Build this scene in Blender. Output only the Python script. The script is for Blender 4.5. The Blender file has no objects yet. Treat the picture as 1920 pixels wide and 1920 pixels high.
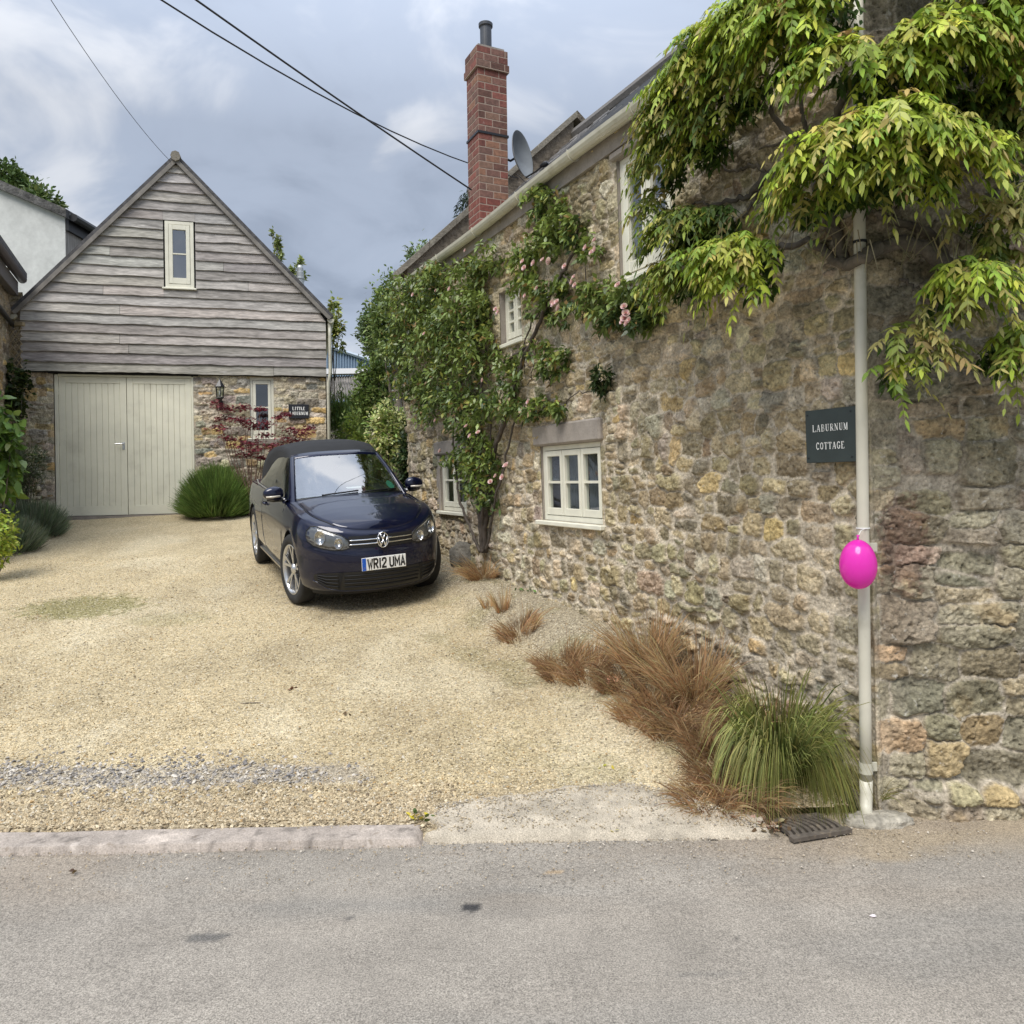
import bpy, math, random
import numpy as np
from mathutils import Vector, Matrix
scene = bpy.context.scene
COL = scene.collection
R = math.radians
# The photograph is a 4:3 frame squeezed into a square, so everything in it stands 4/3 taller than life:
# all heights here are authored in those proportions (world z), plan measures are in metres.
ST = 4.0 / 3.0
FX, CX, HY, ROLL, CAMZ = 1442.0, 960.0, 897.0, R(0.9), 2.07
# ---------------------------------------------------------------- camera
cd = bpy.data.cameras.new('camera'); cam = bpy.data.objects.new('camera', cd); COL.objects.link(cam)
cd.sensor_width = 36.0; cd.lens = 36.0 * FX / 1920.0
cd.shift_y = -(960.0 - HY) / 1920.0
cd.clip_start = 0.05; cd.clip_end = 3000.0
c_, s_ = math.cos(ROLL), math.sin(ROLL)
cam.matrix_world = Matrix(((c_, s_, 0, 0), (0, 0, -1, 0), (-s_, c_, 0, CAMZ), (0, 0, 0, 1)))
scene.camera = cam
# ---------------------------------------------------------------- world, sun, exposure
SUN_EL, SUN_AZ = 56.0, 204.0      # azimuth clockwise from +Y: behind and to the left of the viewer
w = bpy.data.worlds.new('World'); scene.world = w; w.use_nodes = True
nt = w.node_tree; nt.nodes.clear()
def wn(t, **k):
    n = nt.nodes.new(t)
    for a, b in k.items(): setattr(n, a, b)
    return n
def wl(a, b): nt.links.new(a, b)
out = wn('ShaderNodeOutputWorld'); bg = wn('ShaderNodeBackground'); bg.inputs['Strength'].default_value = 0.1
wl(bg.outputs[0], out.inputs[0])
sky = wn('ShaderNodeTexSky'); sky.sky_type = 'NISHITA'; sky.sun_disc = False
sky.sun_elevation = R(SUN_EL); sky.sun_rotation = R(SUN_AZ)
tc = wn('ShaderNodeTexCoord'); sep = wn('ShaderNodeSeparateXYZ'); wl(tc.outputs['Generated'], sep.inputs[0])
def wmath(op, a, b=None, clamp=False):
    n = wn('ShaderNodeMath', operation=op, use_clamp=clamp)
    for i, v in enumerate((a, b)):
        if v is None: continue
        if isinstance(v, (int, float)): n.inputs[i].default_value = v
        else: wl(v, n.inputs[i])
    return n.outputs[0]
den = wmath('ADD', wmath('MAXIMUM', sep.outputs[2], 0.0), 0.35)
comb = wn('ShaderNodeCombineXYZ')
wl(wmath('DIVIDE', sep.outputs[0], den), comb.inputs[0]); wl(wmath('DIVIDE', sep.outputs[1], den), comb.inputs[1])
def wnoise(scale, detail, off, rough=0.5, dist=0.3):
    mp = wn('ShaderNodeMapping'); mp.inputs['Location'].default_value = off
    wl(comb.outputs[0], mp.inputs[0])
    n = wn('ShaderNodeTexNoise'); n.inputs['Scale'].default_value = scale; n.inputs['Detail'].default_value = detail
    n.inputs['Roughness'].default_value = rough; n.inputs['Distortion'].default_value = dist
    wl(mp.outputs[0], n.inputs['Vector']); return n.outputs['Fac']
fac = wmath('ADD', wmath('MULTIPLY', wnoise(1.5, 3, (3.1, 1.7, 0), 0.5), 0.62), wmath('MULTIPLY', wnoise(4.2, 5, (8.3, 4.4, 0), 0.52, 0.6), 0.38))
ramp = wn('ShaderNodeValToRGB'); wl(fac, ramp.inputs[0])
cr = ramp.color_ramp; cr.interpolation = 'EASE'
cr.elements[0].position = 0.36; cr.elements[0].color = (0.35, 0.405, 0.51, 1)
cr.elements[1].position = 0.61; cr.elements[1].color = (0.84, 0.87, 0.93, 1)
e = cr.elements.new(0.50); e.color = (0.50, 0.57, 0.70, 1)
# an overcast sky is brighter towards the zenith
zen = wn('ShaderNodeMapRange'); wl(sep.outputs[2], zen.inputs[0])
zen.inputs[1].default_value = 0.40; zen.inputs[2].default_value = 1.0; zen.inputs[3].default_value = 6.2; zen.inputs[4].default_value = 21.0
vm = wn('ShaderNodeVectorMath', operation='SCALE'); wl(ramp.outputs[0], vm.inputs[0]); wl(zen.outputs[0], vm.inputs['Scale'])
mixs = wn('ShaderNodeMix', data_type='RGBA'); mixs.inputs[0].default_value = 0.9
wl(sky.outputs[0], mixs.inputs[6]); wl(vm.outputs[0], mixs.inputs[7]); wl(mixs.outputs[2], bg.inputs['Color'])
sd = bpy.data.lights.new('sun', 'SUN'); sd.energy = 2.4; sd.angle = R(34); sd.color = (1.0, 0.95, 0.87)
sun = bpy.data.objects.new('sun', sd); COL.objects.link(sun)
az, el = R(SUN_AZ), R(SUN_EL)
sv = Vector((math.sin(az) * math.cos(el), math.cos(az) * math.cos(el), math.sin(el)))
sun.rotation_euler = sv.to_track_quat('Z', 'Y').to_euler(); sun.location = sv * 40
vs = scene.view_settings
scene.display_settings.display_device = 'sRGB'; vs.view_transform = 'Standard'; vs.look = 'None'; vs.exposure = 0.56; vs.gamma = 1.0
scene.render.engine = 'CYCLES'
cy = scene.cycles; cy.use_denoising = True; cy.max_bounces = 6; cy.diffuse_bounces = 3; cy.glossy_bounces = 3; cy.transparent_max_bounces = 8
try: cy.denoiser = 'OPENIMAGEDENOISE'; cy.denoising_input_passes = 'RGB_ALBEDO_NORMAL'
except Exception: pass
rng = np.random.default_rng(7)
random.seed(7)
# ---------------------------------------------------------------- pixel rays (only used to survey where things stand)
def ray(px, py):
    xc, yc = (px - CX) / FX, (HY - py) / FX
    return np.array([xc * c_ + yc * s_, 1.0, -xc * s_ + yc * c_])
def at_depth(px, py, y):
    d = ray(px, py) * y; d[2] += CAMZ; return d
class Plane:
    def __init__(self, O, U, V, N):
        self.O, self.U, self.V, self.N = (np.array(a, float) for a in (O, U, V, N))
        self.G = np.cross(self.U, self.V); self.G /= np.linalg.norm(self.G)
        if self.G @ self.N < 0: self.G = -self.G
    def hit(self, px, py, off=0.0):
        d = ray(px, py); c = np.array([0, 0, CAMZ]); o = self.O + self.N * off
        return c + d * (((o - c) @ self.G) / (d @ self.G))
    def uv(self, px, py, off=0.0):
        q = self.hit(px, py, off) - self.O - self.N * off
        A = np.stack([self.U, self.V], 1); return np.linalg.lstsq(A, q, rcond=None)[0]
    def p(self, u, v, n=0.0):
        u, v, n = np.broadcast_arrays(np.asarray(u, float), np.asarray(v, float), np.asarray(n, float))
        return self.O + u[..., None] * self.U + v[..., None] * self.V + n[..., None] * self.N
# ---------------------------------------------------------------- noise
def _h(ix, iy, s):
    n = (ix.astype(np.int64) * 374761393 + iy.astype(np.int64) * 668265263 + s * 974634721) & 0xffffffff
    n = ((n ^ (n >> 13)) * 1274126177) & 0xffffffff
    return ((n ^ (n >> 16)) & 0xffff) / 65535.0
def vnoise(x, y, s=0):
    x0, y0 = np.floor(x), np.floor(y); fx, fy = x - x0, y - y0
    fx = fx * fx * (3 - 2 * fx); fy = fy * fy * (3 - 2 * fy)
    a, b, c, d = _h(x0, y0, s), _h(x0 + 1, y0, s), _h(x0, y0 + 1, s), _h(x0 + 1, y0 + 1, s)
    return (a * (1 - fx) + b * fx) * (1 - fy) + (c * (1 - fx) + d * fx) * fy
def fbm(x, y, s=0, o=4):
    t, a, m = 0, 0.5, 0
    for i in range(o):
        t = t + a * vnoise(x * 2 ** i, y * 2 ** i, s + i * 17); m += a; a *= 0.5
    return t / m - 0.5
def sm(a, b, x):
    t = np.clip((x - a) / (b - a), 0, 1); return t * t * (3 - 2 * t)
# ---------------------------------------------------------------- objects
def setp(o, label=None, cat=None, group=None, kind=None):
    if label: o['label'] = label
    if cat: o['category'] = cat
    if group: o['group'] = group
    if kind: o['kind'] = kind
    return o
def empty(name, loc, label=None, cat=None, group=None, rz=0.0):
    o = bpy.data.objects.new(name, None); COL.objects.link(o); o.location = [float(a) for a in loc]; o.rotation_euler = (0, 0, rz)
    o.empty_display_size = 0.2
    return setp(o, label, cat, group)
def root_of(o):
    while o.parent: o = o.parent
    return o
def mesh_obj(name, verts, faces, mat, parent=None, col=None, smooth=False, loc=None, local=False):
    """faces: an (M,k) array, or a list of such arrays / of index lists"""
    v = np.asarray(verts, np.float64).reshape(-1, 3)
    if loc is None and parent is not None and not local:
        v = v - np.array(root_of(parent).location)
    elif loc is not None: v = v - np.asarray(loc, float)
    me = bpy.data.meshes.new(name)
    fl = [faces] if isinstance(faces, np.ndarray) else faces
    arrs = []
    if len(fl) and isinstance(fl[0], np.ndarray) and fl[0].ndim == 2: arrs = fl
    else:
        by = {}
        for f in fl: by.setdefault(len(f), []).append(f)
        arrs = [np.array(x) for x in by.values()]
    idx = np.concatenate([a.ravel() for a in arrs]).astype(np.int32)
    tot = np.concatenate([np.full(len(a), a.shape[1]) for a in arrs]).astype(np.int32)
    st = np.concatenate([[0], np.cumsum(tot)[:-1]]).astype(np.int32)
    me.vertices.add(len(v)); me.vertices.foreach_set('co', v.astype(np.float32).ravel())
    me.loops.add(len(idx)); me.loops.foreach_set('vertex_index', idx)
    me.polygons.add(len(tot)); me.polygons.foreach_set('loop_start', st); me.polygons.foreach_set('loop_total', tot)
    me.polygons.foreach_set('use_smooth', np.full(len(tot), bool(smooth)))
    me.update(calc_edges=True); me.validate()
    if col is not None:
        c = np.asarray(col, np.float32)
        if c.shape[1] == 3: c = np.concatenate([c, np.ones((len(c), 1), np.float32)], 1)
        at = me.color_attributes.new('Col', 'FLOAT_COLOR', 'POINT'); at.data.foreach_set('color', c.ravel())
    if mat: me.materials.append(mat)
    o = bpy.data.objects.new(name, me); COL.objects.link(o)
    if parent is not None: o.parent = parent
    if loc is not None: o.location = [float(a) for a in loc]
    return o
class MB:
    def __init__(self): self.v = []; self.f = []; self.c = []
    def add(self, v, f, col=None):
        b = len(self.v); self.v.extend([tuple(float(x) for x in p) for p in v]); self.f.extend([[i + b for i in q] for q in f])
        self.c.extend([col or (1, 1, 1)] * len(v)); return self
    def box(self, lo, hi, fr=None, bev=0.0, col=None):
        """box lo..hi in the frame fr = function (u,v,n)->point, or world axes; bev chamfers all edges"""
        lo, hi = np.minimum(lo, hi).astype(float), np.maximum(lo, hi).astype(float)
        if bev <= 0:
            P = [(x, y, z) for z in (lo[2], hi[2]) for y in (lo[1], hi[1]) for x in (lo[0], hi[0])]
            F = [(0, 2, 3, 1), (4, 5, 7, 6), (0, 1, 5, 4), (2, 6, 7, 3), (0, 4, 6, 2), (1, 3, 7, 5)]
        else:
            b = min(bev, 0.45 * float((hi - lo).min())); P = []; F = []; ix = {}
            for sx in (0, 1):
                for sy in (0, 1):
                    for sz in (0, 1):
                        c = np.array([hi[0] if sx else lo[0], hi[1] if sy else lo[1], hi[2] if sz else lo[2]])
                        d = np.array([-1 if sx else 1, -1 if sy else 1, -1 if sz else 1]) * b
                        for ax in range(3):
                            q = c + d; q[ax] = c[ax]; ix[(sx, sy, sz, ax)] = len(P); P.append(tuple(q))
            S = [(0, 0), (1, 0), (1, 1), (0, 1)]
            for ax in range(3):
                for s in (0, 1):
                    q = []
                    for a, b2 in S:
                        k = [0, 0, 0]; k[ax] = s; k[(ax + 1) % 3] = a; k[(ax + 2) % 3] = b2; q.append(ix[(*k, ax)])
                    F.append(q if s else q[::-1])
            for ax in range(3):
                a1, a2 = (ax + 1) % 3, (ax + 2) % 3
                for s1 in (0, 1):
                    for s2 in (0, 1):
                        k0 = [0, 0, 0]; k0[a1] = s1; k0[a2] = s2; k1 = list(k0); k1[ax] = 1
                        F.append([ix[(*k0, a1)], ix[(*k1, a1)], ix[(*k1, a2)], ix[(*k0, a2)]])
            for sx in (0, 1):
                for sy in (0, 1):
                    for sz in (0, 1): F.append([ix[(sx, sy, sz, a)] for a in range(3)])
        if fr is not None: P = [fr(*p) for p in P]
        return self.add(P, F, col)
    def tube(self, path, r, n=8, caps=True, col=None, zs=1.0):
        path = [np.asarray(p, float) for p in path]; m = len(path)
        rs = r if hasattr(r, '__len__') else [r] * m
        V = []; F = []; up = None
        for i, p in enumerate(path):
            t = path[min(i + 1, m - 1)] - path[max(i - 1, 0)]; t = t / (np.linalg.norm(t) + 1e-12)
            if up is None:
                up = np.array([0, 0, 1.0]) if abs(t[2]) < 0.9 else np.array([1.0, 0, 0])
            a = np.cross(t, up); a /= np.linalg.norm(a) + 1e-12; up = np.cross(a, t)
            for k in range(n):
                g = 2 * math.pi * k / n; d = (a * math.cos(g) + up * math.sin(g)) * rs[i]; d[2] *= zs
                V.append(p + d)
        for i in range(m - 1):
            for k in range(n):
                k2 = (k + 1) % n; F.append((i * n + k, i * n + k2, (i + 1) * n + k2, (i + 1) * n + k))
        if caps: F.append(list(range(n))[::-1]); F.append([(m - 1) * n + k for k in range(n)])
        return self.add(V, F, col)
    def lathe(self, prof, n=24, fr=None, col=None, closed=False):
        V = []; F = []; m = len(prof)
        for r, z in prof:
            for k in range(n):
                g = 2 * math.pi * k / n; p = (r * math.cos(g), r * math.sin(g), z); V.append(fr(*p) if fr else p)
        for i in range(m - 1 + (1 if closed else 0)):
            j = (i + 1) % m
            for k in range(n):
                k2 = (k + 1) % n; F.append((i * n + k, i * n + k2, j * n + k2, j * n + k))
        if not closed:
            if prof[0][0] > 1e-6: F.append(list(range(n))[::-1])
            if prof[-1][0] > 1e-6: F.append([(m - 1) * n + k for k in range(n)])
        return self.add(V, F, col)
    def prism(self, poly, n0, n1, fr=None, col=None):
        k = len(poly); P = [(a, b, n0) for a, b in poly] + [(a, b, n1) for a, b in poly]
        if fr: P = [fr(*p) for p in P]
        F = [list(range(k))[::-1], list(range(k, 2 * k))] + [(i, (i + 1) % k, k + (i + 1) % k, k + i) for i in range(k)]
        return self.add(P, F, col)
    def grid(self, P, col=None, flip=False):
        P = np.asarray(P, float); a, b = P.shape[:2]; F = []
        for i in range(a - 1):
            for j in range(b - 1):
                q = (i * b + j, i * b + j + 1, (i + 1) * b + j + 1, (i + 1) * b + j); F.append(q[::-1] if flip else q)
        return self.add(P.reshape(-1, 3), F, col)
    def build(self, name, mat, parent=None, smooth=False, loc=None, local=False, usecol=False):
        return mesh_obj(name, self.v, self.f, mat, parent, self.c if usecol else None, smooth, loc, local)
# ---------------------------------------------------------------- materials
def M(name, base=(.5, .5, .5), rough=.8, metal=0., spec=.5, coat=0., attr=False, var=(), bump=(), coords='Object', mscale=(1, 1, 1), trans=0., tint=(), coat_rough=.03, rvar=None, emit=None):
    m = bpy.data.materials.new(name); m.use_nodes = True; t = m.node_tree; b = t.nodes['Principled BSDF']; L = t.links.new
    def n(ty, **k):
        x = t.nodes.new(ty)
        for q, v in k.items(): setattr(x, q, v)
        return x
    b.inputs['Roughness'].default_value = rough; b.inputs['Metallic'].default_value = metal
    b.inputs['Specular IOR Level'].default_value = spec; b.inputs['Coat Weight'].default_value = coat; b.inputs['Coat Roughness'].default_value = coat_rough
    if attr:
        c = n('ShaderNodeVertexColor', layer_name='Col').outputs['Color']
    else:
        c = n('ShaderNodeRGB').outputs[0]; c.default_value = (*base, 1)
    co = n('ShaderNodeTexCoord').outputs[coords]
    if tuple(mscale) != (1, 1, 1):
        mp = n('ShaderNodeMapping'); mp.inputs['Scale'].default_value = mscale; L(co, mp.inputs[0]); co = mp.outputs[0]
    def noise(scale, detail, rgh=.55, ty='noise'):
        if ty == 'vor':
            x = n('ShaderNodeTexVoronoi'); x.inputs['Scale'].default_value = scale; L(co, x.inputs['Vector'])
            h = n('ShaderNodeSeparateColor'); L(x.outputs['Color'], h.inputs[0]); return h.outputs[0]
        if ty == 'vord':
            x = n('ShaderNodeTexVoronoi'); x.inputs['Scale'].default_value = scale; L(co, x.inputs['Vector']); return x.outputs['Distance']
        x = n('ShaderNodeTexNoise'); x.inputs['Scale'].default_value = scale; x.inputs['Detail'].default_value = detail; x.inputs['Roughness'].default_value = rgh
        L(co, x.inputs['Vector']); return x.outputs['Fac']
    for v in var:                       # (scale, detail, in_lo, in_hi, out_lo, out_hi[, type]) multiplies the colour
        mr = n('ShaderNodeMapRange'); L(noise(v[0], v[1], ty=v[6] if len(v) > 6 else 'noise'), mr.inputs[0])
        for i in range(4): mr.inputs[i + 1].default_value = v[2 + i]
        x = n('ShaderNodeVectorMath', operation='SCALE'); L(c, x.inputs[0]); L(mr.outputs[0], x.inputs['Scale']); c = x.outputs[0]
    for v in tint:                      # (colour, scale, detail, in_lo, in_hi, amount[, type]) mixes another colour in
        mr = n('ShaderNodeMapRange'); L(noise(v[1], v[2], ty=v[6] if len(v) > 6 else 'noise'), mr.inputs[0])
        mr.inputs[1].default_value = v[3]; mr.inputs[2].default_value = v[4]; mr.inputs[4].default_value = v[5]
        x = n('ShaderNodeMix', data_type='RGBA'); L(mr.outputs[0], x.inputs[0]); L(c, x.inputs[6]); x.inputs[7].default_value = (*v[0], 1); c = x.outputs[2]
    L(c, b.inputs['Base Color'])
    if rvar:
        mr = n('ShaderNodeMapRange'); L(noise(rvar[0], 3), mr.inputs[0]); mr.inputs[1].default_value = .35; mr.inputs[2].default_value = .65
        mr.inputs[3].default_value = rvar[1]; mr.inputs[4].default_value = rvar[2]; L(mr.outputs[0], b.inputs['Roughness'])
    prev = None
    for v in bump:                      # (scale, detail, strength, distance[, type])
        x = n('ShaderNodeBump'); x.inputs['Strength'].default_value = v[2]; x.inputs['Distance'].default_value = v[3]
        L(noise(v[0], v[1], ty=v[4] if len(v) > 4 else 'noise'), x.inputs['Height'])
        if prev is not None: L(prev, x.inputs['Normal'])
        prev = x.outputs[0]
    if prev is not None: L(prev, b.inputs['Normal'])
    if emit: b.inputs['Emission Color'].default_value = (*emit[0], 1); b.inputs['Emission Strength'].default_value = emit[1]
    if trans > 0:
        tr = n('ShaderNodeBsdfTranslucent'); L(c, tr.inputs[0]); mx = n('ShaderNodeMixShader'); mx.inputs[0].default_value = trans
        L(b.outputs[0], mx.inputs[1]); L(tr.outputs[0], mx.inputs[2]); L(mx.outputs[0], t.nodes['Material Output'].inputs[0])
    return m
def glass(name, tint=(.9, .95, .95), refl=0.06, rough=0.01):
    """window glass: clear straight through, mirror-like at a slant"""
    m = bpy.data.materials.new(name); m.use_nodes = True; t = m.node_tree; t.nodes.clear(); L = t.links.new
    o = t.nodes.new('ShaderNodeOutputMaterial'); g = t.nodes.new('ShaderNodeBsdfGlossy'); g.inputs['Roughness'].default_value = rough
    tr = t.nodes.new('ShaderNodeBsdfTransparent'); tr.inputs[0].default_value = (*tint, 1)
    f = t.nodes.new('ShaderNodeLayerWeight'); f.inputs[0].default_value = .5; p = t.nodes.new('ShaderNodeMath'); p.operation = 'POWER'; p.inputs[1].default_value = 5.0; L(f.outputs['Facing'], p.inputs[0])
    a = t.nodes.new('ShaderNodeMath'); a.operation = 'MULTIPLY_ADD'; a.inputs[1].default_value = .92; a.inputs[2].default_value = refl + .06; a.use_clamp = True
    L(p.outputs[0], a.inputs[0]); mx = t.nodes.new('ShaderNodeMixShader'); L(a.outputs[0], mx.inputs[0]); L(tr.outputs[0], mx.inputs[1]); L(g.outputs[0], mx.inputs[2]); L(mx.outputs[0], o.inputs[0])
    return m
MT = {}
MT['stone'] = M('rubble_stone', rough=.92, spec=.25, attr=True, var=[(9, 5, .3, .7, .70, 1.32), (48, 5, .3, .7, .64, 1.40)], tint=[((.055, .048, .038), 34, 5, .60, .72, .6), ((.62, .59, .52), 22, 6, .62, .72, .6)],
                bump=[(32, 6, 1., .02), (120, 3, .6, .005)])
MT['sage'] = M('sage_cream_paint', (.74, .72, .585), .42, var=[(3, 3, .3, .7, .93, 1.04)], tint=[((.44, .41, .32), 2.2, 6, .56, .74, .4)], bump=[(60, 3, .05, .002)])
MT['cream'] = M('cream_paint', (.74, .72, .60), .4, var=[(5, 3, .3, .7, .9, 1.05)], bump=[(80, 2, .05, .002)])
MT['gutter'] = M('cream_gutter_paint', (.56, .54, .44), .35, var=[(4, 4, .3, .7, .86, 1.06)], tint=[((.28, .25, .18), 6, 5, .58, .75, .5)])
MT['lintel'] = M('lintel_stone', (.30, .265, .23), .9, var=[(6, 5, .3, .7, .8, 1.15), (60, 3, .3, .7, .9, 1.1)], bump=[(50, 5, .4, .006)])
MT['dark'] = M('dark_void', (.012, .012, .013), .9)
MT['black'] = M('black_plastic', (.012, .012, .013), .45)
MT['iron'] = M('black_ironwork', (.012, .013, .016), .35, bump=[(80, 2, .1, .002)])
MT['slate'] = M('roof_slate', rough=.75, attr=True, var=[(20, 5, .3, .7, .75, 1.25)], tint=[((.22, .21, .17), 30, 4, .6, .72, .6)], bump=[(40, 4, .4, .006)])
MT['pane'] = glass('window_glass', refl=.13)
MT['leaf'] = M('leaf', rough=.5, spec=.35, attr=True, trans=.28)
MT['leafy'] = M('glossy_leaf', rough=.38, spec=.5, attr=True, trans=.22)
MT['bark'] = M('bark', (.135, .115, .09), .95, var=[(12, 5, .3, .7, .6, 1.35)], bump=[(25, 5, .9, .02)])
MT['blade'] = M('grass_blade', rough=.6, spec=.3, attr=True, trans=.3)
MT['petal'] = M('petal', rough=.6, attr=True, trans=.35)
MT['cable'] = M('cable_rubber', (.015, .015, .018), .6)
# ================================================================ the lie of the land
WC = np.array([2.2, 4.66]); WD = np.array([-.4312, .9023]); WN = np.array([-.9023, -.4312])   # cottage wall foot: corner, run, outward normal
def zt(x, y):
    x, y = np.asarray(x, float), np.asarray(y, float)
    z = np.where(y < 4.55, .05 * sm(4.3, 4.55, y), .05 + .117 * (np.minimum(y, 17.5) - 4.55)) + np.maximum(y - 17.5, 0) * .012
    z = np.where(y > 120, .05 + .117 * 12.95 + 102.5 * .012, z)
    t = (x - WC[0]) * WD[0] + (y - WC[1]) * WD[1]; s = (x - WC[0]) * WN[0] + (y - WC[1]) * WN[1]
    b = np.interp(t, [0.2, 1.2, 2.9, 5.2, 8, 11], [0, .14, .31, .2, .1, 0])
    z = z + b * (1 - sm(.15, .95, s))
    z = z + .9 * sm(-9.2, -11.5, x) * sm(6, 12, y)
    return z
FAC = Plane((WC[0], WC[1], 0), (-WD[0], -WD[1], 0), (WN[0] * .02, WN[1] * .02, 1), (WN[0], WN[1], 0))
GAB = Plane((WC[0], WC[1], 0), (1, .02, 0), (0, -.005, 1), (.02, -1, 0))
# ---- one big sheet of ground to the horizon
xs = np.unique(np.concatenate([np.linspace(-900, -30, 12), np.linspace(-30, 30, 61), np.linspace(30, 900, 12)]))
ys = np.unique(np.concatenate([np.linspace(-300, -10, 8), np.linspace(-10, 40, 51), np.linspace(40, 1500, 20)]))
X, Y = np.meshgrid(xs, ys)
Z = zt(X, Y) - .09 - .25 * sm(-14, -10, X) * sm(6, 3, X) * sm(2, 4, Y) * sm(20, 18, Y)
MT['ground'] = M('meadow_ground', (.085, .10, .04), .95, var=[(.6, 5, .3, .7, .6, 1.3), (9, 4, .3, .7, .7, 1.3)])
MB().grid(np.stack([X, Y, Z], -1)).build('ground', MT['ground'], smooth=True); setp(bpy.data.objects['ground'], 'green meadow ground stretching away behind the houses', 'ground', kind='structure')
# ---- road
MT['asphalt'] = M('asphalt', rough=.88, spec=.3, attr=True,
    var=[(2.2, 4, .3, .7, .9, 1.08), (120, 3, .28, .72, .5, 1.5), (260, 2, .25, .75, .6, 1.4), (34, 5, .3, .7, .86, 1.13)],
    tint=[((.42, .39, .34), 95, 2, .70, .78, .6), ((.05, .05, .05), 120, 2, .66, .74, .55)], bump=[(150, 4, .6, .005), (36, 3, .25, .006)])
def soft(x, y, cx, cy, rx, ry, n=.35, s=3):
    return 1 - sm(.8, 1.05, np.hypot((x - cx) / rx, (y - cy) / ry) + n * fbm(x * 14, y * 14, s) + .8 * fbm(x * 45, y * 45, s + 1))
def gp(px, py, z=0.0):
    d = ray(px, py); k = (z - CAMZ) / d[2]; return (d[0] * k, d[1] * k)
xs = np.unique(np.concatenate([np.linspace(-60, -5, 56), np.arange(-5, 5, .03), np.linspace(5, 60, 56)]))
ys = np.unique(np.concatenate([np.linspace(-9, 2.2, 12), np.arange(2.2, 4.71, .03)]))
X, Y = np.meshgrid(xs, ys)
Z = np.zeros_like(X) + .008 * fbm(X * 1.5, Y * 1.5, 2) + .012 * fbm(X * .5, Y * .5, 8)
base = np.array([.262, .236, .200]) * (1 + .30 * fbm(X * .9, Y * 2.2, 5) + .24 * fbm(X * 4, Y * 6, 6) + .16 * fbm(X * 16, Y * 16, 66) + .14 * sm(-1.5, 1.6, X))[..., None]
def blend(a, c, m): return a * (1 - m[..., None]) + np.array(c) * m[..., None]
worn = sm(-.05, .3, fbm(X * .45 + 3, Y * 2.4, 21)); base = blend(base, (.205, .195, .175), worn * .6)
dustr = sm(.9, 2.0, X) * sm(4.0, 4.6, Y) + .75 * sm(.55, .9, 1 - np.hypot((X - 1.9) / 1.5, (Y - 4.25) / .55) + .5 * fbm(X * 5, Y * 9, 9))
base = blend(base, (.33, .265, .18), np.clip(dustr, 0, .8))
base = blend(base, (.27, .225, .175), np.clip(sm(-.06, .25, fbm(X * 1.2, Y * 4, 31)) * sm(3.4, 4.2, Y) * .7, 0, 1))
for px, py, rx, ry, c, a in ((885, 1702, .062, .05, (.03, .03, .033), .92), (390, 1755, .095, .035, (.085, .083, .08), .75), (655, 1721, .03, .02, (.05, .05, .05), .7), (1387, 1757, .03, .018, (.03, .03, .03), .9),
                             (1040, 1637, .05, .02, (.42, .30, .17), .7), (250, 1745, .2, .012, (.12, .11, .09), .4), (1000, 1770, .2, .01, (.12, .115, .105), .35), (1320, 1830, .3, .012, (.13, .125, .115), .4), (930, 1865, .35, .012, (.12, .115, .105), .4)):
    gx, gy = gp(px, py); base = blend(base, c, soft(X, Y, gx, gy, rx, ry) * a)
mesh_obj('road', np.stack([X, Y, Z], -1), np.array([[i * len(xs) + j, i * len(xs) + j + 1, (i + 1) * len(xs) + j + 1, (i + 1) * len(xs) + j] for i in range(len(ys) - 1) for j in range(len(xs) - 1)]),
         MT['asphalt'], col=base.reshape(-1, 3), smooth=True); setp(bpy.data.objects['road'], 'grey worn asphalt lane across the front', 'road', kind='structure')
# ---- kerb stone: a low worn concrete edging, left of the apron
MT['kerb'] = M('kerb_concrete', rough=.9, attr=True, var=[(14, 5, .3, .7, .82, 1.15), (110, 3, .3, .7, .75, 1.25)], tint=[((.62, .55, .48), 9, 5, .60, .72, .6), ((.2, .16, .12), 13, 6, .64, .72, .7)], bump=[(60, 5, .6, .01)])
def rough_slab(name, x0, x1, yf, yb, top, n_x, n_y, mat, colfn, seed, amp=.012, loc=None):
    u = np.linspace(0, 1, n_x); v = np.linspace(0, 1, n_y); U, V = np.meshgrid(u, v)
    X = x0 + (x1 - x0) * U + .22 * fbm(V * 6 + x0, V * 0, seed + 7) * (1 - U) ** 8
    Y = yf(X) + (yb(X) - yf(X)) * V
    e = np.minimum(np.minimum(V * n_y / 1.3, (1 - V) * n_y / 3), 1); e2 = np.minimum(np.minimum(U, 1 - U) * n_x / 3, 1)
    Z = top(X, Y, V) - .10 * (1 - np.minimum(e, e2)) ** 2 + amp * fbm(X * 9, Y * 9, seed)
    Y = Y + .05 * fbm(X * 3, V * 2, seed + 3) * np.where(V > .5, .5, .05)
    o = mesh_obj(name, np.stack([X, Y, Z], -1), np.array([[i * n_x + j, i * n_x + j + 1, (i + 1) * n_x + j + 1, (i + 1) * n_x + j] for i in range(n_y - 1) for j in range(n_x - 1)]), mat, col=colfn(X, Y).reshape(-1, 3), smooth=True)
    return o
yk = lambda x: 4.335 + .012 * x
o = rough_slab('kerb', -16, -.525, yk, lambda x: yk(x) + .215, lambda x, y, v: .058 - .014 * (1 - v) + .01 * fbm(x * 1.1, x * 0, 4), 700, 16, MT['kerb'],
    lambda x, y: np.array([.32, .275, .235]) * (1 + .4 * fbm(x * 1.3, y * 6, 5) + .4 * fbm(x * 12, y * 12, 7) + .35 * sm(.12, .3, fbm(x * 2, y * 5, 8)) - .4 * sm(.14, .2, fbm(x * 18, y * 18, 9)))[..., None], 3, .004)
setp(o, 'low worn pinkish concrete kerb between lane and gravel drive', 'kerb', kind='structure')
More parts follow.
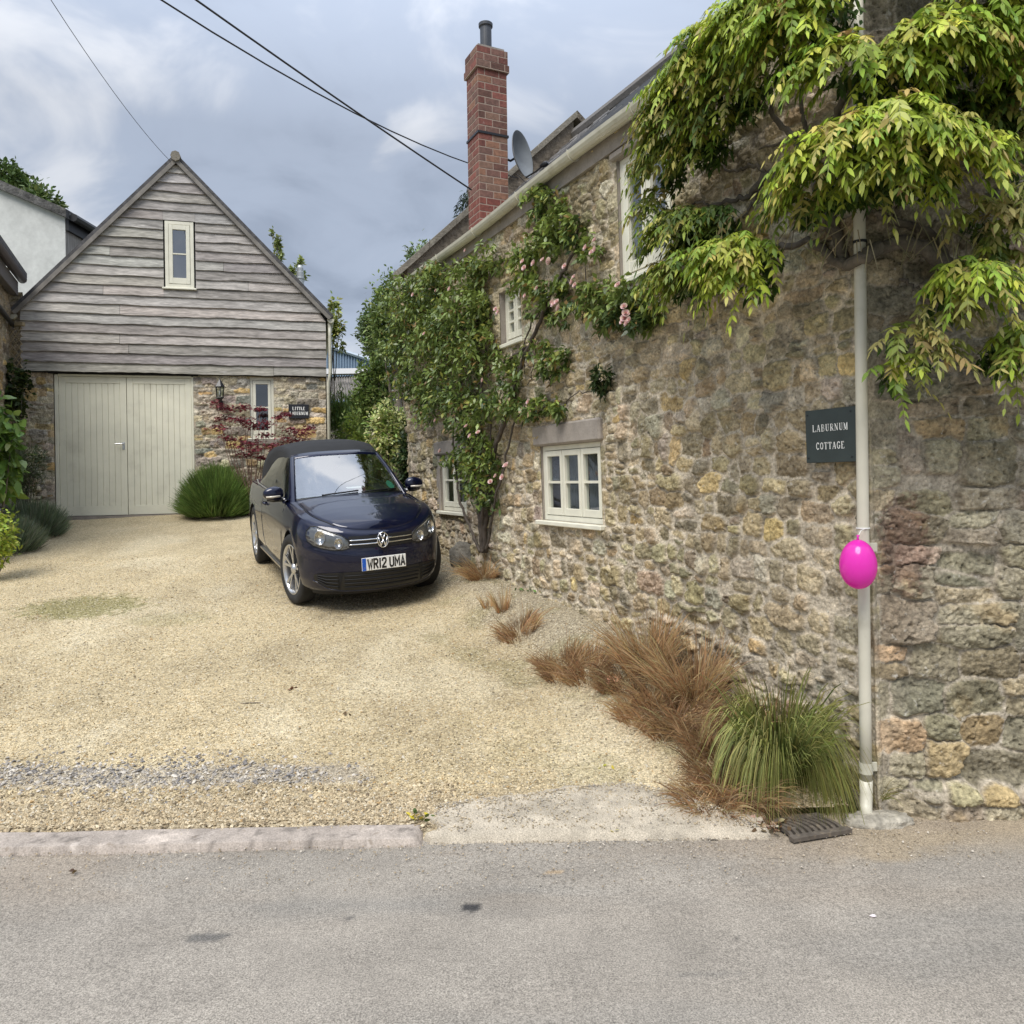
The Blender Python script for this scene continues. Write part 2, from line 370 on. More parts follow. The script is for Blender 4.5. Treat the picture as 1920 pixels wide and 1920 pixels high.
# ---- concrete apron in front of the planted corner
MT['apron'] = M('apron_concrete', rough=.92, attr=True, var=[(10, 5, .3, .7, .85, 1.12), (160, 2, .3, .7, .65, 1.32)], tint=[((.12, .115, .11), 90, 2, .64, .72, .5)], bump=[(110, 4, .7, .008)])
BND = [gp(790, 1512, .08), gp(960, 1497, .09), gp(1100, 1478, .10), gp(1170, 1470, .10), gp(1240, 1480, .10), gp(1310, 1508, .07), gp(1430, 1548, .05)]
def drive_z(x, y):
    return zt(x, y) + .02 * fbm(x * 1.2, y * 1.2, 41) + .012 * fbm(x * 5, y * 5, 43)
bx = np.array([b[0] for b in BND]); by = np.array([b[1] for b in BND])
o = rough_slab('apron_pavement', -.515, bx[-1] + .05, lambda x: 4.35 + .0 * x, lambda x: np.interp(x, bx, by) + .05 + .16 * fbm(x * 5, x * 0, 71), lambda x, y, v: np.maximum(drive_z(x, y) - .012, .0) + .034 * sm(0, .12, v) + .016 * fbm(x * 2, y * 2, 9), 190, 60, MT['apron'],
    lambda x, y: np.array([.44, .385, .30]) * (1 + .3 * fbm(x * 2, y * 5, 15) + .3 * fbm(x * 14, y * 14, 17) - .22 * sm(.02, .2, fbm(x * 3 + 5, y * 9, 19)))[..., None], 13, .02)
setp(o, 'pale worn concrete apron between lane and planted corner', 'pavement', kind='structure')
# ---- gravel drive: fine mesh with zones of colour
MT['gravel'] = M('gravel_bed', rough=.95, spec=.2, attr=True, var=[(75, 0, .0, 1., .62, 1.36, 'vor'), (150, 2, .3, .7, .72, 1.28), (1.1, 4, .3, .7, .9, 1.1)], tint=[((.66, .58, .42), 62, 0, .86, .95, .7, 'vor'), ((.16, .12, .075), 84, 2, .64, .72, .6)],
                 bump=[(75, 0, .9, .012, 'vord'), (200, 2, .5, .004)])
nx, ny = 420, 420
yy = np.concatenate([[4.40, 4.405], 4.46 + (18.5 - 4.46) * np.linspace(0, 1, ny - 2) ** 1.7]); xx = np.linspace(0, 1, nx)
def xw(y):
    t = (y - WC[1]) / WD[1]; return WC[0] + WD[0] * t + .06
Y, U = np.meshgrid(yy, xx, indexing='ij')
XL = np.interp(Y, [4.5, 8, 12, 18.5], [-16, -14.5, -12.5, -12.5]); X = XL + (np.minimum(xw(Y), np.where(Y < 4.63, 1.47, 1.9)) - XL) * U
def drive_z(x, y):
    return zt(x, y) + .02 * fbm(x * 1.2, y * 1.2, 41) + .012 * fbm(x * 5, y * 5, 43)
Z = drive_z(X, Y) + .012 * fbm(X * 22, Y * 22, 45); Z[0] = -.1; Z = Z - .03 * sm(4.58, 4.44, Y)
def drive_col(x, y):
    b = np.array([.475, .388, .240]) * (1 + .22 * fbm(x * .7, y * .7, 50) + .18 * fbm(x * 3, y * 3, 51))[..., None]
    b = blend(b, (.34, .275, .17), .55 * sm(.02, .22, fbm(x * 1.1 + 9, y * .8, 52)))
    b = blend(b, (.60, .52, .36), .6 * sm(.05, .25, fbm(x * .8 + 2, y * .6 + 5, 53)))
    mx, my = gp(165, 1120, .55)[0] * .76, 9.3; mx = -5.2
    moss = soft(x, y, mx, my, .75, .55, .8) * .75 + soft(x, y, -3.9, 8.7, .5, .25, .9) * .3
    b = blend(b, (.20, .185, .07), np.clip(moss, 0, .8))
    s = (x - WC[0]) * WN[0] + (y - WC[1]) * WN[1]
    b = blend(b, (.30, .26, .19), .8 * (1 - sm(.35, 1.0, s + .5 * fbm(x * 4, y * 4, 54))) * sm(5.2, 6.2, y))     # soily strip along the wall
    b = blend(b, (.22, .20, .09), .35 * sm(.05, .2, fbm(x * 2.4, y * 2.4, 55)) * (1 - sm(.8, 2.4, s)))
    d = y - 4.55
    b = blend(b, (.40, .325, .215), .75 * (1 - sm(.15, .45, d + .25 * fbm(x * 5, y * 5, 56))) * (x < 2))           # trodden earth behind the kerb
    edge = 1 - sm(.3, 1.3, x - np.interp(y, [4.5, 8, 12, 18.5], [-16, -13, -11.3, -11.3]) + .6 * fbm(x, y, 57)); b = blend(b, (.2, .18, .09), edge * .5)
    sl = np.clip(1 - np.abs((y - 5.13 - .05 * fbm(x * 1.2, 0 * x, 60)) / .17), 0, 1) * sm(-4.2, -3.4, x) * (1 - sm(-1.25, -.85, x)); b = blend(b, (.33, .295, .25), np.clip(sl * 1.3, 0, .6))
    b = blend(b, (.20, .18, .14), .55 * soft(x, y, -1.9, 10.4, 1.15, 1.6, .3))                                     # darker patch of stones where the car stands
    return b
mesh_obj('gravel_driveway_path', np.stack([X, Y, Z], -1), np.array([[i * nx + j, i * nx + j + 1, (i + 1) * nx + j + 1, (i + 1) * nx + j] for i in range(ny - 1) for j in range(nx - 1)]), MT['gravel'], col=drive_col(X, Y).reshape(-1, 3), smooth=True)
setp(bpy.data.objects['gravel_driveway_path'], 'sloping drive of compacted yellow gravel up to the garage', 'driveway', kind='structure')
# ---- loose stones: nobody could count them
def pebbles(name, px, py, pz, r, col, mat, flat=.6, label=None, cat=None):
    n = len(px); g = np.random.default_rng(len(px))
    oct_ = np.array([[1, 0, 0], [0, 1, 0], [-1, 0, 0], [0, -1, 0], [0, 0, 1], [0, 0, -1]], float)
    v = oct_[None] * (1 + .5 * (g.random((n, 6, 1)) - .5)); a = g.random(n) * 6.28; ca, sa = np.cos(a), np.sin(a)
    v = v * np.stack([np.ones(n), .55 + .45 * g.random(n), np.full(n, flat)], 1)[:, None]
    x = v[..., 0] * ca[:, None] - v[..., 1] * sa[:, None]; y = v[..., 0] * sa[:, None] + v[..., 1] * ca[:, None]
    tl = (g.random((n, 2)) - .5) * .9; z = v[..., 2] + x * tl[:, :1] + y * tl[:, 1:]
    V = np.stack([x * r[:, None] + px[:, None], y * r[:, None] + py[:, None], z * r[:, None] + pz[:, None]], -1)
    F = np.array([[0, 1, 4], [1, 2, 4], [2, 3, 4], [3, 0, 4], [1, 0, 5], [2, 1, 5], [3, 2, 5], [0, 3, 5]])
    F = (F[None] + (np.arange(n) * 6)[:, None, None]).reshape(-1, 3)
    o = mesh_obj(name, V, F, mat, col=np.repeat(col, 6, 0)); setp(o, label, cat, kind='stuff'); return o
MT['pebble'] = M('pebble', rough=.9, spec=.25, attr=True)
n = 110000
y = 4.56 + 7.6 * rng.random(n) ** 1.75; xr = np.minimum(xw(y), 2.0); xl = -.68 * y - .4; x = xl + (xr - xl) * rng.random(n)
ok = y > np.where(x < -.5, 4.57, np.interp(x, bx, by) - .10 + .34 * fbm(x * 4, y * 4, 66) - .25 * rng.random(n) ** 4); ok &= ~((y < 4.64) & (x > 1.44)); x, y = x[ok], y[ok]; n = len(x)
b = drive_col(x, y); k = rng.random(n)[:, None]
c = b * (.62 + .85 * rng.random((n, 1))); c = np.where(k < .10, np.array([.55, .50, .40]) * (.65 + .5 * rng.random((n, 1))), c); c = np.where(k > .94, b * .38, c); c = np.where((k > .90) & (k < .94), np.array([.40, .27, .13]), c)
r = (.0038 + .0065 * rng.random(n) ** 2) * np.where(rng.random(n) < .03, 1.6, 1) * np.where(y < 5.0, 1.25, 1)
pebbles('gravel', x, y, drive_z(x, y) + r * .25, r, c, MT['pebble'], .75, 'loose yellow gravel stones strewn over the drive', 'gravel')
n = 2900
x = -4.1 + 3.3 * rng.random(n); y = 5.13 + .05 * fbm(x * 1.2, 0 * x, 60) + rng.normal(0, 1, n) * (.04 + .15 * vnoise(x * 1.3 + 4, x * 0, 67)) + .07 * sm(-2.4, -3.4, x)
ok = fbm(x * 2.2, y * 5, 61) + .55 * rng.random(n) > .02 + .5 * sm(-1.6, -.8, x) + .3 * sm(-3.5, -4.1, x); x, y = x[ok], y[ok]; n = len(x); k = rng.random((n, 1))
c = np.where(k < .5, np.array([.30, .275, .245]), np.where(k < .8, np.array([.48, .44, .38]), np.array([.17, .16, .155]))) * (.7 + .6 * rng.random((n, 1)))
r = .007 + .013 * rng.random(n) ** 1.6
pebbles('slate_chippings_gravel', x, y, drive_z(x, y) + r * .3, r, c, MT['pebble'], .6, 'grey blue stone chippings lying in a band across the drive', 'chippings')
n = 5200                       # earthy crumbs behind the kerb
x = -4.6 + 4.2 * rng.random(n); y = 4.46 + .52 * rng.random(n) ** 1.0; k = rng.random((n, 1))
c = np.where(k < .45, np.array([.33, .26, .165]), np.where(k < .85, np.array([.50, .42, .29]), np.array([.19, .15, .10]))) * (.7 + .6 * rng.random((n, 1))); r = .006 + .012 * rng.random(n) ** 2
pebbles('earth_rubble', x, y, drive_z(x, y) + r * .2, r, c, MT['pebble'], .7, 'crumbly brown earth and stones behind the kerb', 'rubble')
n = 2600                       # stray gravel washed over the apron
x = -.5 + 2.0 * rng.random(n); yt = np.interp(x, bx, by); y = yt - (yt - 4.42) * rng.random(n) ** (1.2 + 2.2 * vnoise(x * 5, x * 0, 68)); k = rng.random((n, 1)); c = np.where(k < .6, np.array([.45, .37, .25]), np.where(k < .85, np.array([.33, .30, .26]), np.array([.58, .53, .43]))) * (.6 + .6 * rng.random((n, 1))); r = .0035 + .006 * rng.random(n) ** 2
pebbles('apron_gravel', x, y, np.maximum(drive_z(x, y) - .012, 0) + .034 + .016 * fbm(x * 2, y * 2, 9) + .005, r, c, MT['pebble'], .7, 'stray gravel washed over the concrete apron', 'gravel')
n = 2600                       # grit at the foot of the wall and at the road's edge
x = -3.2 + 5.9 * rng.random(n); y = 4.36 - .5 * rng.random(n) ** 2.2 + .2 * (x > 1.2) * rng.random(n); k = rng.random((n, 1))
c = np.where(k < .6, np.array([.36, .29, .20]), np.array([.5, .45, .38])) * (.6 + .6 * rng.random((n, 1))); r = .003 + .005 * rng.random(n) ** 2
pebbles('road_grit_gravel', x, y, .012 + r * .3, r, c, MT['pebble'], .7, 'fine pale grit scattered along the edge of the lane', 'grit')
# ================================================================ rubble masonry
def rubble(ua, va, w, h, seed, pal, wts, mortar, prot=(.0, .035), smear=0., p=3.2, e=(.05, .20), warp=.035, low=None):
    """u, v sample lines -> (height, colour): random-coursed stones in mortar"""
    g = np.random.default_rng(seed); U, V = np.meshgrid(ua, va); nv, nu = U.shape
    Uw = U + .012 * fbm(U * 48, V * 48, seed + 90, 2) + warp * 1.6 * fbm(U * 5, V * 5, seed, 3) + warp * .7 * fbm(U * 22, V * 22, seed + 2, 3); Vw = V + .012 * fbm(U * 48, V * 48, seed + 91, 2) + warp * 1.6 * fbm(U * 3.5, V * 5, seed + 5, 3) + warp * .6 * fbm(U * 20, V * 22, seed + 8, 3)
    S = []; v = va[0] - .2
    while v < va[-1] + .3:
        hh = g.uniform(*h); u = ua[0] - .4 + g.uniform(0, .2)
        while u < ua[-1] + .4:
            ww = g.uniform(*w) * (1.0 if g.random() > .12 else 1.5); q = g.random()
            vv = v + hh * .5 + .03 * math.sin(u * 1.3 + seed)
            if q < .16: S += [(u + ww * .5, vv + hh * .24, ww * .5, hh * .25), (u + ww * .5, vv - hh * .24, ww * .5, hh * .25)]
            else: S.append((u + ww * .5, vv + g.normal(0, .18) * hh, ww * .5 * g.uniform(.85, 1.05), hh * .5 * g.uniform(.8, 1.25)))
            u += ww
        v += hh
    d1 = np.full(U.shape, 9.); d2 = np.full(U.shape, 9.); sid = np.zeros(U.shape, int); hs = np.full(U.shape, .1)
    for i, (su, s2, a, b) in enumerate(S):
        i0, i1 = np.searchsorted(ua, [su - 2.6 * a - .1, su + 2.6 * a + .1]); j0, j1 = np.searchsorted(va, [s2 - 2.6 * b - .1, s2 + 2.6 * b + .1])
        if i0 >= i1 or j0 >= j1: continue
        sl = (slice(j0, j1), slice(i0, i1)); d = ((np.abs(Uw[sl] - su) / a) ** p + (np.abs(Vw[sl] - s2) / b) ** p) ** (1 / p)
        x1, x2 = d1[sl], d2[sl]; nw = d < x1
        d2[sl] = np.where(nw, x1, np.minimum(x2, d)); d1[sl] = np.where(nw, d, x1); sid[sl] = np.where(nw, i, sid[sl]); hs[sl] = np.where(nw, min(a, b), hs[sl])
    S_n = len(S); ed = (d2 - d1) * hs * .5 / .06      # about the distance to the joint, in units of 6 cm
    inner = 1.25 - d1
    pr = g.uniform(*prot, S_n); pr[g.random(S_n) < .12] *= .25; tx, ty = g.normal(0, .09, S_n), g.normal(0, .12, S_n)
    cs = np.array(pal)[g.choice(len(pal), S_n, p=np.array(wts) / sum(wts))] * g.uniform(.66, 1.28, (S_n, 1)) * (1 + g.normal(0, .03, (S_n, 3)))
    e0 = e[0] + (low(U, V) if low else 0) + .10 * fbm(U * 7, V * 7, seed + 30)
    sme = sm(.02, .24, fbm(U * 2.6, V * 3.4, seed + 33, 4)) * .5
    m = sm(e0, e0 + e[1], ed) * sm(-.02, .22, inner) * (1 - smear * sme)
    su = np.array([s[0] for s in S])[sid]; s2 = np.array([s[1] for s in S])[sid]
    H = m * (pr[sid] + tx[sid] * (Uw - su) * .8 + ty[sid] * (Vw - s2) * .8 + .006 * sm(.1, .9, ed) + .040 * fbm(U * 15, V * 18, seed + 11, 5) + .020 * fbm(U * 55, V * 60, seed + 12, 2) - .020 * sm(.14, .30, fbm(U * 34, V * 40, seed + 14, 3)))
    H = H + (1 - m) * (.014 * fbm(U * 9, V * 9, seed + 21) + .010 * fbm(U * 40, V * 40, seed + 22, 3)) + .05 * fbm(U * .7, V * .7, seed + 40)
    C = cs[sid] * (1 + .55 * fbm(U * 11, V * 13, seed + 50, 4) + .3 * fbm(U * 45, V * 50, seed + 51, 2))[..., None]
    och = sm(.06, .26, fbm(U * 6 + 4, V * 6, seed + 60)) * (g.random(S_n) < .35)[sid]; C = blend(C, (.42, .30, .15), och * .5)
    mo = np.array(mortar) * (1 + .35 * fbm(U * 4, V * 4, seed + 70) + .35 * fbm(U * 28, V * 28, seed + 71, 3))[..., None]
    C = C * m[..., None] + mo * (1 - m)[..., None]
    return U, V, H, np.clip(C, .012, .8)
def wall_mesh(name, pl, ua, va, H, C, mat, parent, holes=(), keep=None, nof=None):
    nv, nu = H.shape; U, V = np.meshgrid(ua, va)
    for (u0, u1, v0, v1) in holes:                                    # dress the stone flat towards an opening
        d = np.maximum(np.maximum(u0 - U, U - u1), np.maximum(v0 - V, V - v1)); H = H * sm(-.01, .12, d) + .004 * (1 - sm(-.01, .12, d))
    P = pl.p(U, V, H + (nof(U, V) if nof is not None else 0))
    ii, jj = np.meshgrid(np.arange(nv - 1), np.arange(nu - 1), indexing='ij')
    uc, vc = (U[:-1, :-1] + U[1:, 1:]) / 2, (V[:-1, :-1] + V[1:, 1:]) / 2; ok = np.ones(uc.shape, bool)
    for (u0, u1, v0, v1) in holes: ok &= ~((uc > u0) & (uc < u1) & (vc > v0) & (vc < v1))
    if keep is not None: ok &= keep(uc, vc)
    ii, jj = ii[ok], jj[ok]; F = np.stack([ii * nu + jj, ii * nu + jj + 1, (ii + 1) * nu + jj + 1, (ii + 1) * nu + jj], 1)
    return mesh_obj(name, P, F, mat, parent, C.reshape(-1, 3), True)
def frame_fn(pl, n0=0.0): return lambda u, v, n: pl.p(u, v, n + n0)
# ================================================================ the cottage
cot = empty('stone_cottage', (WC[0], WC[1], 0), 'rubble stone cottage with slate roof and cream windows along the drive', 'house')
def rect(pl, x0, x1, y0, y1):
    a = np.array([pl.uv(x0, y0), pl.uv(x1, y0), pl.uv(x0, y1), pl.uv(x1, y1)])
    return a[[0, 2], 0].mean(), a[[1, 3], 0].mean(), a[2:, 1].mean(), a[:2, 1].mean()
def rectc(pl, tl, tr, bl, br):
    a = np.array([pl.uv(*q) for q in (tl, tr, bl, br)]); return a[[0, 2], 0].mean(), a[[1, 3], 0].mean(), a[2:, 1].mean(), a[:2, 1].mean()
W1 = rectc(FAC, (1014, 838), (1127, 826), (1018, 974), (1131, 985)); W2 = rectc(FAC, (825, 853), (873, 850), (828, 957), (875, 961))
W3 = rectc(FAC, (936, 545), (978, 535), (940, 640), (978, 642)); W4 = rectc(FAC, (1156, 300), (1256, 236), (1163, 522), (1262, 498))
WINS = [W1, W2, W3, W4]
gut_u, gut_v = zip(*[FAC.uv(*q) for q in ((1201, 222), (1108, 283), (965, 394), (823, 496))])
EAVE = float(np.mean(gut_v)) ; UFAR = -9.0
d_u = []; u = 0.0
while u > UFAR:
    d_u.append(u); u -= .00155 * np.hypot(*(WC + WD * -u))
ua = np.array(sorted(d_u + [UFAR])); va = np.arange(-.12, EAVE + .02, .0100)
pal = [(.41, .33, .195), (.36, .30, .19), (.45, .375, .245), (.49, .365, .18), (.50, .44, .325), (.27, .23, .16)]
low = lambda U, V: .10 * sm(2.6, 1.0, V) - .06 * sm(2.6, 4.2, V) + .16 * fbm(U * .8, V * .8, 99)
U, V, H, C = rubble(ua, va, (.09, .26), (.085, .18), 11, pal, [5, 4.5, 3.5, .6, 2.4, 1.2], (.52, .45, .345), (.0, .046), .6, low=low, e=(.08, .10), warp=.045)
H = H * sm(.0, -.14, U) + (1 - sm(.0, -.14, U)) * (.02 + .02 * fbm(V * 6, V * 0, 3)); CFAC = C[:, -1]; HFAC = H[:, -1]; vF = va
foot = lambda U, V: .10 * sm(1.3, .2, V - .18 * -U * .5) * 0
wall_mesh('wall', FAC, ua, va, H, C, MT['stone'], cot, WINS)
# right-hand wall facing the lane: bigger, greyer stones and a rough footing
ub = np.arange(-.16, 1.75, .0085); vb = np.arange(-.12, 5.6, .0085)
pal2 = [(.325, .28, .19), (.295, .26, .185), (.375, .32, .205), (.42, .365, .26), (.385, .29, .165), (.25, .225, .17)]
U, V, H, C = rubble(ub, vb, (.15, .40), (.12, .27), 23, pal2, [5, 4, 3, 2, 1, 2], (.44, .385, .30), (.004, .056), .5, e=(.05, .09), p=3.6, warp=.042)
kf = sm(0, .12, U + .0185 * V); H = H * kf + (1 - kf) * (.02 + .02 * fbm(V * 6, V * 0, 8))
red = soft(U, V, .16, 1.62, .16, .30, .5); C = blend(C, (.17, .095, .07), red * .6)
foot2 = lambda U, V: .10 * sm(.26, .12, V + .09 * fbm(U * 3, V * 0, 4)) * sm(.05, .4, U) + .03 * fbm(U * 2, V * 2, 77)
gabw = wall_mesh('wall', GAB, ub, vb, H, C, MT['stone'], cot, nof=foot2, keep=lambda u, v: u > -.0185 * v + .012); 
cv = np.arange(-.12, EAVE + .3, .0135); L_ = []; CL = []                   # rounded quoin joining the two faces
for v in cv:
    k = int(np.clip(round((v + .12) / .0085), 0, len(vb) - 1)); k2 = int(np.clip(round((v + .12) / .0100), 0, len(vF) - 1)); uu = -.0185 * v + .022; j = int(round((uu + .16) / .0085))
    a = FAC.p(-.010, v, float(HFAC[k2]) - .004); b2 = GAB.p(uu, v, float(H[k, j]) + float(foot2(np.array(uu), np.array(v))) - .004); o_ = (FAC.N + GAB.N) / 1.6
    L_.append([a * (1 - f) + b2 * f + o_ * .035 * math.sin(math.pi * f) * (1 + .8 * float(fbm(np.array(v * 5), np.array(f), 6))) for f in np.linspace(0, 1, 9)]); CL.append([CFAC[k2] * (1 - f) + C[k, j] * f for f in np.linspace(0, 1, 9)])
mq = MB(); mq.grid(L_); mesh_obj('quoin', mq.v, mq.f, MT['stone'], cot, np.array(CL).reshape(-1, 3), True)
gabw['label'] = 'larger greyer stonework facing the lane'
# unseen sides so that the house is closed
q = lambda t, n, z: np.array([*(WC + WD * t - WN * n), z]); prub = M('plain_rubble', (.24, .20, .14), .9, var=[(8, 5, .3, .7, .7, 1.3)], bump=[(20, 5, .8, .03)])
m = MB(); m.add([q(9.0, 0, -.1), q(9.0, 6.4, -.1), q(9.0, 6.4, EAVE), q(9.0, 3.2, EAVE + 2.9), q(9.0, 0, EAVE)], [(0, 1, 2, 3, 4)]); m.build('wall', prub, cot)
m = MB(); m.add([q(-3, 6.4, -.1), q(9.0, 6.4, -.1), q(9.0, 6.4, EAVE), q(-3, 6.4, EAVE)], [(0, 1, 2, 3)]); m.build('wall', prub, cot)
# ---- roof: courses of small slates, laid in steps
RISE = 2.93 / 3.1
def roofp(t, n, k=0.0):
    sag = -.07 * math.sin(math.pi * min(max(t / 9.5, 0), 1)) * min(n / 1.5, 1); return q(t, n, EAVE + .10 + RISE * n + sag + k)
SV = []; SF = []; SC = []; g = np.random.default_rng(3); n0 = -.10; row = 0
while n0 < 3.15:
    n1 = min(n0 + .21, 3.2); t = -1.5 + (row % 2) * .13
    while t < 8.98:
        t1 = min(t + g.uniform(.2, .34), 9.0); z = g.normal(0, .006); b = len(SV)
        SV += [roofp(t, n0, .045 + z), roofp(t1 - .006, n0, .045 + z + g.normal(0, .004)), roofp(t1 - .006, n1 + .04, .012), roofp(t, n1 + .04, .012), roofp(t, n0, .015), roofp(t1 - .006, n0, .015)]
        SF += [[b, b + 1, b + 2, b + 3], [b + 4, b + 5, b + 1, b]]; cc = np.array([.19, .185, .185]) * g.uniform(.55, 1.5) + np.array([.02, .012, 0]) * g.random(); SC += [cc] * 6; t = t1
    n0 = n1; row += 1
roof = mesh_obj('roof', SV, SF, MT['slate'], cot, SC)
m = MB(); m.add([roofp(-1.5, 3.2, .0), roofp(9.0, 3.2, .0), q(9.0, 6.5, EAVE + .1), q(-1.5, 6.5, EAVE + .1), roofp(-1.5, -.1, 0), roofp(9.0, -.1, 0)], [(0, 1, 2, 3), (4, 5, 1, 0)])
rb = m.build('roof_deck', MT['dark'], cot); rb.parent = roof
m = MB(); m.tube([roofp(t, 3.2, .05) for t in np.linspace(-1.5, 9.0, 24)], .11, 8); m.build('ridge', M('ridge_tile', (.16, .15, .14), .9, bump=[(20, 4, .5, .02)]), cot).parent = roof
# raised stone parapet with a coping at the far gable
MT['coping'] = M('coping_stone', (.20, .18, .145), .9, var=[(6, 5, .3, .7, .6, 1.3)], tint=[((.33, .31, .25), 14, 5, .55, .7, .6)], bump=[(25, 5, .7, .02)])
m = MB()
def cop(n, k, t): return q(t, n, EAVE + .1 + RISE * n + k)
for (na, nb) in ((-.16, 3.2),):
    ks = np.linspace(na, nb, 8)
    for i in range(7):
        a, b2 = ks[i] + (.006 if i else 0), ks[i + 1]
        P = [cop(n_, k_, t_) for n_ in (a, b2) for k_ in (.33, .45) for t_ in (8.80, 9.28)]
        m.add(P, [(0, 1, 3, 2), (4, 6, 7, 5), (0, 4, 5, 1), (2, 3, 7, 6), (0, 2, 6, 4), (1, 5, 7, 3)])
m.build('parapet_coping', MT['coping'], cot)
m = MB(); P = [cop(n_, k_, t_) for n_ in (-.05, 3.15) for k_ in (-.35, .33) for t_ in (8.86, 9.22)]
m.add(P, [(0, 1, 3, 2), (4, 6, 7, 5), (0, 4, 5, 1), (2, 3, 7, 6), (0, 2, 6, 4), (1, 5, 7, 3)])
a = [cop(3.2, .45, t_) for t_ in (8.8, 9.28)]; b3 = [q(t_, 4.0, EAVE + .1 + RISE * 3.2 + .45 - .62) for t_ in (8.8, 9.28)]; dn = np.array([0, 0, -.13])
m.add([a[0], a[1], b3[1], b3[0], a[0] + dn, a[1] + dn, b3[1] + dn, b3[0] + dn], [(0, 1, 2, 3), (4, 7, 6, 5), (0, 4, 5, 1), (1, 5, 6, 2), (2, 6, 7, 3), (3, 7, 4, 0)])
m.build('parapet', M('parapet_rubble', (.15, .125, .095), .92, var=[(10, 5, .3, .7, .6, 1.4)], bump=[(18, 5, 1, .04)]), cot)
# ---- gutter, fascia
m = MB(); gn = .115
prof = [(.066 * math.cos(a), .085 * math.sin(a)) for a in np.linspace(math.pi, 2 * math.pi, 9)] + [(.056, 0), (.05, -.02)] + [(.052 * math.cos(a), .068 * math.sin(a)) for a in np.linspace(2 * math.pi - .3, math.pi + .3, 7)] + [(-.056, 0)]
ts = np.linspace(-1.5, 8.75, 30); L = []
for t in ts:
    sag = -.014 * math.sin(t * 1.4)
    L.append([FAC.p(-t, EAVE + .03 + b2 + sag, gn + a2) for a2, b2 in prof])
k = len(prof); V = [p for r_ in L for p in r_]; F = [(i * k + j, i * k + (j + 1) % k, (i + 1) * k + (j + 1) % k, (i + 1) * k + j) for i in range(len(ts) - 1) for j in range(k)] + [[(len(ts) - 1) * k + j for j in range(k)]]
m.add(V, F); gut = m.build('gutter', MT['gutter'], cot, smooth=False)
for t in (.6, 2.15, 3.2, 4.35, 5.6, 6.9, 8.3):
    b2 = MB(); L = []
    for t2 in (t - .045, t + .045):
        L.append([FAC.p(-t2, EAVE + .03 + (.1 * math.sin(a)) - .014 * math.sin(t * 1.4), gn + .079 * math.cos(a)) for a in np.linspace(math.pi * .98, 2.02 * math.pi, 12)])
    V = L[0] + L[1]; b2.add(V, [(i, i + 1, 13 + i - 1 + 0, 12 + i) for i in range(11)]); b2.add([p * 1.0 for p in L[0]] + [FAC.p(-t + .045, EAVE + .03, gn)], [[i, i + 1, 12] for i in range(11)])
    b2.build('gutter_joint', MT['gutter'], cot, smooth=True).parent = gut
m = MB(); m.box((-8.8, EAVE - .16, .008), (1.5, EAVE + .01, .045), frame_fn(FAC)); m.build('fascia', MT['lintel'], cot)
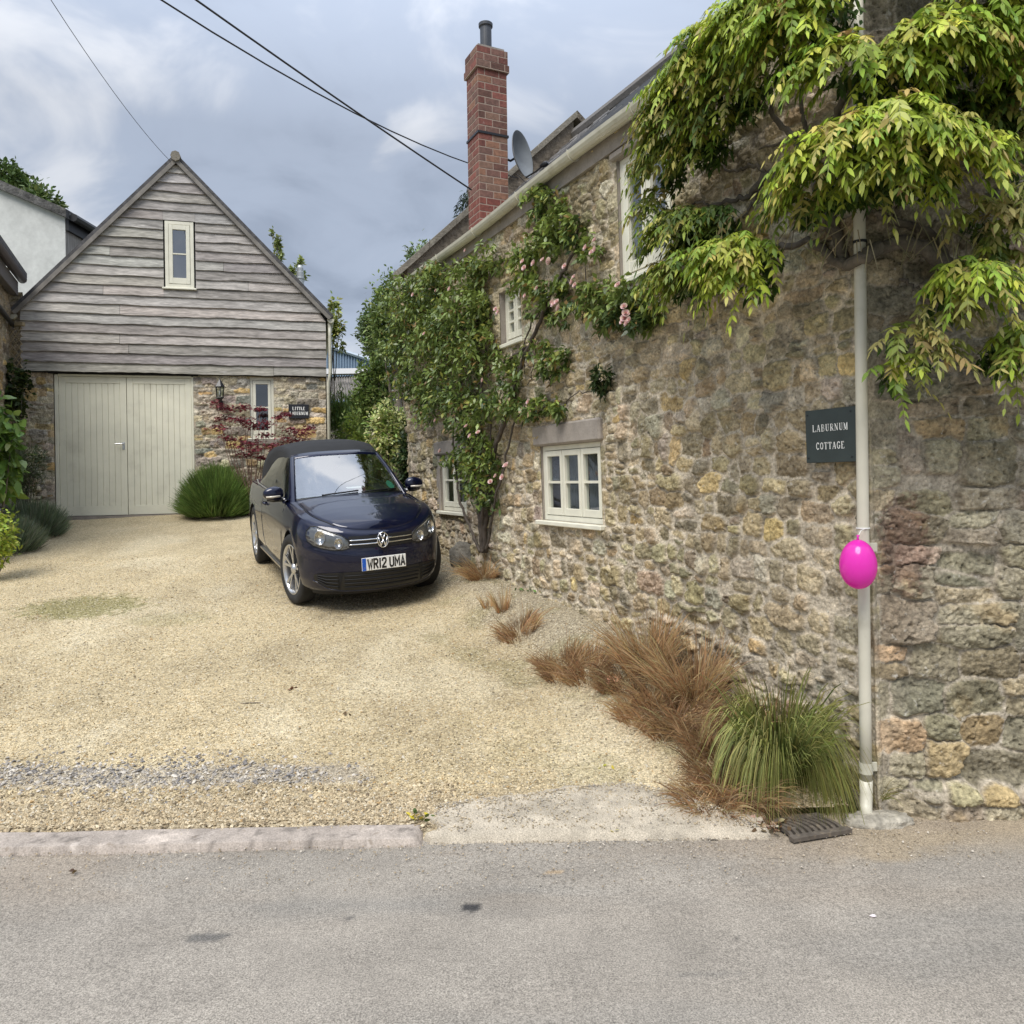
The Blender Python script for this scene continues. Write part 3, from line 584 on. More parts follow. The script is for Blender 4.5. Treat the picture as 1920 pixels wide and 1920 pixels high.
# ---- windows
MT['skypane'] = glass('old_mirror_bright_glass', refl=.30)
def window(pl, rc, parent, panels, bars, pane='pane', rec=.07, sill=True, sillw=.07, name='window', mat='cream', inner='curtain', fw=.05, sw=.045, depth=.55, sillh=.05):
    u0, u1, v0, v1 = rc; f = frame_fn(pl)
    w_ = MB()                                                           # reveal of dressed stone, then the outer frame
    o = MB()
    for a, b2 in (((u0, v0), (u0 + fw, v1)), ((u1 - fw, v0), (u1, v1)), ((u0 + fw, v1 - fw), (u1 - fw, v1)), ((u0 + fw, v0), (u1 - fw, v0 + fw * 1.1))):
        o.box((a[0], a[1], -rec - .07), (b2[0], b2[1], -rec), f, .004)
    fr = o.build('window', MT[mat], parent)
    for (a, b2) in (((u0 - .012, v0 - .012), (u0, v1 + .012)), ((u1, v0 - .012), (u1 + .012, v1 + .012)), ((u0, v1), (u1, v1 + .012)), ((u0, v0 - .012), (u1, v0))):
        w_.box((a[0], a[1], -rec - .2), (b2[0], b2[1], -.004), f)
    w_.build('reveal', MT['lintel'], parent).parent = fr
    pw = (u1 - u0 - 2 * fw) / panels; g0 = .006
    for i in range(panels):
        a, b2 = u0 + fw + i * pw + g0, u0 + fw + (i + 1) * pw - g0; c, d = v0 + fw * 1.1 + g0, v1 - fw - g0
        s = MB(); e = sw * ST
        s.box((a, c, -rec - .055), (a + sw, d, -rec + .006), f, .004); s.box((b2 - sw, c, -rec - .055), (b2, d, -rec + .006), f, .004)
        s.box((a + sw, d - e, -rec - .055), (b2 - sw, d, -rec + .005), f, .004); s.box((a + sw, c, -rec - .055), (b2 - sw, c + e * 1.25, -rec + .005), f, .004)
        for h in bars:
            vv = c + e * 1.25 + (d - c - e * 2.25) * h; s.box((a + sw, vv - .013, -rec - .04), (b2 - sw, vv + .013, -rec - .004), f)
        s.build('casement', MT[mat], parent).parent = fr
        gl = MB(); gl.add([pl.p(x, y_, -rec - .028) for x, y_ in ((a + sw, c + e), (b2 - sw, c + e), (b2 - sw, d - e), (a + sw, d - e))], [(0, 1, 2, 3)]); gl.build('pane', MT[pane], parent).parent = fr
    bxm = MB(); P = [pl.p(x, y_, -rec - z) for z in (.2, depth) for x, y_ in ((u0 - .15, v0 - .1), (u1 + .15, v0 - .1), (u1 + .15, v1 + .1), (u0 - .15, v1 + .1))]
    bxm.add(P, [(4, 5, 6, 7), (0, 4, 7, 3), (1, 2, 6, 5), (0, 1, 5, 4), (3, 7, 6, 2)]); bxm.build('room_lining', MT['room'], parent).parent = fr
    if inner == 'curtain':
        cu = MB(); cols = 40
        for s0, s1 in ((0.02, .34), (.40, .62), (.8, .9)):
            L = [[pl.p(u0 + (u1 - u0) * (s0 + (s1 - s0) * i / cols), y_, -rec - .30 + .02 * math.sin(i * 1.05)) for y_ in (v0 - .05, v1 + .05)] for i in range(cols + 1)]; cu.grid(L)
        cu.build('curtain', MT['curtain'], parent, smooth=True).parent = fr
    if sill:
        s = MB(); s.box((u0 - .06, v0 - sillh, -rec - .05), (u1 + .05, v0 - .002, sillw), f, .008); s.build('sill', MT[mat], parent).parent = fr
    return fr
MT['room'] = M('dim_room', (.05, .048, .045), .9); MT['curtain'] = M('linen_curtain', (.42, .43, .40), .9, trans=.3)
wf = window(FAC, W1, cot, 3, (.5,), rec=.025); wf['label'] = 'three-light casement window low on the wall'
wf = window(FAC, W2, cot, 2, (.55,), rec=.03); wf['label'] = 'low casement window half hidden by the climbing rose'
wf = window(FAC, W3, cot, 2, (.35, .7), sillw=.04); wf['label'] = 'narrow upper window behind rose stems'
wf = window(FAC, W4, cot, 2, (.52,), pane='skypane', sillw=.06, fw=.05, sw=.06, rec=.03); wf['label'] = 'upper window partly covered by wisteria'
m = MB(); la, lb = FAC.uv(1003, 836), FAC.uv(1133, 822); lc = FAC.uv(1003, 805); m.box((W1[0] - .11, W1[3] + .002, -.1), (W1[1] + .05, W1[3] + .225, .05), frame_fn(FAC), .02); m.build('lintel', MT['lintel'], cot)
m = MB(); m.box((W2[0] - .16, W2[3] + .002, -.1), (W2[1] + .1, W2[3] + .2, .045), frame_fn(FAC), .02); m.build('lintel', MT['lintel'], cot)
m = MB(); m.box((W2[0] - .15, W2[2] - .02, -.1), (W2[0] - .004, W2[3] + .01, .02), frame_fn(FAC), .02); m.build('jamb_stone', MT['lintel'], cot)
m = MB(); m.box((W4[0] - .06, W4[3] + .002, -.1), (W4[1] + .1, EAVE - .17, .048), frame_fn(FAC), .015); m.build('lintel', MT['lintel'], cot)
# ---- brick chimney
def chim_axes():
    c = at_depth(921, 430, 11.0); return c
ccen = np.array([*(WC + WD * 6.72 - WN * .47)]); chw, chd = .45, .40
cx_ = np.array([-WN[0], -WN[1]]); cyv = np.array([WD[0], WD[1]])
cf = lambda u, v, n: np.array([*(ccen + cx_ * u + cyv * v), n])
ZT = at_depth(920, 103, np.dot(ccen, [0, 1]))[2]; ZB = EAVE - .1
m = MB(); bm = MB(); g = np.random.default_rng(5); cz = .1; nC = int((ZT - ZB) / cz)
for i in range(nC):
    z0 = ZT - (nC - i) * cz; z1 = z0 + cz - .014; ex = .03 if i in (nC - 3,) else (.015 if i in (nC - 2, nC - 1) else 0)
    hw, hd = chw / 2 + ex, chd / 2 + ex; bl = .218; j = MB()
    for side in range(4):
        Lx = 2 * hw if side < 2 else 2 * hd; cuts = [0]; st = .5 if (i + side) % 2 == 0 else 1.0; p_ = (bl + .0) * st
        while p_ < Lx - .04: cuts.append(p_); p_ += bl
        cuts.append(Lx)
        for a, b2 in zip(cuts[:-1], cuts[1:]):
            kd = g.random(); cl = np.array([.185, .064, .048]) * g.uniform(.7, 1.25) if kd < .62 else np.array([.16, .075, .055]) * g.uniform(.6, 1.1) if kd < .85 else np.array([.24, .12, .075])
            if i < 9: cl = cl * .5 + np.array([.20, .052, .036]) * .5
            elif g.random() < .4: cl = cl * .5 + np.array([.13, .09, .07]) * .6
            a2, b4 = a + .006, b2 - .006; fr = -.05
            if side == 0: lo, hi = (-hw + a2, -hd, z0), (-hw + b4, -hd + .05, z1)
            elif side == 1: lo, hi = (-hw + a2, hd - .05, z0), (-hw + b4, hd, z1)
            elif side == 2: lo, hi = (-hw - .0005, -hd + a2, z0 + .0007), (-hw + .05, -hd + b4, z1 - .0007)
            else: lo, hi = (hw - .05, -hd + a2, z0 + .0007), (hw + .0005, -hd + b4, z1 - .0007)
            bm.box(lo, hi, cf, .003, tuple(cl))
    m.box((-hw + .003, -hd + .003, z0 - .014), (hw - .003, hd - .003, z1), cf)
MT['brick'] = M('brick', rough=.85, attr=True, var=[(22, 5, .3, .7, .7, 1.25), (90, 3, .3, .7, .85, 1.15)], tint=[((.36, .31, .28), 16, 5, .64, .78, .5)], bump=[(70, 4, .4, .005)])
ch = bm.build('chimney', MT['brick'], cot, usecol=True)
m.build('mortar_core', M('mortar', (.34, .26, .21), .95, bump=[(60, 3, .4, .005)]), cot).parent = ch
m = MB(); m.prism([(-.2, -.18), (.2, -.18), (.2, .18), (-.2, .18)], ZT - .03, ZT + .03, cf); m.build('flaunching', MT['lintel'], cot).parent = ch
m = MB(); pr = [(0.001, .0), (.078, .0), (.082, .05), (.082, .36), (.10, .37), (.102, .41), (.08, .415), (.075, .30), (0.001, .28)]
m.lathe([(a, ZT + .02 + b2 * ST * .76) for a, b2 in pr], 24, cf); m.build('chimney_pot', M('sooty_pot', (.045, .05, .06), .45, var=[(6, 4, .3, .7, .6, 1.5)]), cot, smooth=False).parent = ch
# strap holding the dish bracket
m = MB(); ZS = at_depth(930, 262, ccen[1])[2]
m.box((-chw / 2 - .012, -chd / 2 - .012, ZS - .016), (chw / 2 + .012, chd / 2 + .012, ZS + .016), cf); m.build('strap', MT['iron'], cot).parent = ch
# ---- satellite dish on the chimney
dc = at_depth(976, 291, ccen[1] + .05); dish = empty('satellite_dish', dc, 'grey satellite dish bolted to the side of the brick chimney', 'satellite dish')
dn_ = np.array([.80, -.56, .12 * ST]); dn_ /= np.linalg.norm(dn_); dx = np.cross([0, 0, 1.0], dn_); dx /= np.linalg.norm(dx); dz = np.cross(dn_, dx)
df = lambda a, b2, n_: dc + (dx * a + dz * b2 * ST) + dn_ * n_
m = MB(); pr = []
for r_ in np.linspace(0.001, .26, 9): pr.append((r_, .10 * (r_ / .26) ** 2 - .06))
m.lathe(pr + [(.265, .042), (.26, .034)] + [(r_, .10 * (r_ / .26) ** 2 - .072) for r_ in np.linspace(.255, .001, 8)], 36, lambda a, b2, n_: df(a * .92, b2, n_))
m.build('reflector', M('dish_grey', (.19, .205, .215), .5, var=[(6, 3, .3, .7, .85, 1.1)]), dish, smooth=True)
m = MB(); lnb = df(.0, -.22, .36); m.tube([df(0, -.26, .03), df(0, -.25, .2), lnb], .012, 8); m.build('arm', MT['iron'], dish)
m = MB(); m.tube([lnb + dn_ * .05 + [0, 0, .01], lnb + dn_ * .03, lnb - dn_ * .01, lnb - dn_ * .07], [.03, .038, .038, .02], 10); m.build('receiver_head', MT['iron'], dish)
m = MB(); m.tube([df(0, 0, -.07), df(-.03, -.02, -.16), cf(chw / 2 - .01, -.05, dc[2] - .03)], .018, 8); m.box((chw / 2 + .002, -.12, dc[2] - .14), (chw / 2 + .03, .03, dc[2] + .1), cf, .006); m.build('mounting_bracket', MT['iron'], dish)
m = MB(); m.tube([lnb, df(.03, -.34, .22), df(-.02, -.38, .08), df(-.05, -.2, -.08)], .006, 6); m.build('lead', MT['cable'], dish)
# ---- rainwater pipe at the corner, from the eaves to its shoe above the drain
pt, pb = FAC.hit(1606, -60, .10), FAC.hit(1624, 1478, .10)
pb = np.array([pb[0], pb[1], pb[2]]); mid = [pt + (pb - pt) * k for k in np.linspace(0, 1, 12)]
pr_ = .034
m = MB(); m.tube(mid, pr_, 20); MT['pipe'] = M('aged_cream_pipe', (.60, .57, .465), .4, var=[(3, 4, .3, .7, .88, 1.06)], tint=[((.30, .28, .20), 5, 5, .60, .78, .5)]); dp = m.build('downpipe', MT['pipe'], cot, smooth=True); dp['label'] = 'cream downpipe running down the corner of the house'
m = MB(); m.tube([pb + [0, 0, .05], pb - [0, 0, .03], pb + [-.02, -.035, -.10], pb + [-.03, -.075, -.15]], [.037, .037, .036, .034], 16); m.build('pipe_shoe', MT['pipe'], cot, smooth=True).parent = dp
for py_, sidew in ((1027, .10), (1437, .10), (452, .0)):
    c0 = np.array(min(mid, key=lambda a: 0)); zz = FAC.hit(1618, py_, .10)[2]; k = (pt[2] - zz) / (pt[2] - pb[2]); c0 = pt + (pb - pt) * k; b2 = MB()
    hh = .032 if sidew else .008; b2.lathe([(pr_ + .0015, -hh), (pr_ + .005, -hh), (pr_ + .005, hh), (pr_ + .0015, hh)], 20, lambda a, b_, n_: c0 + np.array([a, b_, n_]), closed=True)
    if sidew: b2.box((pr_, -.004, -.028), (pr_ + .055, .01, .028), lambda a, b_, n_: c0 + np.array([a, b_ + .01, n_]), .004)
    b2.build('pipe_bracket' if sidew else 'pipe_tie', MT['gutter'] if sidew else MT['cable'], cot).parent = dp
# ================================================================ garage with weathered boards
GU = np.array([.9645, .2643, 0]); GN = np.array([.2643, -.9645, 0])
p0 = np.array([-8.1, 16.0, 0]); GAR = Plane(p0, GU, (0, 0, 1), GN)
gl = GAR.uv(42, 700)[0]; gr = GAR.uv(612, 706)[0]; vb0 = np.mean([GAR.uv(45, 697)[1], GAR.uv(612, 706)[1]]); vap = GAR.uv(330, 304)[1]; uap = GAR.uv(330, 304)[0]
vel, ver = GAR.uv(40, 577)[1], GAR.uv(611, 588)[1]; vg0 = float(zt(p0[0], p0[1])) - .35
uap = (gl + gr) / 2 * .35 + uap * .65
gar = empty('boarded_garage', GAR.p((gl + gr) / 2, 1.3, 0), 'garage with weathered boarded gable over stone and cream double doors', 'garage')
f = frame_fn(GAR)
DR = rectc(GAR, (100, 703), (362, 705), (106, 971), (366, 965)); GW1 = rectc(GAR, (311, 416), (361, 419), (314, 541), (364, 542)); GW2 = rectc(GAR, (467, 707), (513, 708), (470, 822), (515, 821))
GAP = .016
ua = np.arange(gl + .03, gr - .01, .017); va = np.arange(vg0, vb0 + .03, .017)
pal3 = [(.44, .385, .285), (.37, .335, .265), (.51, .45, .32), (.56, .41, .19), (.54, .48, .38), (.31, .295, .255), (.58, .46, .26)]
U, V, H, C = rubble(ua, va, (.16, .42), (.07, .17), 31, pal3, [5, 4, 3, 2.2, 2, 2, 1], (.44, .39, .31), (.0, .03), e=(.01, .10), p=3.8, warp=.022)
DRW = (DR[0], DR[1], vg0 - 1, DR[3] + .05)
wall_mesh('wall', GAR, ua, va, H, C, MT['stone'], gar, [DRW, GW2])
MT['board'] = M('weathered_board', rough=.88, spec=.2, attr=True, mscale=(1, 1, 9), var=[(2.2, 6, .3, .7, .68, 1.26), (7, 6, .35, .65, .75, 1.22)], tint=[((.45, .43, .41), 3.3, 5, .56, .72, .7), ((.075, .068, .064), 1.7, 4, .60, .76, .6)], bump=[(9, 6, .3, .006)])
bh = (vap - vb0) / 22.3; SV = []; SF = []; SC = []; g = np.random.default_rng(12)
def edge_u(v):
    lu = gl + (uap - gl) * np.clip((v - vel) / (vap - vel), 0, 1); ru = gr + (uap - gr) * np.clip((v - ver) / (vap - ver), 0, 1); return lu, ru
for i in range(23):
    v0 = vb0 + i * bh; v1 = v0 + bh * 1.12
    if v0 >= vap - .03: break
    l0, r0 = edge_u(v0); l1, r1 = edge_u(min(v1, vap - .02)); segs = [(0., 1.)]
    cuts = sorted(g.uniform(.15, .85, g.integers(0, 2) if i < 14 else 0)); segs = list(zip([0.] + list(cuts), list(cuts) + [1.]))
    out_ = []
    hole = v1 > GW1[2] - .02 and v0 < GW1[3] + .02
    for s0, s1 in segs:
        ss = [(s0, s1)]
        if hole:
            ha, hb = (GW1[0] - .05 - l0) / (r0 - l0), (GW1[1] + .05 - l0) / (r0 - l0); ss = [x for x in ((s0, min(s1, ha)), (max(s0, hb), s1)) if x[1] - x[0] > .01]
        out_ += ss
        if hole and s1 > ha and s0 < hb:
            for c0, c1 in (((max(v0, GW1[3] + .014), v1) if v1 > GW1[3] + .02 else (0, 0)), ((v0, min(v1, GW1[2] - .05)) if v0 < GW1[2] - .06 else (0, 0))):
                if c1 - c0 > .01:
                    b = len(SV); ua_, ub_ = GW1[0] - .05, GW1[1] + .05; kk = (c0 - v0) / (v1 - v0); SV += [GAR.p(x_, y_, n_) for x_ in (ua_, ub_) for y_, n_ in ((c0, .05), (c0, .093 - .03 * kk), (c1, .058 if c1 == v1 else .07))]; SC += [np.array([.38, .36, .335])] * 6; SF += [[b, b + 3, b + 4, b + 1], [b + 1, b + 4, b + 5, b + 2]]
    for s0, s1 in out_:
        cl = np.array([.388, .362, .332]) * g.uniform(.75, 1.22) * (1 + g.normal(0, .02, 3)); nseg = max(2, int((s1 - s0) * (r0 - l0) / .14)); b = len(SV); ph = g.uniform(0, 50)
        for k in range(nseg + 1):
            s = s0 + (s1 - s0) * k / nseg; u = l0 + (r0 - l0) * s + (.003 if k == 0 and s0 > 0 else -.003 if k == nseg and s1 < 1 else 0); ut = min(max(u, l1), r1); vt = v1
            if u < l1: vt = v0 + (v1 - v0) * max(0.02, (u - l0) / max(l1 - l0, 1e-6))
            if u > r1: vt = v0 + (v1 - v0) * max(0.02, (r0 - u) / max(r0 - r1, 1e-6))
            vt = min(vt, vap - .01)
            wv = .026 * (vnoise(np.array(u * 2.2 + ph), np.array(0.), 3) - .5) + .012 * (vnoise(np.array(u * 9 + ph), np.array(3.), 4) - .5)
            SV += [GAR.p(u, v0 + wv, .05), GAR.p(u, v0 + wv, .095), GAR.p(u, v0 + wv + (vt - v0) * .5, .078), GAR.p(u, vt, .056)]; SC += [cl * (1 + .2 * (vnoise(np.array(u * 1.7 + ph), np.array(9.), 6) - .5))] * 4
        for k in range(nseg):
            a = b + k * 4
            for r_ in range(3): SF.append([a + r_, a + 4 + r_, a + 5 + r_, a + 1 + r_])
        for a in (b, b + nseg * 4): SF.append([a, a + 1, a + 2, a + 3])
mesh_obj('boarding', SV, SF, MT['board'], gar, SC)
DPT = 8.0
m = MB(); pl5 = [(gl, vb0 - .02), (gr, vb0 - .02), (gr, ver), (uap, vap), (gl, vel)]
m.prism(pl5, -.02, .045, f); m.build('gable_backing', MT['dark'], gar)
for q5 in ([f(gl + .03, vg0, .0), f(gl + .03, vg0, -DPT), f(gl + .03, vel, -DPT), f(gl + .03, vel, .0)], [f(gr, vg0, -.02), f(gr, vg0, -DPT), f(gr, ver, -DPT), f(gr, ver, -.02)], [f(gl, vg0, -DPT), f(gr, vg0, -DPT), f(gr, ver, -DPT), f(uap, vap, -DPT), f(gl, vel, -DPT)]):
    m = MB(); m.add(q5, [list(range(len(q5)))]); m.build('wall', bpy.data.materials['plain_rubble'], gar)
def slope_slab(ua_, va_, ub_, vb_, off, th, n0, n1):
    d = np.array([ub_ - ua_, vb_ - va_]); nn = np.array([-d[1], d[0]]) / np.linalg.norm(d); nn = nn if nn[1] > 0 else -nn
    a, b = np.array([ua_, va_]) + nn * off, np.array([ub_, vb_]) + nn * off
    return [tuple(a), tuple(b), tuple(b + nn * th), tuple(a + nn * th)]
m = MB(); v_ = MB()
for (ue, ve) in ((gl - .10, vel - .13), (gr + .10, ver - .13)):
    m.prism(slope_slab(ue, ve, uap, vap, .03, .07, 0, 0), .13, -DPT - .1, f)
    v_.prism(slope_slab(ue, ve, uap, vap, -.05, .078, 0, 0), .13, .16, f)
rf = m.build('roof', M('dark_slate_roof', (.07, .068, .07), .8, var=[(10, 4, .3, .7, .6, 1.4)], bump=[(15, 4, .5, .02)]), gar)
v_.build('verge_board', M('grey_verge', (.20, .185, .165), .85, var=[(5, 5, .3, .7, .7, 1.25)], mscale=(1, 1, 1), bump=[(30, 4, .3, .005)]), gar)
m = MB(); m.tube([f(uap, vap + .06, .2), f(uap, vap + .06, -DPT)], .10, 8, zs=1.1); m.build('ridge', MT['coping'], gar).parent = rf
# garage gutters' ends and the right-hand downpipe
for sgn, ue, ve in ((-1, gl - .13, vel - .16), (1, gr + .11, ver - .14)):
    m = MB(); P = [(.075 * math.cos(a), .09 * math.sin(a)) for a in np.linspace(math.pi, 2 * math.pi, 10)]; m.prism([(ue + a, ve + b) for a, b in P], .12, -DPT, f); m.build('gutter', MT['gutter'], gar)
m = MB(); ud = gr + .085; m.tube([f(ud, ver - .22, .02), f(ud, ver - .5, .03), f(ud, vb0 + .1, .03), f(ud - .05, vb0 - .12, .03), f(ud - .05, vg0 + .1, .03)], .038, 12); m.build('downpipe', MT['gutter'], gar, smooth=True)
window(GAR, (GW1[0] - .02, GW1[1] + .02, GW1[2], GW1[3] + .0), gar, 1, (.5,), rec=-.085, pane='skypane', sill=True, sillw=.125, inner=None, fw=.07, sw=.075, sillh=.04)['label'] = 'slim window high in the boarded gable'
window(GAR, GW2, gar, 1, (.5,), rec=.03, inner=None, fw=.06, sw=.06, sillw=.03, sillh=.03)['label'] = 'slim window in the stone beside the doors'
m = MB(); m.box((GW2[0] - .1, GW2[2] - .13, -.1), (GW2[1] + .06, GW2[2] - .034, .03), f, .01); m.build('sill_stone', MT['lintel'], gar)
# doors
m = MB(); jr = .07
for a, b in (((DR[0], vg0), (DR[0] + jr, DR[3])), ((DR[1] - jr * .6, vg0), (DR[1], DR[3])), ((DR[0] + jr, DR[3] - .03), (DR[1] - jr * .6, DR[3] + .04))): m.box((a[0], a[1], -.14), (b[0], b[1], -.015), f, .004)
m.build('door_frame', MT['sage'], gar)
m = MB(); m.box((DR[0] - .1, DR[3] + .01, -.3), (DR[1] + .1, vb0 + .06, .02), f); m.build('lintel', MT['dark'], gar)
umid = GAR.uv(238, 835)[0]
for li, (a, b) in enumerate(((DR[0] + jr + .006, umid - .005), (umid + .005, DR[1] - jr * .6 - .006))):
    c, d = DR[2] + .03, DR[3] - .035; m = MB(); tr_, rl = .13, .12
    m.box((a, c, -.09), (a + rl, d, -.035), f, .004); m.box((b - rl, c, -.09), (b, d, -.035), f, .004); m.box((a + rl, d - tr_, -.09), (b - rl, d, -.0355), f, .004); m.box((a + rl, c, -.09), (b - rl, c + tr_ * 1.5, -.0355), f, .004)
    npk = 9; pw = (b - a - 2 * rl) / npk
    for k in range(npk): m.box((a + rl + k * pw + .0015, c + tr_ * 1.5, -.085), (a + rl + (k + 1) * pw - .0015, d - tr_, -.043), f, .006)
    lf = m.build('door', MT['sage'], gar)
    for vv in (d - .3, (c + d) / 2 + .1, c + .3):
        h = MB(); uu = a - .004 if li == 0 else b + .004; h.box((uu - .012, vv - .09, -.036), (uu + .012, vv + .09, -.026), f, .004); h.build('hinge', MT['gutter'], gar).parent = lf
    if li == 0:
        h = MB(); uh, vh = GAR.uv(231, 834); h.box((uh - .025, vh - .1, -.036), (uh + .025, vh + .06, -.028), f, .003); h.tube([f(uh, vh + .02, -.03), f(uh, vh + .02, .025), f(uh - .02, vh + .02, .03), f(uh - .15, vh + .02, .03)], .012, 8); h.tube([f(uh, vh - .07, -.03), f(uh, vh - .07, -.018)], .016, 10)
        h.build('handle', M('brushed_steel', (.62, .62, .62), .3, 1.), gar).parent = lf
m = MB(); m.box((DR[0], DR[2] - .3, -.35), (DR[1], DR[2] + .02, .02), f); m.build('threshold', MT['lintel'], gar)
# flue behind the right slope
fl = at_depth(563, 515, 18.5); m = MB(); lf2 = lambda a, b, n_: fl + np.array([a, b, n_])
m.lathe([(.001, -.8), (.085, -.8), (.085, -.12), (.10, -.11), (.10, -.08), (.085, -.07), (.085, .06), (.075, .07), (.075, .16), (.06, .22), (.001, .225)], 20, lf2); m.build('flue', M('galvanised', (.45, .47, .47), .35, .6), gar, smooth=False).parent = rf
# ================================================================ lettering: mitred ribbons
def ribbon(mb, pts, wd, fr, n=0.0, ext=0.0):
    p = np.array(pts, float)
    if ext:
        a = p[0] - p[1]; p[0] = p[0] + a / np.linalg.norm(a) * ext; a = p[-1] - p[-2]; p[-1] = p[-1] + a / np.linalg.norm(a) * ext
    L, Rr = [], []
    for i in range(len(p)):
        d0 = p[i] - p[i - 1] if i else p[1] - p[0]; d1 = p[i + 1] - p[i] if i < len(p) - 1 else p[-1] - p[-2]
        d0 = d0 / np.linalg.norm(d0); d1 = d1 / np.linalg.norm(d1); t = d0 + d1; t /= np.linalg.norm(t) + 1e-9; nn = np.array([-t[1], t[0]]); k = 1 / max(.42, abs(nn @ np.array([-d1[1], d1[0]])))
        L.append(p[i] + nn * wd / 2 * k); Rr.append(p[i] - nn * wd / 2 * k)
    b = [fr(*q, n) for q in L] + [fr(*q, n) for q in Rr]; m = len(p); mb.add(b, [(i, m + i, m + i + 1, i + 1) for i in range(m - 1)])
PLATE = {'W': [[(0, 1), (.26, 0), (.5, .72), (.74, 0), (1, 1)]], 'R': [[(0, 0), (0, 1), (.72, 1), (1, .86), (1, .64), (.72, .48), (.12, .48)], [(.5, .44), (1, 0)]], '1': [[(.5, 0), (.5, 1)]],
         '2': [[(0, .76), (.06, .92), (.28, 1), (.72, 1), (.96, .9), (1, .74), (.9, .58), (.02, .1), (.0, 0), (1, 0)]], 'U': [[(0, 1), (0, .2), (.14, .04), (.36, 0), (.64, 0), (.86, .04), (1, .2), (1, 1)]],
         'M': [[(0, 0), (0, 1), (.5, .32), (1, 1), (1, 0)]], 'A': [[(0, 0), (.5, 1), (1, 0)], [(.26, .3), (.74, .3)]]}
T, t_ = 1.0, .42
SERIF = {'L': [(T, [(.25, .05), (.25, .95)]), (t_, [(.08, .03), (.92, .03), (.95, .25)]), (t_, [(.08, .97), (.45, .97)])],
         'I': [(T, [(.5, .05), (.5, .95)]), (t_, [(.3, .03), (.7, .03)]), (t_, [(.3, .97), (.7, .97)])],
         'T': [(T, [(.5, .05), (.5, .93)]), (t_, [(.04, .75), (.06, .96), (.94, .96), (.96, .75)]), (t_, [(.3, .03), (.7, .03)])],
         'E': [(T, [(.25, .05), (.25, .95)]), (t_, [(.08, .03), (.86, .03), (.9, .24)]), (t_, [(.08, .97), (.82, .97), (.84, .78)]), (t_, [(.35, .52), (.65, .52)])],
         'A': [(t_, [(.1, .04), (.46, .97)]), (T, [(.54, .97), (.86, .05)]), (t_, [(.24, .34), (.64, .34)]), (t_, [(-.02, .03), (.24, .03)]), (t_, [(.68, .03), (1.02, .03)])],
         'B': [(T, [(.25, .05), (.25, .95)]), (t_, [(.08, .97), (.6, .97), (.8, .86), (.8, .66), (.6, .53), (.36, .53)]), (t_, [(.62, .5), (.88, .4), (.88, .14), (.65, .03), (.08, .03)])],
         'U': [(T, [(.22, .95), (.22, .22), (.36, .06)]), (t_, [(.4, .03), (.62, .03), (.8, .2), (.8, .95)]), (t_, [(.03, .98), (.42, .98)]), (t_, [(.64, .98), (.96, .98)])],
         'R': [(T, [(.25, .05), (.25, .95)]), (t_, [(.08, .97), (.6, .97), (.82, .84), (.82, .64), (.6, .5), (.36, .5)]), (T * .9, [(.55, .47), (.88, .05)]), (t_, [(.08, .03), (.42, .03)]), (t_, [(.86, .03), (1.02, .03)])],
         'N': [(t_, [(.16, .05), (.16, .93)]), (T, [(.22, .93), (.8, .06)]), (t_, [(.86, .02), (.86, .95)]), (t_, [(.0, .97), (.2, .98)]), (t_, [(.7, .98), (1.02, .98)]), (t_, [(.02, .03), (.32, .03)])],
         'M': [(t_, [(.12, .05), (.12, .93)]), (T * .9, [(.2, .95), (.5, .08)]), (t_, [(.54, .08), (.8, .93)]), (T, [(.9, .95), (.9, .05)]), (t_, [(-.03, .98), (.17, .985)]), (t_, [(.84, .985), (1.06, .98)]), (t_, [(-.02, .02), (.26, .02)]), (t_, [(.74, .02), (1.06, .02)])],
         'C': [(T * .8, [(.86, .8), (.68, .94), (.42, .95), (.2, .76), (.14, .5), (.2, .24), (.42, .05), (.68, .06), (.88, .2)]), (t_, [(.9, .98), (.9, .72)])],
         'G': [(T * .8, [(.84, .8), (.66, .94), (.42, .95), (.2, .76), (.14, .5), (.2, .24), (.42, .05), (.66, .05), (.84, .15)]), (t_, [(.9, .98), (.9, .72)]), (T, [(.86, .12), (.86, .42)]), (t_, [(.66, .45), (1.04, .45)])],
         'O': [(T * .75, [(.5, .955), (.24, .84), (.12, .5), (.24, .16), (.5, .045), (.76, .16), (.88, .5), (.76, .84), (.5, .955)])]}
def serif_text(mb, text, fr, cx, cyy, h, adv, sw, gw=.78):
    x = cx - len(text) * adv / 2
    for ch in text:
        for i, (wt, pts) in enumerate(SERIF[ch]):
            ribbon(mb, [(x + (adv - adv * gw) / 2 + a * adv * gw, cyy - h / 2 + b * h) for a, b in pts], sw * wt, fr, .0004 * i)
        x += adv
# ================================================================ the car
CH = np.array([.462, -.887]); CP = np.array([-1.88, 9.62])
CHX = np.array([CH[0], CH[1], float(zt(CP[0] - CH[0], CP[1] - CH[1]) - zt(*CP)) * -1.0]); CLY = np.array([-CH[1], CH[0], .117 * CH[0]])
CHX /= np.linalg.norm(CHX); CLY -= CHX * (CLY @ CHX); CLY /= np.linalg.norm(CLY); CZ = np.cross(CHX, CLY)
car = empty('convertible_car', (0, 0, 0), 'navy blue soft-top convertible car parked on the gravel drive', 'car')
car.rotation_mode = 'QUATERNION'
mw = Matrix(((CHX[0], CLY[0], CZ[0], CP[0]), (CHX[1], CLY[1], CZ[1], CP[1]), (CHX[2], CLY[2], CZ[2], float(zt(*CP)) + .012), (0, 0, 0, 1)))
car.location = mw.to_translation(); car.rotation_quaternion = mw.to_quaternion()
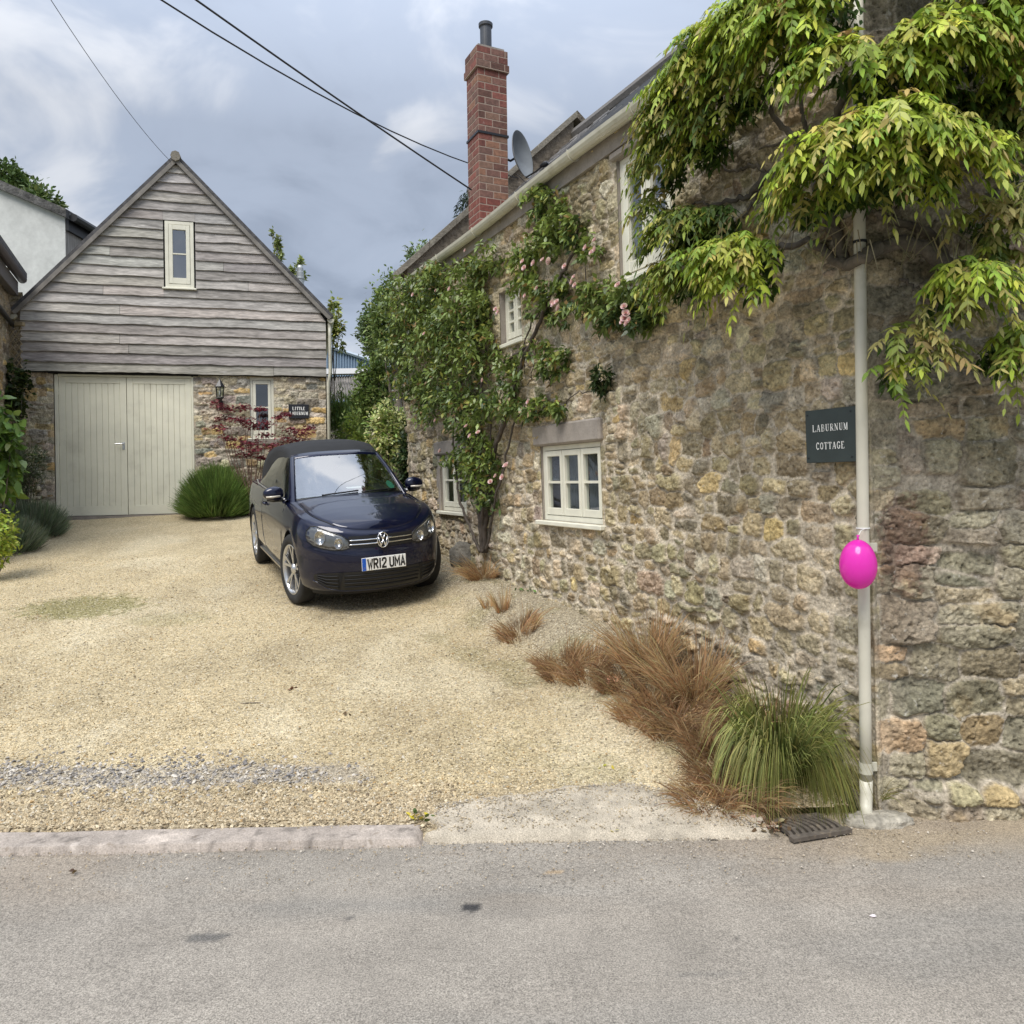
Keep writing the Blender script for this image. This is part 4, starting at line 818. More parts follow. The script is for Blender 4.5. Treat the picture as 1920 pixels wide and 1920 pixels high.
def cb(mb, name, mat, parent=None, smooth=True, usecol=False):
    mb.v = [(a, b, c * ST) for a, b, c in mb.v]
    o = mb.build(name, mat, car, smooth, local=True, usecol=usecol)
    if parent is not None: o.parent = parent
    return o
MT['paint'] = M('navy_metallic_paint', (.0042, .006, .025), .30, .30, .12, coat=1., coat_rough=.015, rvar=None)
MT['softtop'] = M('black_canvas', (.013, .0135, .015), .85, bump=[(300, 2, .3, .002)], var=[(4, 3, .3, .7, .85, 1.2)])
MT['tyre'] = M('tyre_rubber', (.018, .018, .018), .8, var=[(8, 3, .3, .7, .7, 1.4)])
MT['alloy'] = M('alloy_silver', (.60, .60, .60), .28, .85); MT['chrome'] = M('chrome', (.75, .76, .78), .08, 1.)
MT['screen'] = glass('windscreen_glass', (.66, .74, .72), .31, .012); MT['sideglass'] = glass('tinted_side_glass', (.42, .52, .48), .10, .01)
MT['lens'] = glass('headlight_lens', (.96, .97, .97), .05, .01); MT['trim'] = M('black_trim', (.008, .008, .009), .4); MT['cabin'] = M('cabin_grey', (.05, .05, .052), .8)
MT['signal'] = M('clear_lens', (.55, .50, .42), .15, coat=1.)
BW, XF, FA, FN, XR, RA = .885, .872, .72, 2.2, -3.37, .5
def half_outline(nf=46, ns=96, nr=26):
    P = []; N = []; K = []
    for i in range(nf):
        ph = (i / nf) ** .85 * math.pi / 2; P.append((XF - FA + FA * math.cos(ph) ** (2 / FN), BW * math.sin(ph) ** (2 / FN))); K.append(math.cos(ph) ** 1.2)
    for i in range(ns):
        x = (XF - FA) + (XR + RA - XF + FA) * i / ns; P.append((x, BW)); K.append(0.)
    for i in range(nr + 1):
        ph = math.pi / 2 * i / nr; P.append((XR + RA - RA * max(math.sin(ph), 0) ** (2 / 2.6), BW * max(math.cos(ph), 0) ** (2 / 2.6))); K.append(0.)
    P = np.array(P); d = np.gradient(P, axis=0); Nn = np.stack([-d[:, 1], d[:, 0]], 1); Nn = -Nn / np.linalg.norm(Nn, axis=1)[:, None]
    Nn[0] = (1, 0); Nn[-1] = (-1, 0); Nn = np.where((P[:, 1] >= BW - 1e-6)[:, None], [[0., 1.]], Nn)
    return P, Nn, np.array(K)
OP, ON, OK_ = half_outline()
def zs_of(x, y): return np.interp(x, [-3.37, -3.0, -2.2, -1.2, -.4, .1, .45, .70, .80, .872], [.87, .895, .895, .885, .865, .835, .80, .755, .73, .705])
zc_of = lambda x: np.interp(x, [-3.37, -3.1, -2.5, -.5, -.3, 0, .3, .55, .72, .80, .872], [.90, .93, .94, .94, .925, .90, .865, .82, .782, .752, .715])
FQ = ([0, .08, .2, .33, .5, .62, .68, .74, .86, .95, 1.], [.09, .035, .008, .0, -.004, .0, .012, .02, .03, .047, .085])
SQ = ([0, .05, .13, .18, .3, .5, .62, .72, .80, .88, .94, 1.], [.10, .05, .028, .012, .004, .0, .002, .008, .02, .038, .058, .09])
def inset(q, k): return np.interp(q, *FQ) * k + np.interp(q, *SQ) * (1 - k)
def zb_of(k): return .165 * k + .195 * (1 - k)
def body_pt(P, N, k, q):
    zs = zs_of(P[..., 0], P[..., 1]); zb = zb_of(k); i = inset(q, k)
    return np.stack([P[..., 0] - N[..., 0] * i, P[..., 1] - N[..., 1] * i, zb + (zs - zb) * q], -1)
def front(y, z, off=0.0):
    """point on the nose of the car at lateral y, height z, standing off along the outward normal"""
    a = np.abs(np.asarray(y, float)); z = np.asarray(z, float); nf = 46
    y_, x_, k_ = OP[:nf + 1, 1], OP[:nf + 1, 0], OK_[:nf + 1]
    P = np.stack([np.interp(a, y_, x_), a], -1); N = np.stack([np.interp(a, y_, ON[:nf + 1, 0]), np.interp(a, y_, ON[:nf + 1, 1])], -1); k = np.interp(a, y_, k_)
    zs = zs_of(P[..., 0], a); zb = zb_of(k); q = (z - zb) / (zs - zb); i = inset(q, k) - off
    s = np.sign(np.asarray(y, float) + 1e-12); return np.stack([P[..., 0] - N[..., 0] * i, (P[..., 1] - N[..., 1] * i) * s, np.broadcast_to(z, a.shape)], -1)
def side(x, z, sg, off=0.0):
    x, z = np.broadcast_arrays(np.asarray(x, float), np.asarray(z, float)); zs = zs_of(x, 0); zb = .195; q = (z - zb) / (zs - zb)
    return np.stack([x, sg * (BW - inset(q, 0.) + off), z], -1)
QR = np.concatenate([np.linspace(0, .9, 34), [.925, .95, .975, 1.0]]); FR = np.array([.03, .07, .12, .2, .3, .42, .56, .7, .85, 1.0])
def shell_rows():
    rows = [body_pt(OP, ON, OK_, q) for q in QR]; top = rows[-1]
    tgt = np.stack([np.where(OP[:, 0] > XF - FA, .2 + (OP[:, 0] - (XF - FA)) / FA * .52, np.clip(OP[:, 0], -3.1, .2)), np.zeros(len(OP)), np.zeros(len(OP))], -1)
    for f in FR:
        p = top * (1 - f) + tgt * f; p[:, 2] = top[:, 2] + (zc_of(p[:, 0]) - top[:, 2]) * np.clip(1 - (1 - f) ** 2.6, 0, 1); rows.append(p)
    return np.array(rows)
SH = shell_rows(); nr_, ns_ = SH.shape[:2]
WHX = (0.0, -2.578); RARCH = .352; ZH = .318
b = MB()
for sg in (1, -1):
    V = SH.copy(); V[..., 1] *= sg; flat = V.reshape(-1, 3)
    dl = np.full(len(flat), True)
    inside = np.zeros(len(flat), bool)
    for hx in WHX:
        dx, dz = flat[:, 0] - hx, flat[:, 2] - ZH; d = np.hypot(dx, dz); near = (np.abs(flat[:, 1]) > .6) & (np.abs(d - RARCH) < .022) & (flat[:, 2] < .8)
        flat[near, 0] = hx + dx[near] / d[near] * RARCH; flat[near, 2] = ZH + dz[near] / d[near] * RARCH
        d = np.hypot(flat[:, 0] - hx, flat[:, 2] - ZH); inside |= (np.abs(flat[:, 1]) > .6) & (d <= RARCH + 1e-4) & (flat[:, 2] < .75)
    F = []
    for i in range(nr_ - 1):
        for j in range(ns_ - 1):
            q = (i * ns_ + j, i * ns_ + j + 1, (i + 1) * ns_ + j + 1, (i + 1) * ns_ + j)
            if inside[list(q)].all(): continue
            F.append(q if sg > 0 else q[::-1])
    b.add(flat, F)
body = cb(b, 'body', MT['paint'])
m = MB(); m.box((-3.1, -.62, .17), (.42, .62, .62)); cb(m, 'underbody', MT['trim'], smooth=False)
for hx in WHX:                                                             # wheel-arch lips and liners
    for sg in (1, -1):
        m = MB(); L = []
        for a in np.linspace(-.42, math.pi + .42, 30):
            x, z = hx + RARCH * math.cos(a), ZH + RARCH * math.sin(a); y = float(side(x, max(z, .2), sg)[1]) - sg * (BW - float(np.interp(-x, -OP[:60, 0], OP[:60, 1]))) + sg * .002; L.append([(x, y, z), (x - .004 * math.cos(a), sg * .60, z)])
        m.grid(L); cb(m, 'wheel_arch', MT['trim'])
# bonnet, standing a hair proud of the wings
js = [j for j in range(ns_) if SH[-11, j, 0] > -.24]
TP = SH[-len(FR) - 1]
TG = np.stack([np.where(OP[:, 0] > XF - FA, .2 + (OP[:, 0] - (XF - FA)) / FA * .52, np.clip(OP[:, 0], -3.1, .2)), np.zeros(len(OP)), np.zeros(len(OP))], -1)
def top_pt(j, f, up=0.0):
    p = TP[j] * (1 - f) + TG[j] * f; p[2] = TP[j, 2] + (zc_of(p[0]) - TP[j, 2]) * np.clip(1 - (1 - f) ** 2.6, 0, 1) + up; return p
f0 = lambda j: .135 - .115 * float(sm(.55, .95, OK_[j]))
m = MB()
for sg in (1, -1):
    L = []
    for q in np.linspace(0, 1, 14):
        L.append([top_pt(j, f0(j) + (1 - f0(j)) * q, .006) * [1, sg, 1] for j in js])
    e = [p - np.array([0, 0, .012]) for p in L[0]]; m.grid([e] + L, flip=sg < 0)
cb(m, 'bonnet', MT['paint'])
for sg in (1, -1):
    m = MB(); m.tube([top_pt(j, f0(j) - .012, .002) * [1, sg, 1] for j in js if OK_[j] < .75], .0045, 6); cb(m, 'bonnet_gap', MT['trim'], bpy.data.objects['bonnet'])
# headlights
HLP = [(.375, .578), (.372, .61), (.392, .655), (.47, .693), (.57, .722), (.68, .752), (.765, .775), (.812, .772), (.838, .735), (.842, .69), (.825, .645), (.77, .605), (.68, .578), (.57, .562), (.46, .560)]
hm = lambda P: [(.375 + (a - .375) * .91, .575 + (b - .575) * .90) for a, b in P]
HLP = hm(HLP)
def patch(poly, off, n=7, sg=1):
    c = np.mean(poly, 0); V = [front(sg * c[0], c[1], off)]; F = []; k = len(poly)
    for r_ in range(1, n + 1):
        for p in poly:
            q = c + (np.array(p) - c) * r_ / n; V.append(front(sg * q[0], q[1], off * (1 - .75 * (r_ / n) ** 6)))
    for j in range(k):
        f = [0, 1 + j, 1 + (j + 1) % k]; F.append(f if sg > 0 else f[::-1])
        for r_ in range(n - 1):
            f = [1 + r_ * k + j, 1 + (r_ + 1) * k + j, 1 + (r_ + 1) * k + (j + 1) % k, 1 + r_ * k + (j + 1) % k]; F.append(f if sg > 0 else f[::-1])
    return V, F
MT['hl_house'] = M('headlamp_housing', (.16, .165, .17), .3, .6)
for sg in (-1, 1):
    m = MB(); m.add(*patch(HLP, .003, 4, sg)); hl = cb(m, 'headlight', MT['hl_house'])
    ring = [front(sg * p[0], p[1], .006) for p in HLP]; m = MB(); m.tube(ring + [ring[0]], .006, 6, caps=False); cb(m, 'seal', MT['trim'], hl)
    for (yy_, zz_, rr) in ((.671, .666, .062), (.489, .617, .047)):
        c0 = front(sg * yy_, zz_, .004); ax = front(sg * yy_, zz_, 1.0) - c0; ax[2] = 0; ax /= np.linalg.norm(ax); ax = ax * .75 + np.array([.25, 0, .05]); ax /= np.linalg.norm(ax); u_ = np.cross([0, 0, 1.], ax); u_ /= np.linalg.norm(u_); v_ = np.cross(ax, u_)
        m = MB(); m.lathe([(rr, .022), (rr * .97, .024), (rr * .75, .004), (rr * .4, -.004), (.018, -.006), (.014, .012), (.001, .016)], 24, lambda a, b2, n_: c0 + u_ * a + v_ * b2 + ax * n_); cb(m, 'reflector', MT['chrome'], hl)
    low_ = [(.40, .578), (.55, .572), (.68, .588), (.77, .612), (.80, .63), (.68, .605), (.55, .590), (.40, .592)]; low_ = hm(low_)
    m = MB(); m.add(*patch(low_, .006, 2, sg)); cb(m, 'lower_shroud', MT['trim'], hl)
    top_ = [(.44, .672), (.57, .714), (.70, .748), (.77, .762), (.69, .735), (.57, .702)]; top_ = hm(top_)
    m = MB(); m.add(*patch(top_, .008, 2, sg)); cb(m, 'indicator', MT['signal'], hl)
    m = MB(); m.add(*patch(HLP, .030, 8, sg)); cb(m, 'lens', MT['lens'], hl)
# grille with two bright strips and the round badge
def fgrid(mb, y0, y1, z0, z1, off, n=30, kz=3):
    mb.grid([[front(y, z0 + (z1 - z0) * k / kz, off) for y in np.linspace(y0, y1, n)] for k in range(kz + 1)], flip=True)
m = MB(); fgrid(m, -.385, .385, .572, .672, .009); gri = cb(m, 'grille', MT['trim'])
for z0 in (.603, .638):
    m = MB(); L = [front(y, z0, .014) for y in np.linspace(-.375, .375, 40)]; m.tube(L, .0055, 6); cb(m, 'chrome_strip', MT['chrome'], gri)
bc = front(0, .628, .022); bf = lambda a, b2, n_: bc + np.array([n_ - b2 * .12, a, b2])
m = MB(); m.lathe([(.001, -.006), (.066, -.006), (.066, .004), (.001, .006)], 36, bf); bdg = cb(m, 'badge', MT['trim'], gri)
m = MB(); m.lathe([(.058, .004), (.060, .012), (.066, .012), (.069, .004), (.066, -.004)], 40, bf, closed=True)
for pts in ([(-.44, .80), (0, .06), (.44, .80)], [(-.88, .40), (-.44, -.80), (0, .0), (.44, -.80), (.88, .40)]):
    P = [np.array([a * .062, b2 * .062]) for a, b2 in pts]
    for a, b2 in zip(P[:-1], P[1:]): m.tube([bf(*a, .009), bf(*b2, .009)], .0072, 8)
MT['chrome2'] = M('bright_emblem', (.82, .83, .85), .12, 1.); cb(m, 'emblem', MT['chrome2'], bdg)
# lower intake
INT = [(-.74, .30), (-.72, .365), (-.5, .372), (.5, .372), (.72, .365), (.74, .30), (.66, .245), (.45, .222), (-.45, .222), (-.66, .245)]
m = MB(); k = 44
def zlo(y): return np.interp(abs(y), [0, .45, .62, .735], [.205, .208, .230, .30])
def zhi(y): return np.interp(abs(y), [0, .5, .70, .735], [.374, .372, .362, .345])
m.grid([[front(y, zlo(y) + (zhi(y) - zlo(y)) * f, .008) for y in np.linspace(-.735, .735, k)] for f in np.linspace(0, 1, 5)], flip=True); itk = cb(m, 'lower_intake', MT['trim'])
MT['slatb'] = M('satin_black_slat', (.011, .011, .012), .6, spec=.3)
for f in (.2, .4, .6, .8):
    for y0, y1 in ((-.70, -.50), (-.44, .44), (.50, .70)):
        m = MB(); m.tube([front(y, zlo(y) + (zhi(y) - zlo(y)) * f, .015) for y in np.linspace(y0, y1, 16)], .0065, 6); cb(m, 'slat', MT['slatb'], itk)
for sg in (-1, 1):
    m = MB(); m.grid([[front(sg * y, zlo(y) + (zhi(y) - zlo(y)) * f, .012) for y in np.linspace(.445 + .05 * (1 - f), .495 + .02 * (1 - f), 4)] for f in np.linspace(0, 1, 4)], flip=sg > 0); cb(m, 'intake_divider', MT['slatb'], itk)
m = MB(); ring = [front(y, zlo(y) - .006, .006) for y in np.linspace(-.745, .745, 50)]; m.tube(ring, .007, 6); cb(m, 'intake_lip', MT['paint'], itk)
m = MB(); L = [[front(y, z, o_) for y in np.linspace(-.8, .8, 50)] for z, o_ in ((.158, -.03), (.165, .006), (.19, .010), (.198, .0))]; m.grid(L, flip=True); cb(m, 'bumper_spoiler', MT['slatb'])
# number plate
px0 = float(front(.0, .43)[0]) + .012; pf = lambda a, b2, n_: np.array([px0 + n_ - (b2) * .03, a, .432 + b2])
m = MB(); m.box((-.26, -.0555, -.012), (.26, .0555, .002), pf, .003); plt = cb(m, 'number_plate', M('plate_white', (.80, .80, .78), .35, coat=.5), smooth=False)
m = MB(); m.add([pf(a, b2, .0032) for a, b2 in ((-.258, -.0535), (-.212, -.0535), (-.212, .0535), (-.258, .0535))], [(0, 1, 2, 3)]); cb(m, 'blue_band', M('plate_blue', (.012, .10, .50), .4), plt, smooth=False)
m = MB(); x = -.190; chh, chw_, swd = .076, .042, .0175
for ch in 'WR12 UMA':
    if ch == ' ': x += .026; continue
    wv = .016 if ch == '1' else (.050 if ch in 'WM' else chw_)
    for i, st in enumerate(PLATE[ch]): ribbon(m, [(x + a * wv, (b2 - .5) * chh) for a, b2 in st], swd, pf, .0034 + .0004 * i, swd * .3)
    x += wv + .0205
cb(m, 'lettering', M('plate_black', (.012, .012, .012), .5), plt, smooth=False)
m = MB()
for k, (a0, b0) in enumerate(((-.242, -.034), (-.228, -.034))): ribbon(m, [(a0, b0 - .008), (a0, b0 + .008), (a0 + .007, b0 + .008)], .003, pf, .0036)
cb(m, 'band_letters', MT['chrome2'], plt, smooth=False)
m = MB(); m.box((-.12, -.071, -.01), (.12, -.060, .004), pf, .002); cb(m, 'plate_lip', MT['trim'], plt, smooth=False)
# ---- greenhouse
def ws(u, v): return np.array([-.27 - .72 * v - (.15 - .07 * v) * abs(u) ** 2.4, (.715 - .145 * v) * u, .918 + .352 * v - .028 * abs(u) ** 3 + .02 * math.sin(math.pi * v)])
m = MB(); m.grid([[ws(u, v) for u in np.linspace(-.965, .965, 25)] for v in np.linspace(.02, .96, 13)], flip=True); scr = cb(m, 'windscreen', MT['screen'])
m = MB()
for sg in (-1, 1):
    L = []
    for v in np.linspace(-.10, 1.0, 16): 
        a, o_ = ws(sg * .965, v), ws(sg * 1.04, v); i_ = ws(sg * 1.085, v); L.append([a, a + [.008, 0, .010], o_ + [.004, 0, .012], i_ + [-.03, 0, -.012], i_ + [-.07, -sg * .02, -.03]])
    m.grid(L, flip=sg < 0)
L = []
for u in np.linspace(-1.04, 1.04, 25): a = ws(u, .955); c0 = ws(u, 1.06); L.append([a, a + [-.005, 0, .012], c0 + [0, 0, .012], c0 + [-.03, 0, -.02]])
m.grid(L); cb(m, 'windscreen_frame', MT['paint'])
m = MB(); L = [[ws(u, v) + [0, 0, -.006] for u in np.linspace(-.99, .99, 20)] for v in (-.06, .06)]; m.grid(L, flip=True); cb(m, 'cowl', MT['trim'])
for (u0, v0, u1, v1) in ((-.55, .01, .1, .05), (.15, .015, .85, .05)):
    m = MB(); m.tube([ws(u0 + (u1 - u0) * k, v0 + (v1 - v0) * k) + [.01, 0, .012] for k in np.linspace(0, 1, 10)], .008, 6); cb(m, 'wiper', MT['trim'])
def roofz(x): return np.interp(x, [-3.0, -2.8, -2.55, -2.3, -2.0, -1.7, -1.4, -1.2, -1.04], [.93, 1.02, 1.17, 1.285, 1.36, 1.385, 1.375, 1.345, 1.292])
def railz(x): return np.interp(x, [-3.0, -2.75, -2.5, -2.25, -2.0, -1.7, -1.4, -1.04], [.905, .905, .91, 1.01, 1.14, 1.215, 1.238, 1.235])
def raily(x): return np.interp(x, [-3.0, -2.75, -2.5, -2.25, -2.0, -1.7, -1.4, -1.04], [.60, .70, .745, .715, .67, .635, .625, .615])
m = MB(); L = []
for x in np.linspace(-3.0, -1.04, 34):
    row = []
    for u in np.linspace(-1, 1, 29):
        a = abs(u); zr, rz, ry = float(roofz(x)), float(railz(x)), float(raily(x))
        yy_ = np.sign(u) * ry * min(1.0, (a / .88) ** .92 if a < .88 else 1.0) * (.965 if a < .88 else .965 + .035 * (a - .88) / .12)
        ze = zr - .055 - .02 * (zr < 1.3); z = zr - (zr - ze) * (a / .88) ** 2.6 if a < .88 else ze + (rz - ze) * ((a - .88) / .12)
        row.append((x - .05 * a ** 2 * (x > -1.3), yy_, z))
    L.append(row)
m.grid(L); cb(m, 'soft_top', MT['softtop'])
for sg in (-1, 1):
    m = MB(); L = []
    for x in np.linspace(-.60, -2.38, 26):
        tz = railz(x) + .01 if x < -1.06 else .905 + (1.238 - .905) * np.clip((-.50 - x) / .56, 0, 1); ty = raily(x) - .008 if x < -1.06 else .775 - (.775 - .607) * np.clip((-.50 - x) / .56, 0, 1)
        by_, bz_ = .79, .895; L.append([(x, sg * (by_ + (ty - by_) * f + .02 * math.sin(math.pi * f)), bz_ + (max(tz, bz_ + .01) - bz_) * f) for f in np.linspace(0, 1, 7)])
    m.grid(L, flip=sg > 0); cb(m, 'side_window', MT['sideglass'])
    m = MB(); m.tube([(x, sg * (.805 if x > -2.4 else .805 - (-2.4 - x) * .12), .897 + .012 * np.clip((-1.9 - x) / .8, 0, 1)) for x in np.linspace(-.52, -2.85, 24)], .010, 8, zs=.8); cb(m, 'waist_strip', MT['alloy'])
    m = MB(); L = []
    for x in np.linspace(-.45, -2.9, 26): L.append([(x, sg * .83, float(zs_of(x, 0)) - .006), (x, sg * .80, .892), (x, sg * .76, .898)])
    m.grid(L, flip=sg > 0); cb(m, 'window_ledge', MT['paint'])
    # door outline, handle, sill, fuel
    m = MB(); gp_ = [side(x, z, sg, .0015) for x, z in [(-.47, .86), (-.46, .8), (-.44, .6), (-.45, .42), (-.50, .315), (-.7, .285), (-1.4, .285), (-1.66, .31), (-1.76, .42), (-1.82, .6), (-1.84, .75), (-1.83, .86)]]; m.tube(gp_, .0042, 6)
    dr = cb(m, 'door_gap', MT['trim'])
    m = MB(); m.tube([side(-1.50, .765, sg, .012), side(-1.54, .768, sg, .035), side(-1.66, .770, sg, .035), side(-1.70, .768, sg, .012)], [.012, .014, .014, .012], 8); cb(m, 'door_handle', MT['paint'])
    m = MB(); m.tube([side(x, .235, sg, .012) for x in np.linspace(-.40, -2.18, 20)], .024, 8); cb(m, 'sill_trim', MT['paint'])
    # door mirror
    mc = np.array([-.60, sg * .925, .95]); m = MB(); V = []
    for i in range(13):
        th = math.pi * i / 12; row = []
        for j in range(20):
            a = 2 * math.pi * j / 20; ex = math.cos(th); rr = math.sin(th) ** .7; row.append(mc + [.075 * np.sign(math.cos(a)) * abs(math.cos(a)) ** .8 * rr * (1 if math.cos(a) > 0 else .5), sg * (-.125) * ex, .07 * np.sign(math.sin(a)) * abs(math.sin(a)) ** .85 * rr * (1 - .18 * (ex < 0) * -ex)])
        V.append(row + [row[0]])
    m.grid(V, flip=sg > 0); mi = cb(m, 'wing_mirror', MT['paint'])
    m = MB(); m.tube([mc + [.068, sg * .10, -.022], mc + [.082, sg * .02, -.024], mc + [.076, -sg * .07, -.02]], [.008, .011, .009], 8); cb(m, 'indicator', MT['signal'], mi)
    m = MB(); m.tube([mc + [.01, -sg * .03, -.062], mc + [.01, -sg * .12, -.066], mc + [-.02, -sg * .20, -.065]], [.022, .02, .022], 8, zs=.8); m.tube([mc + [0, sg * .08, -.055], mc + [0, 0, -.064], mc + [.01, -sg * .06, -.062]], [.02, .03, .026], 8, zs=.6); cb(m, 'mirror_base', MT['trim'], mi)
m = MB(); m.box((-1.2, -.68, .60), (-.40, .68, .93), None, .06); dash = cb(m, 'dashboard', MT['cabin'])
m = MB(); wc = np.array([-.98, -.36, .965]); m.lathe([(.18 + .016 * math.cos(a), .016 * math.sin(a)) for a in np.linspace(0, 2 * math.pi, 9)[:-1]], 32, lambda a, b2, n_: wc + np.array([n_ * .9 - b2 * .42, a, b2 * .9 + n_ * .42]), closed=True); m.box((-.17, -.03, -.01), (.17, .03, .01), lambda a, b2, n_: wc + np.array([n_ * .9 - b2 * .42, a, b2 * .9 + n_ * .42]), .008); cb(m, 'steering_wheel', MT['trim'])
for yy_ in (-.36, .36):
    m = MB(); m.box((-1.72, yy_ - .24, .5), (-1.52, yy_ + .24, 1.12), None, .07); m.box((-1.70, yy_ - .13, 1.13), (-1.58, yy_ + .13, 1.30), None, .05); cb(m, 'seat', MT['cabin'])
m = MB(); rm = ws(0, .86); m.box(tuple(rm + [-.10, -.12, -.05]), tuple(rm + [-.06, .12, .01]), None, .015); m.tube([rm + [-.05, 0, -.03], rm + [-.01, 0, .0]], .015, 8); cb(m, 'rear_view_mirror', MT['trim'])
m = MB(); p_ = [(-.62, .02, .945), (-.62, .24, .945), (-.72, .24, .95), (-.72, .02, .95)]; m.add(p_, [(0, 1, 2, 3)]); cb(m, 'paper_permit', M('paper', (.8, .8, .78), .7), smooth=False)
m = MB(); c0 = (.80, .17); m.add([ws(c0[0] + .075 * math.cos(a), c0[1] + .09 * math.sin(a)) + [-.004, 0, -.006] for a in np.linspace(0, 2 * math.pi, 20)[:-1]], [list(range(19))]); cb(m, 'round_sticker', M('sticker_green', (.10, .42, .28), .6), smooth=False)
# rear lights, just in case someone walks round
for sg in (-1, 1):
    m = MB(); m.box((-3.30, sg * .60 - .13, .70), (-3.18, sg * .60 + .13, .86), None, .04); cb(m, 'tail_light', M('red_lens', (.25, .01, .01), .2, coat=1.))
# ---- wheels
def wheel(hx, sg, steer):
    c0 = np.array([hx, sg * .775, ZH]); cs, sn = math.cos(steer), math.sin(steer)
    def wf(a, b2, n_): a_, y_ = a, sg * n_; return c0 + np.array([a_ * cs - y_ * sn, a_ * sn + y_ * cs, b2])
    m = MB(); m.lathe([(.225, -.10), (.27, -.108), (.305, -.10), (.317, -.075), (.318, .0), (.317, .075), (.305, .098), (.27, .106), (.225, .10)], 48, wf, closed=True); ty = cb(m, 'wheel', MT['tyre'])
    m = MB(); m.lathe([(.20, -.09), (.228, -.09), (.232, .098), (.222, .104), (.212, .092), (.20, .06)], 48, wf, closed=True); cb(m, 'rim', MT['alloy'], ty)
    m = MB(); m.lathe([(.001, .0), (.205, .0), (.205, -.02), (.001, -.02)], 32, wf); cb(m, 'brake_disc', M('brake_dark', (.03, .03, .032), .5, .3), ty)
    for k in range(5):
        m = MB()
        for dd in (-.15, .15):
            a0 = 2 * math.pi * k / 5 + .3; a1 = a0 + dd * 1.25; r0, r1 = .045, .215; P = []
            for rr, aw, zz in ((r0, .36, .072), (.10, .20, .078), (r1, .115, .092)):
                ac = a0 + (a1 - a0) * (rr / r1) ** .6; P.append([wf(rr * math.cos(ac - aw / 2), rr * math.sin(ac - aw / 2), zz - .012), wf(rr * math.cos(ac - aw / 2), rr * math.sin(ac - aw / 2), zz), wf(rr * math.cos(ac + aw / 2), rr * math.sin(ac + aw / 2), zz), wf(rr * math.cos(ac + aw / 2), rr * math.sin(ac + aw / 2), zz - .012)])
            m.grid(P)
        cb(m, 'spoke', MT['alloy'], ty, smooth=False)
    m = MB(); m.lathe([(.001, .094), (.03, .093), (.034, .086), (.05, .076), (.052, .05), (.001, .05)], 24, wf); cb(m, 'hub_cap', MT['alloy'], ty)
for sg in (-1, 1):
    wheel(WHX[0], sg, R(14)); wheel(WHX[1], sg, 0)
# ================================================================ leaves and blades
def unit(a): return a / (np.linalg.norm(a, axis=-1, keepdims=True) + 1e-9)
class LF:
    def __init__(self): self.V = []; self.F = []; self.C = []; self.n = 0
    def strips(self, P, D, S, L, W, C, pos, wid, droop=0., tipc=None):
        P, D, S, C = (np.asarray(a, float) for a in (P, D, S, C)); n = len(P); L = np.broadcast_to(L, n); W = np.broadcast_to(W, n); dr = np.broadcast_to(droop, n); r = len(pos); V = np.empty((n, r, 2, 3)); CC = np.empty((n, r, 2, 3))
        for i, (s, q) in enumerate(zip(pos, wid)):
            c = P + D * (L * s)[:, None]; c[:, 2] -= dr * L * s * s; h = S * (W * q / 2)[:, None]; V[:, i, 0] = c - h; V[:, i, 1] = c + h
            cc = C if tipc is None else C * (1 - s) + np.asarray(tipc) * s; CC[:, i, 0] = cc; CC[:, i, 1] = cc
        f = np.array([[2 * i, 2 * i + 1, 2 * i + 3, 2 * i + 2] for i in range(r - 1)]); F = f[None] + (np.arange(n) * 2 * r)[:, None, None] + self.n
        self.V.append(V.reshape(-1, 3)); self.C.append(CC.reshape(-1, 3)); self.F.append(F.reshape(-1, 4)); self.n += n * 2 * r
    def leaves(self, P, D, L, W, C, droop=.15, near=False, roll=1.2, up=None):
        n = len(P); r = np.random.default_rng(n); u = np.array([0, 0, 1.]) if up is None else up
        S = unit(np.cross(D, u + r.normal(0, roll * .5, (n, 3))))
        if near: self.strips(P, D, S, L, W, C, (0, .3, .62, 1), (.12, .95, .82, .05), droop)
        else: self.strips(P, D, S, L, W, C, (0, .45, 1), (.2, 1, .1), droop)
    def build(self, name, mat, parent=None, loc=None): return mesh_obj(name, np.concatenate(self.V), np.concatenate(self.F), mat, parent, np.concatenate(self.C), False, loc)
def rdir(n, g): return unit(g.normal(size=(n, 3)))
def jit(c, n, g, a=.25): return np.clip(np.asarray(c, float) * (1 + g.normal(0, a, (n, 1))) * (1 + g.normal(0, .06, (n, 3))), .004, .9)
def pickc(cols, wts, n, g, a=.2):
    return jit(np.asarray(cols)[g.choice(len(cols), n, p=np.array(wts) / sum(wts))], n, g, a)
def ghit(px, py, lift=0.0):
    d = ray(px, py); lo, hi = 2.5, 40.
    for _ in range(50):
        m_ = (lo + hi) / 2
        if CAMZ + d[2] * m_ > float(drive_z(d[0] * m_, d[1] * m_)) + lift: lo = m_
        else: hi = m_
    return np.array([d[0] * lo, d[1] * lo, CAMZ + d[2] * lo])
wpl = lambda px: FAC if px < 1640 else GAB
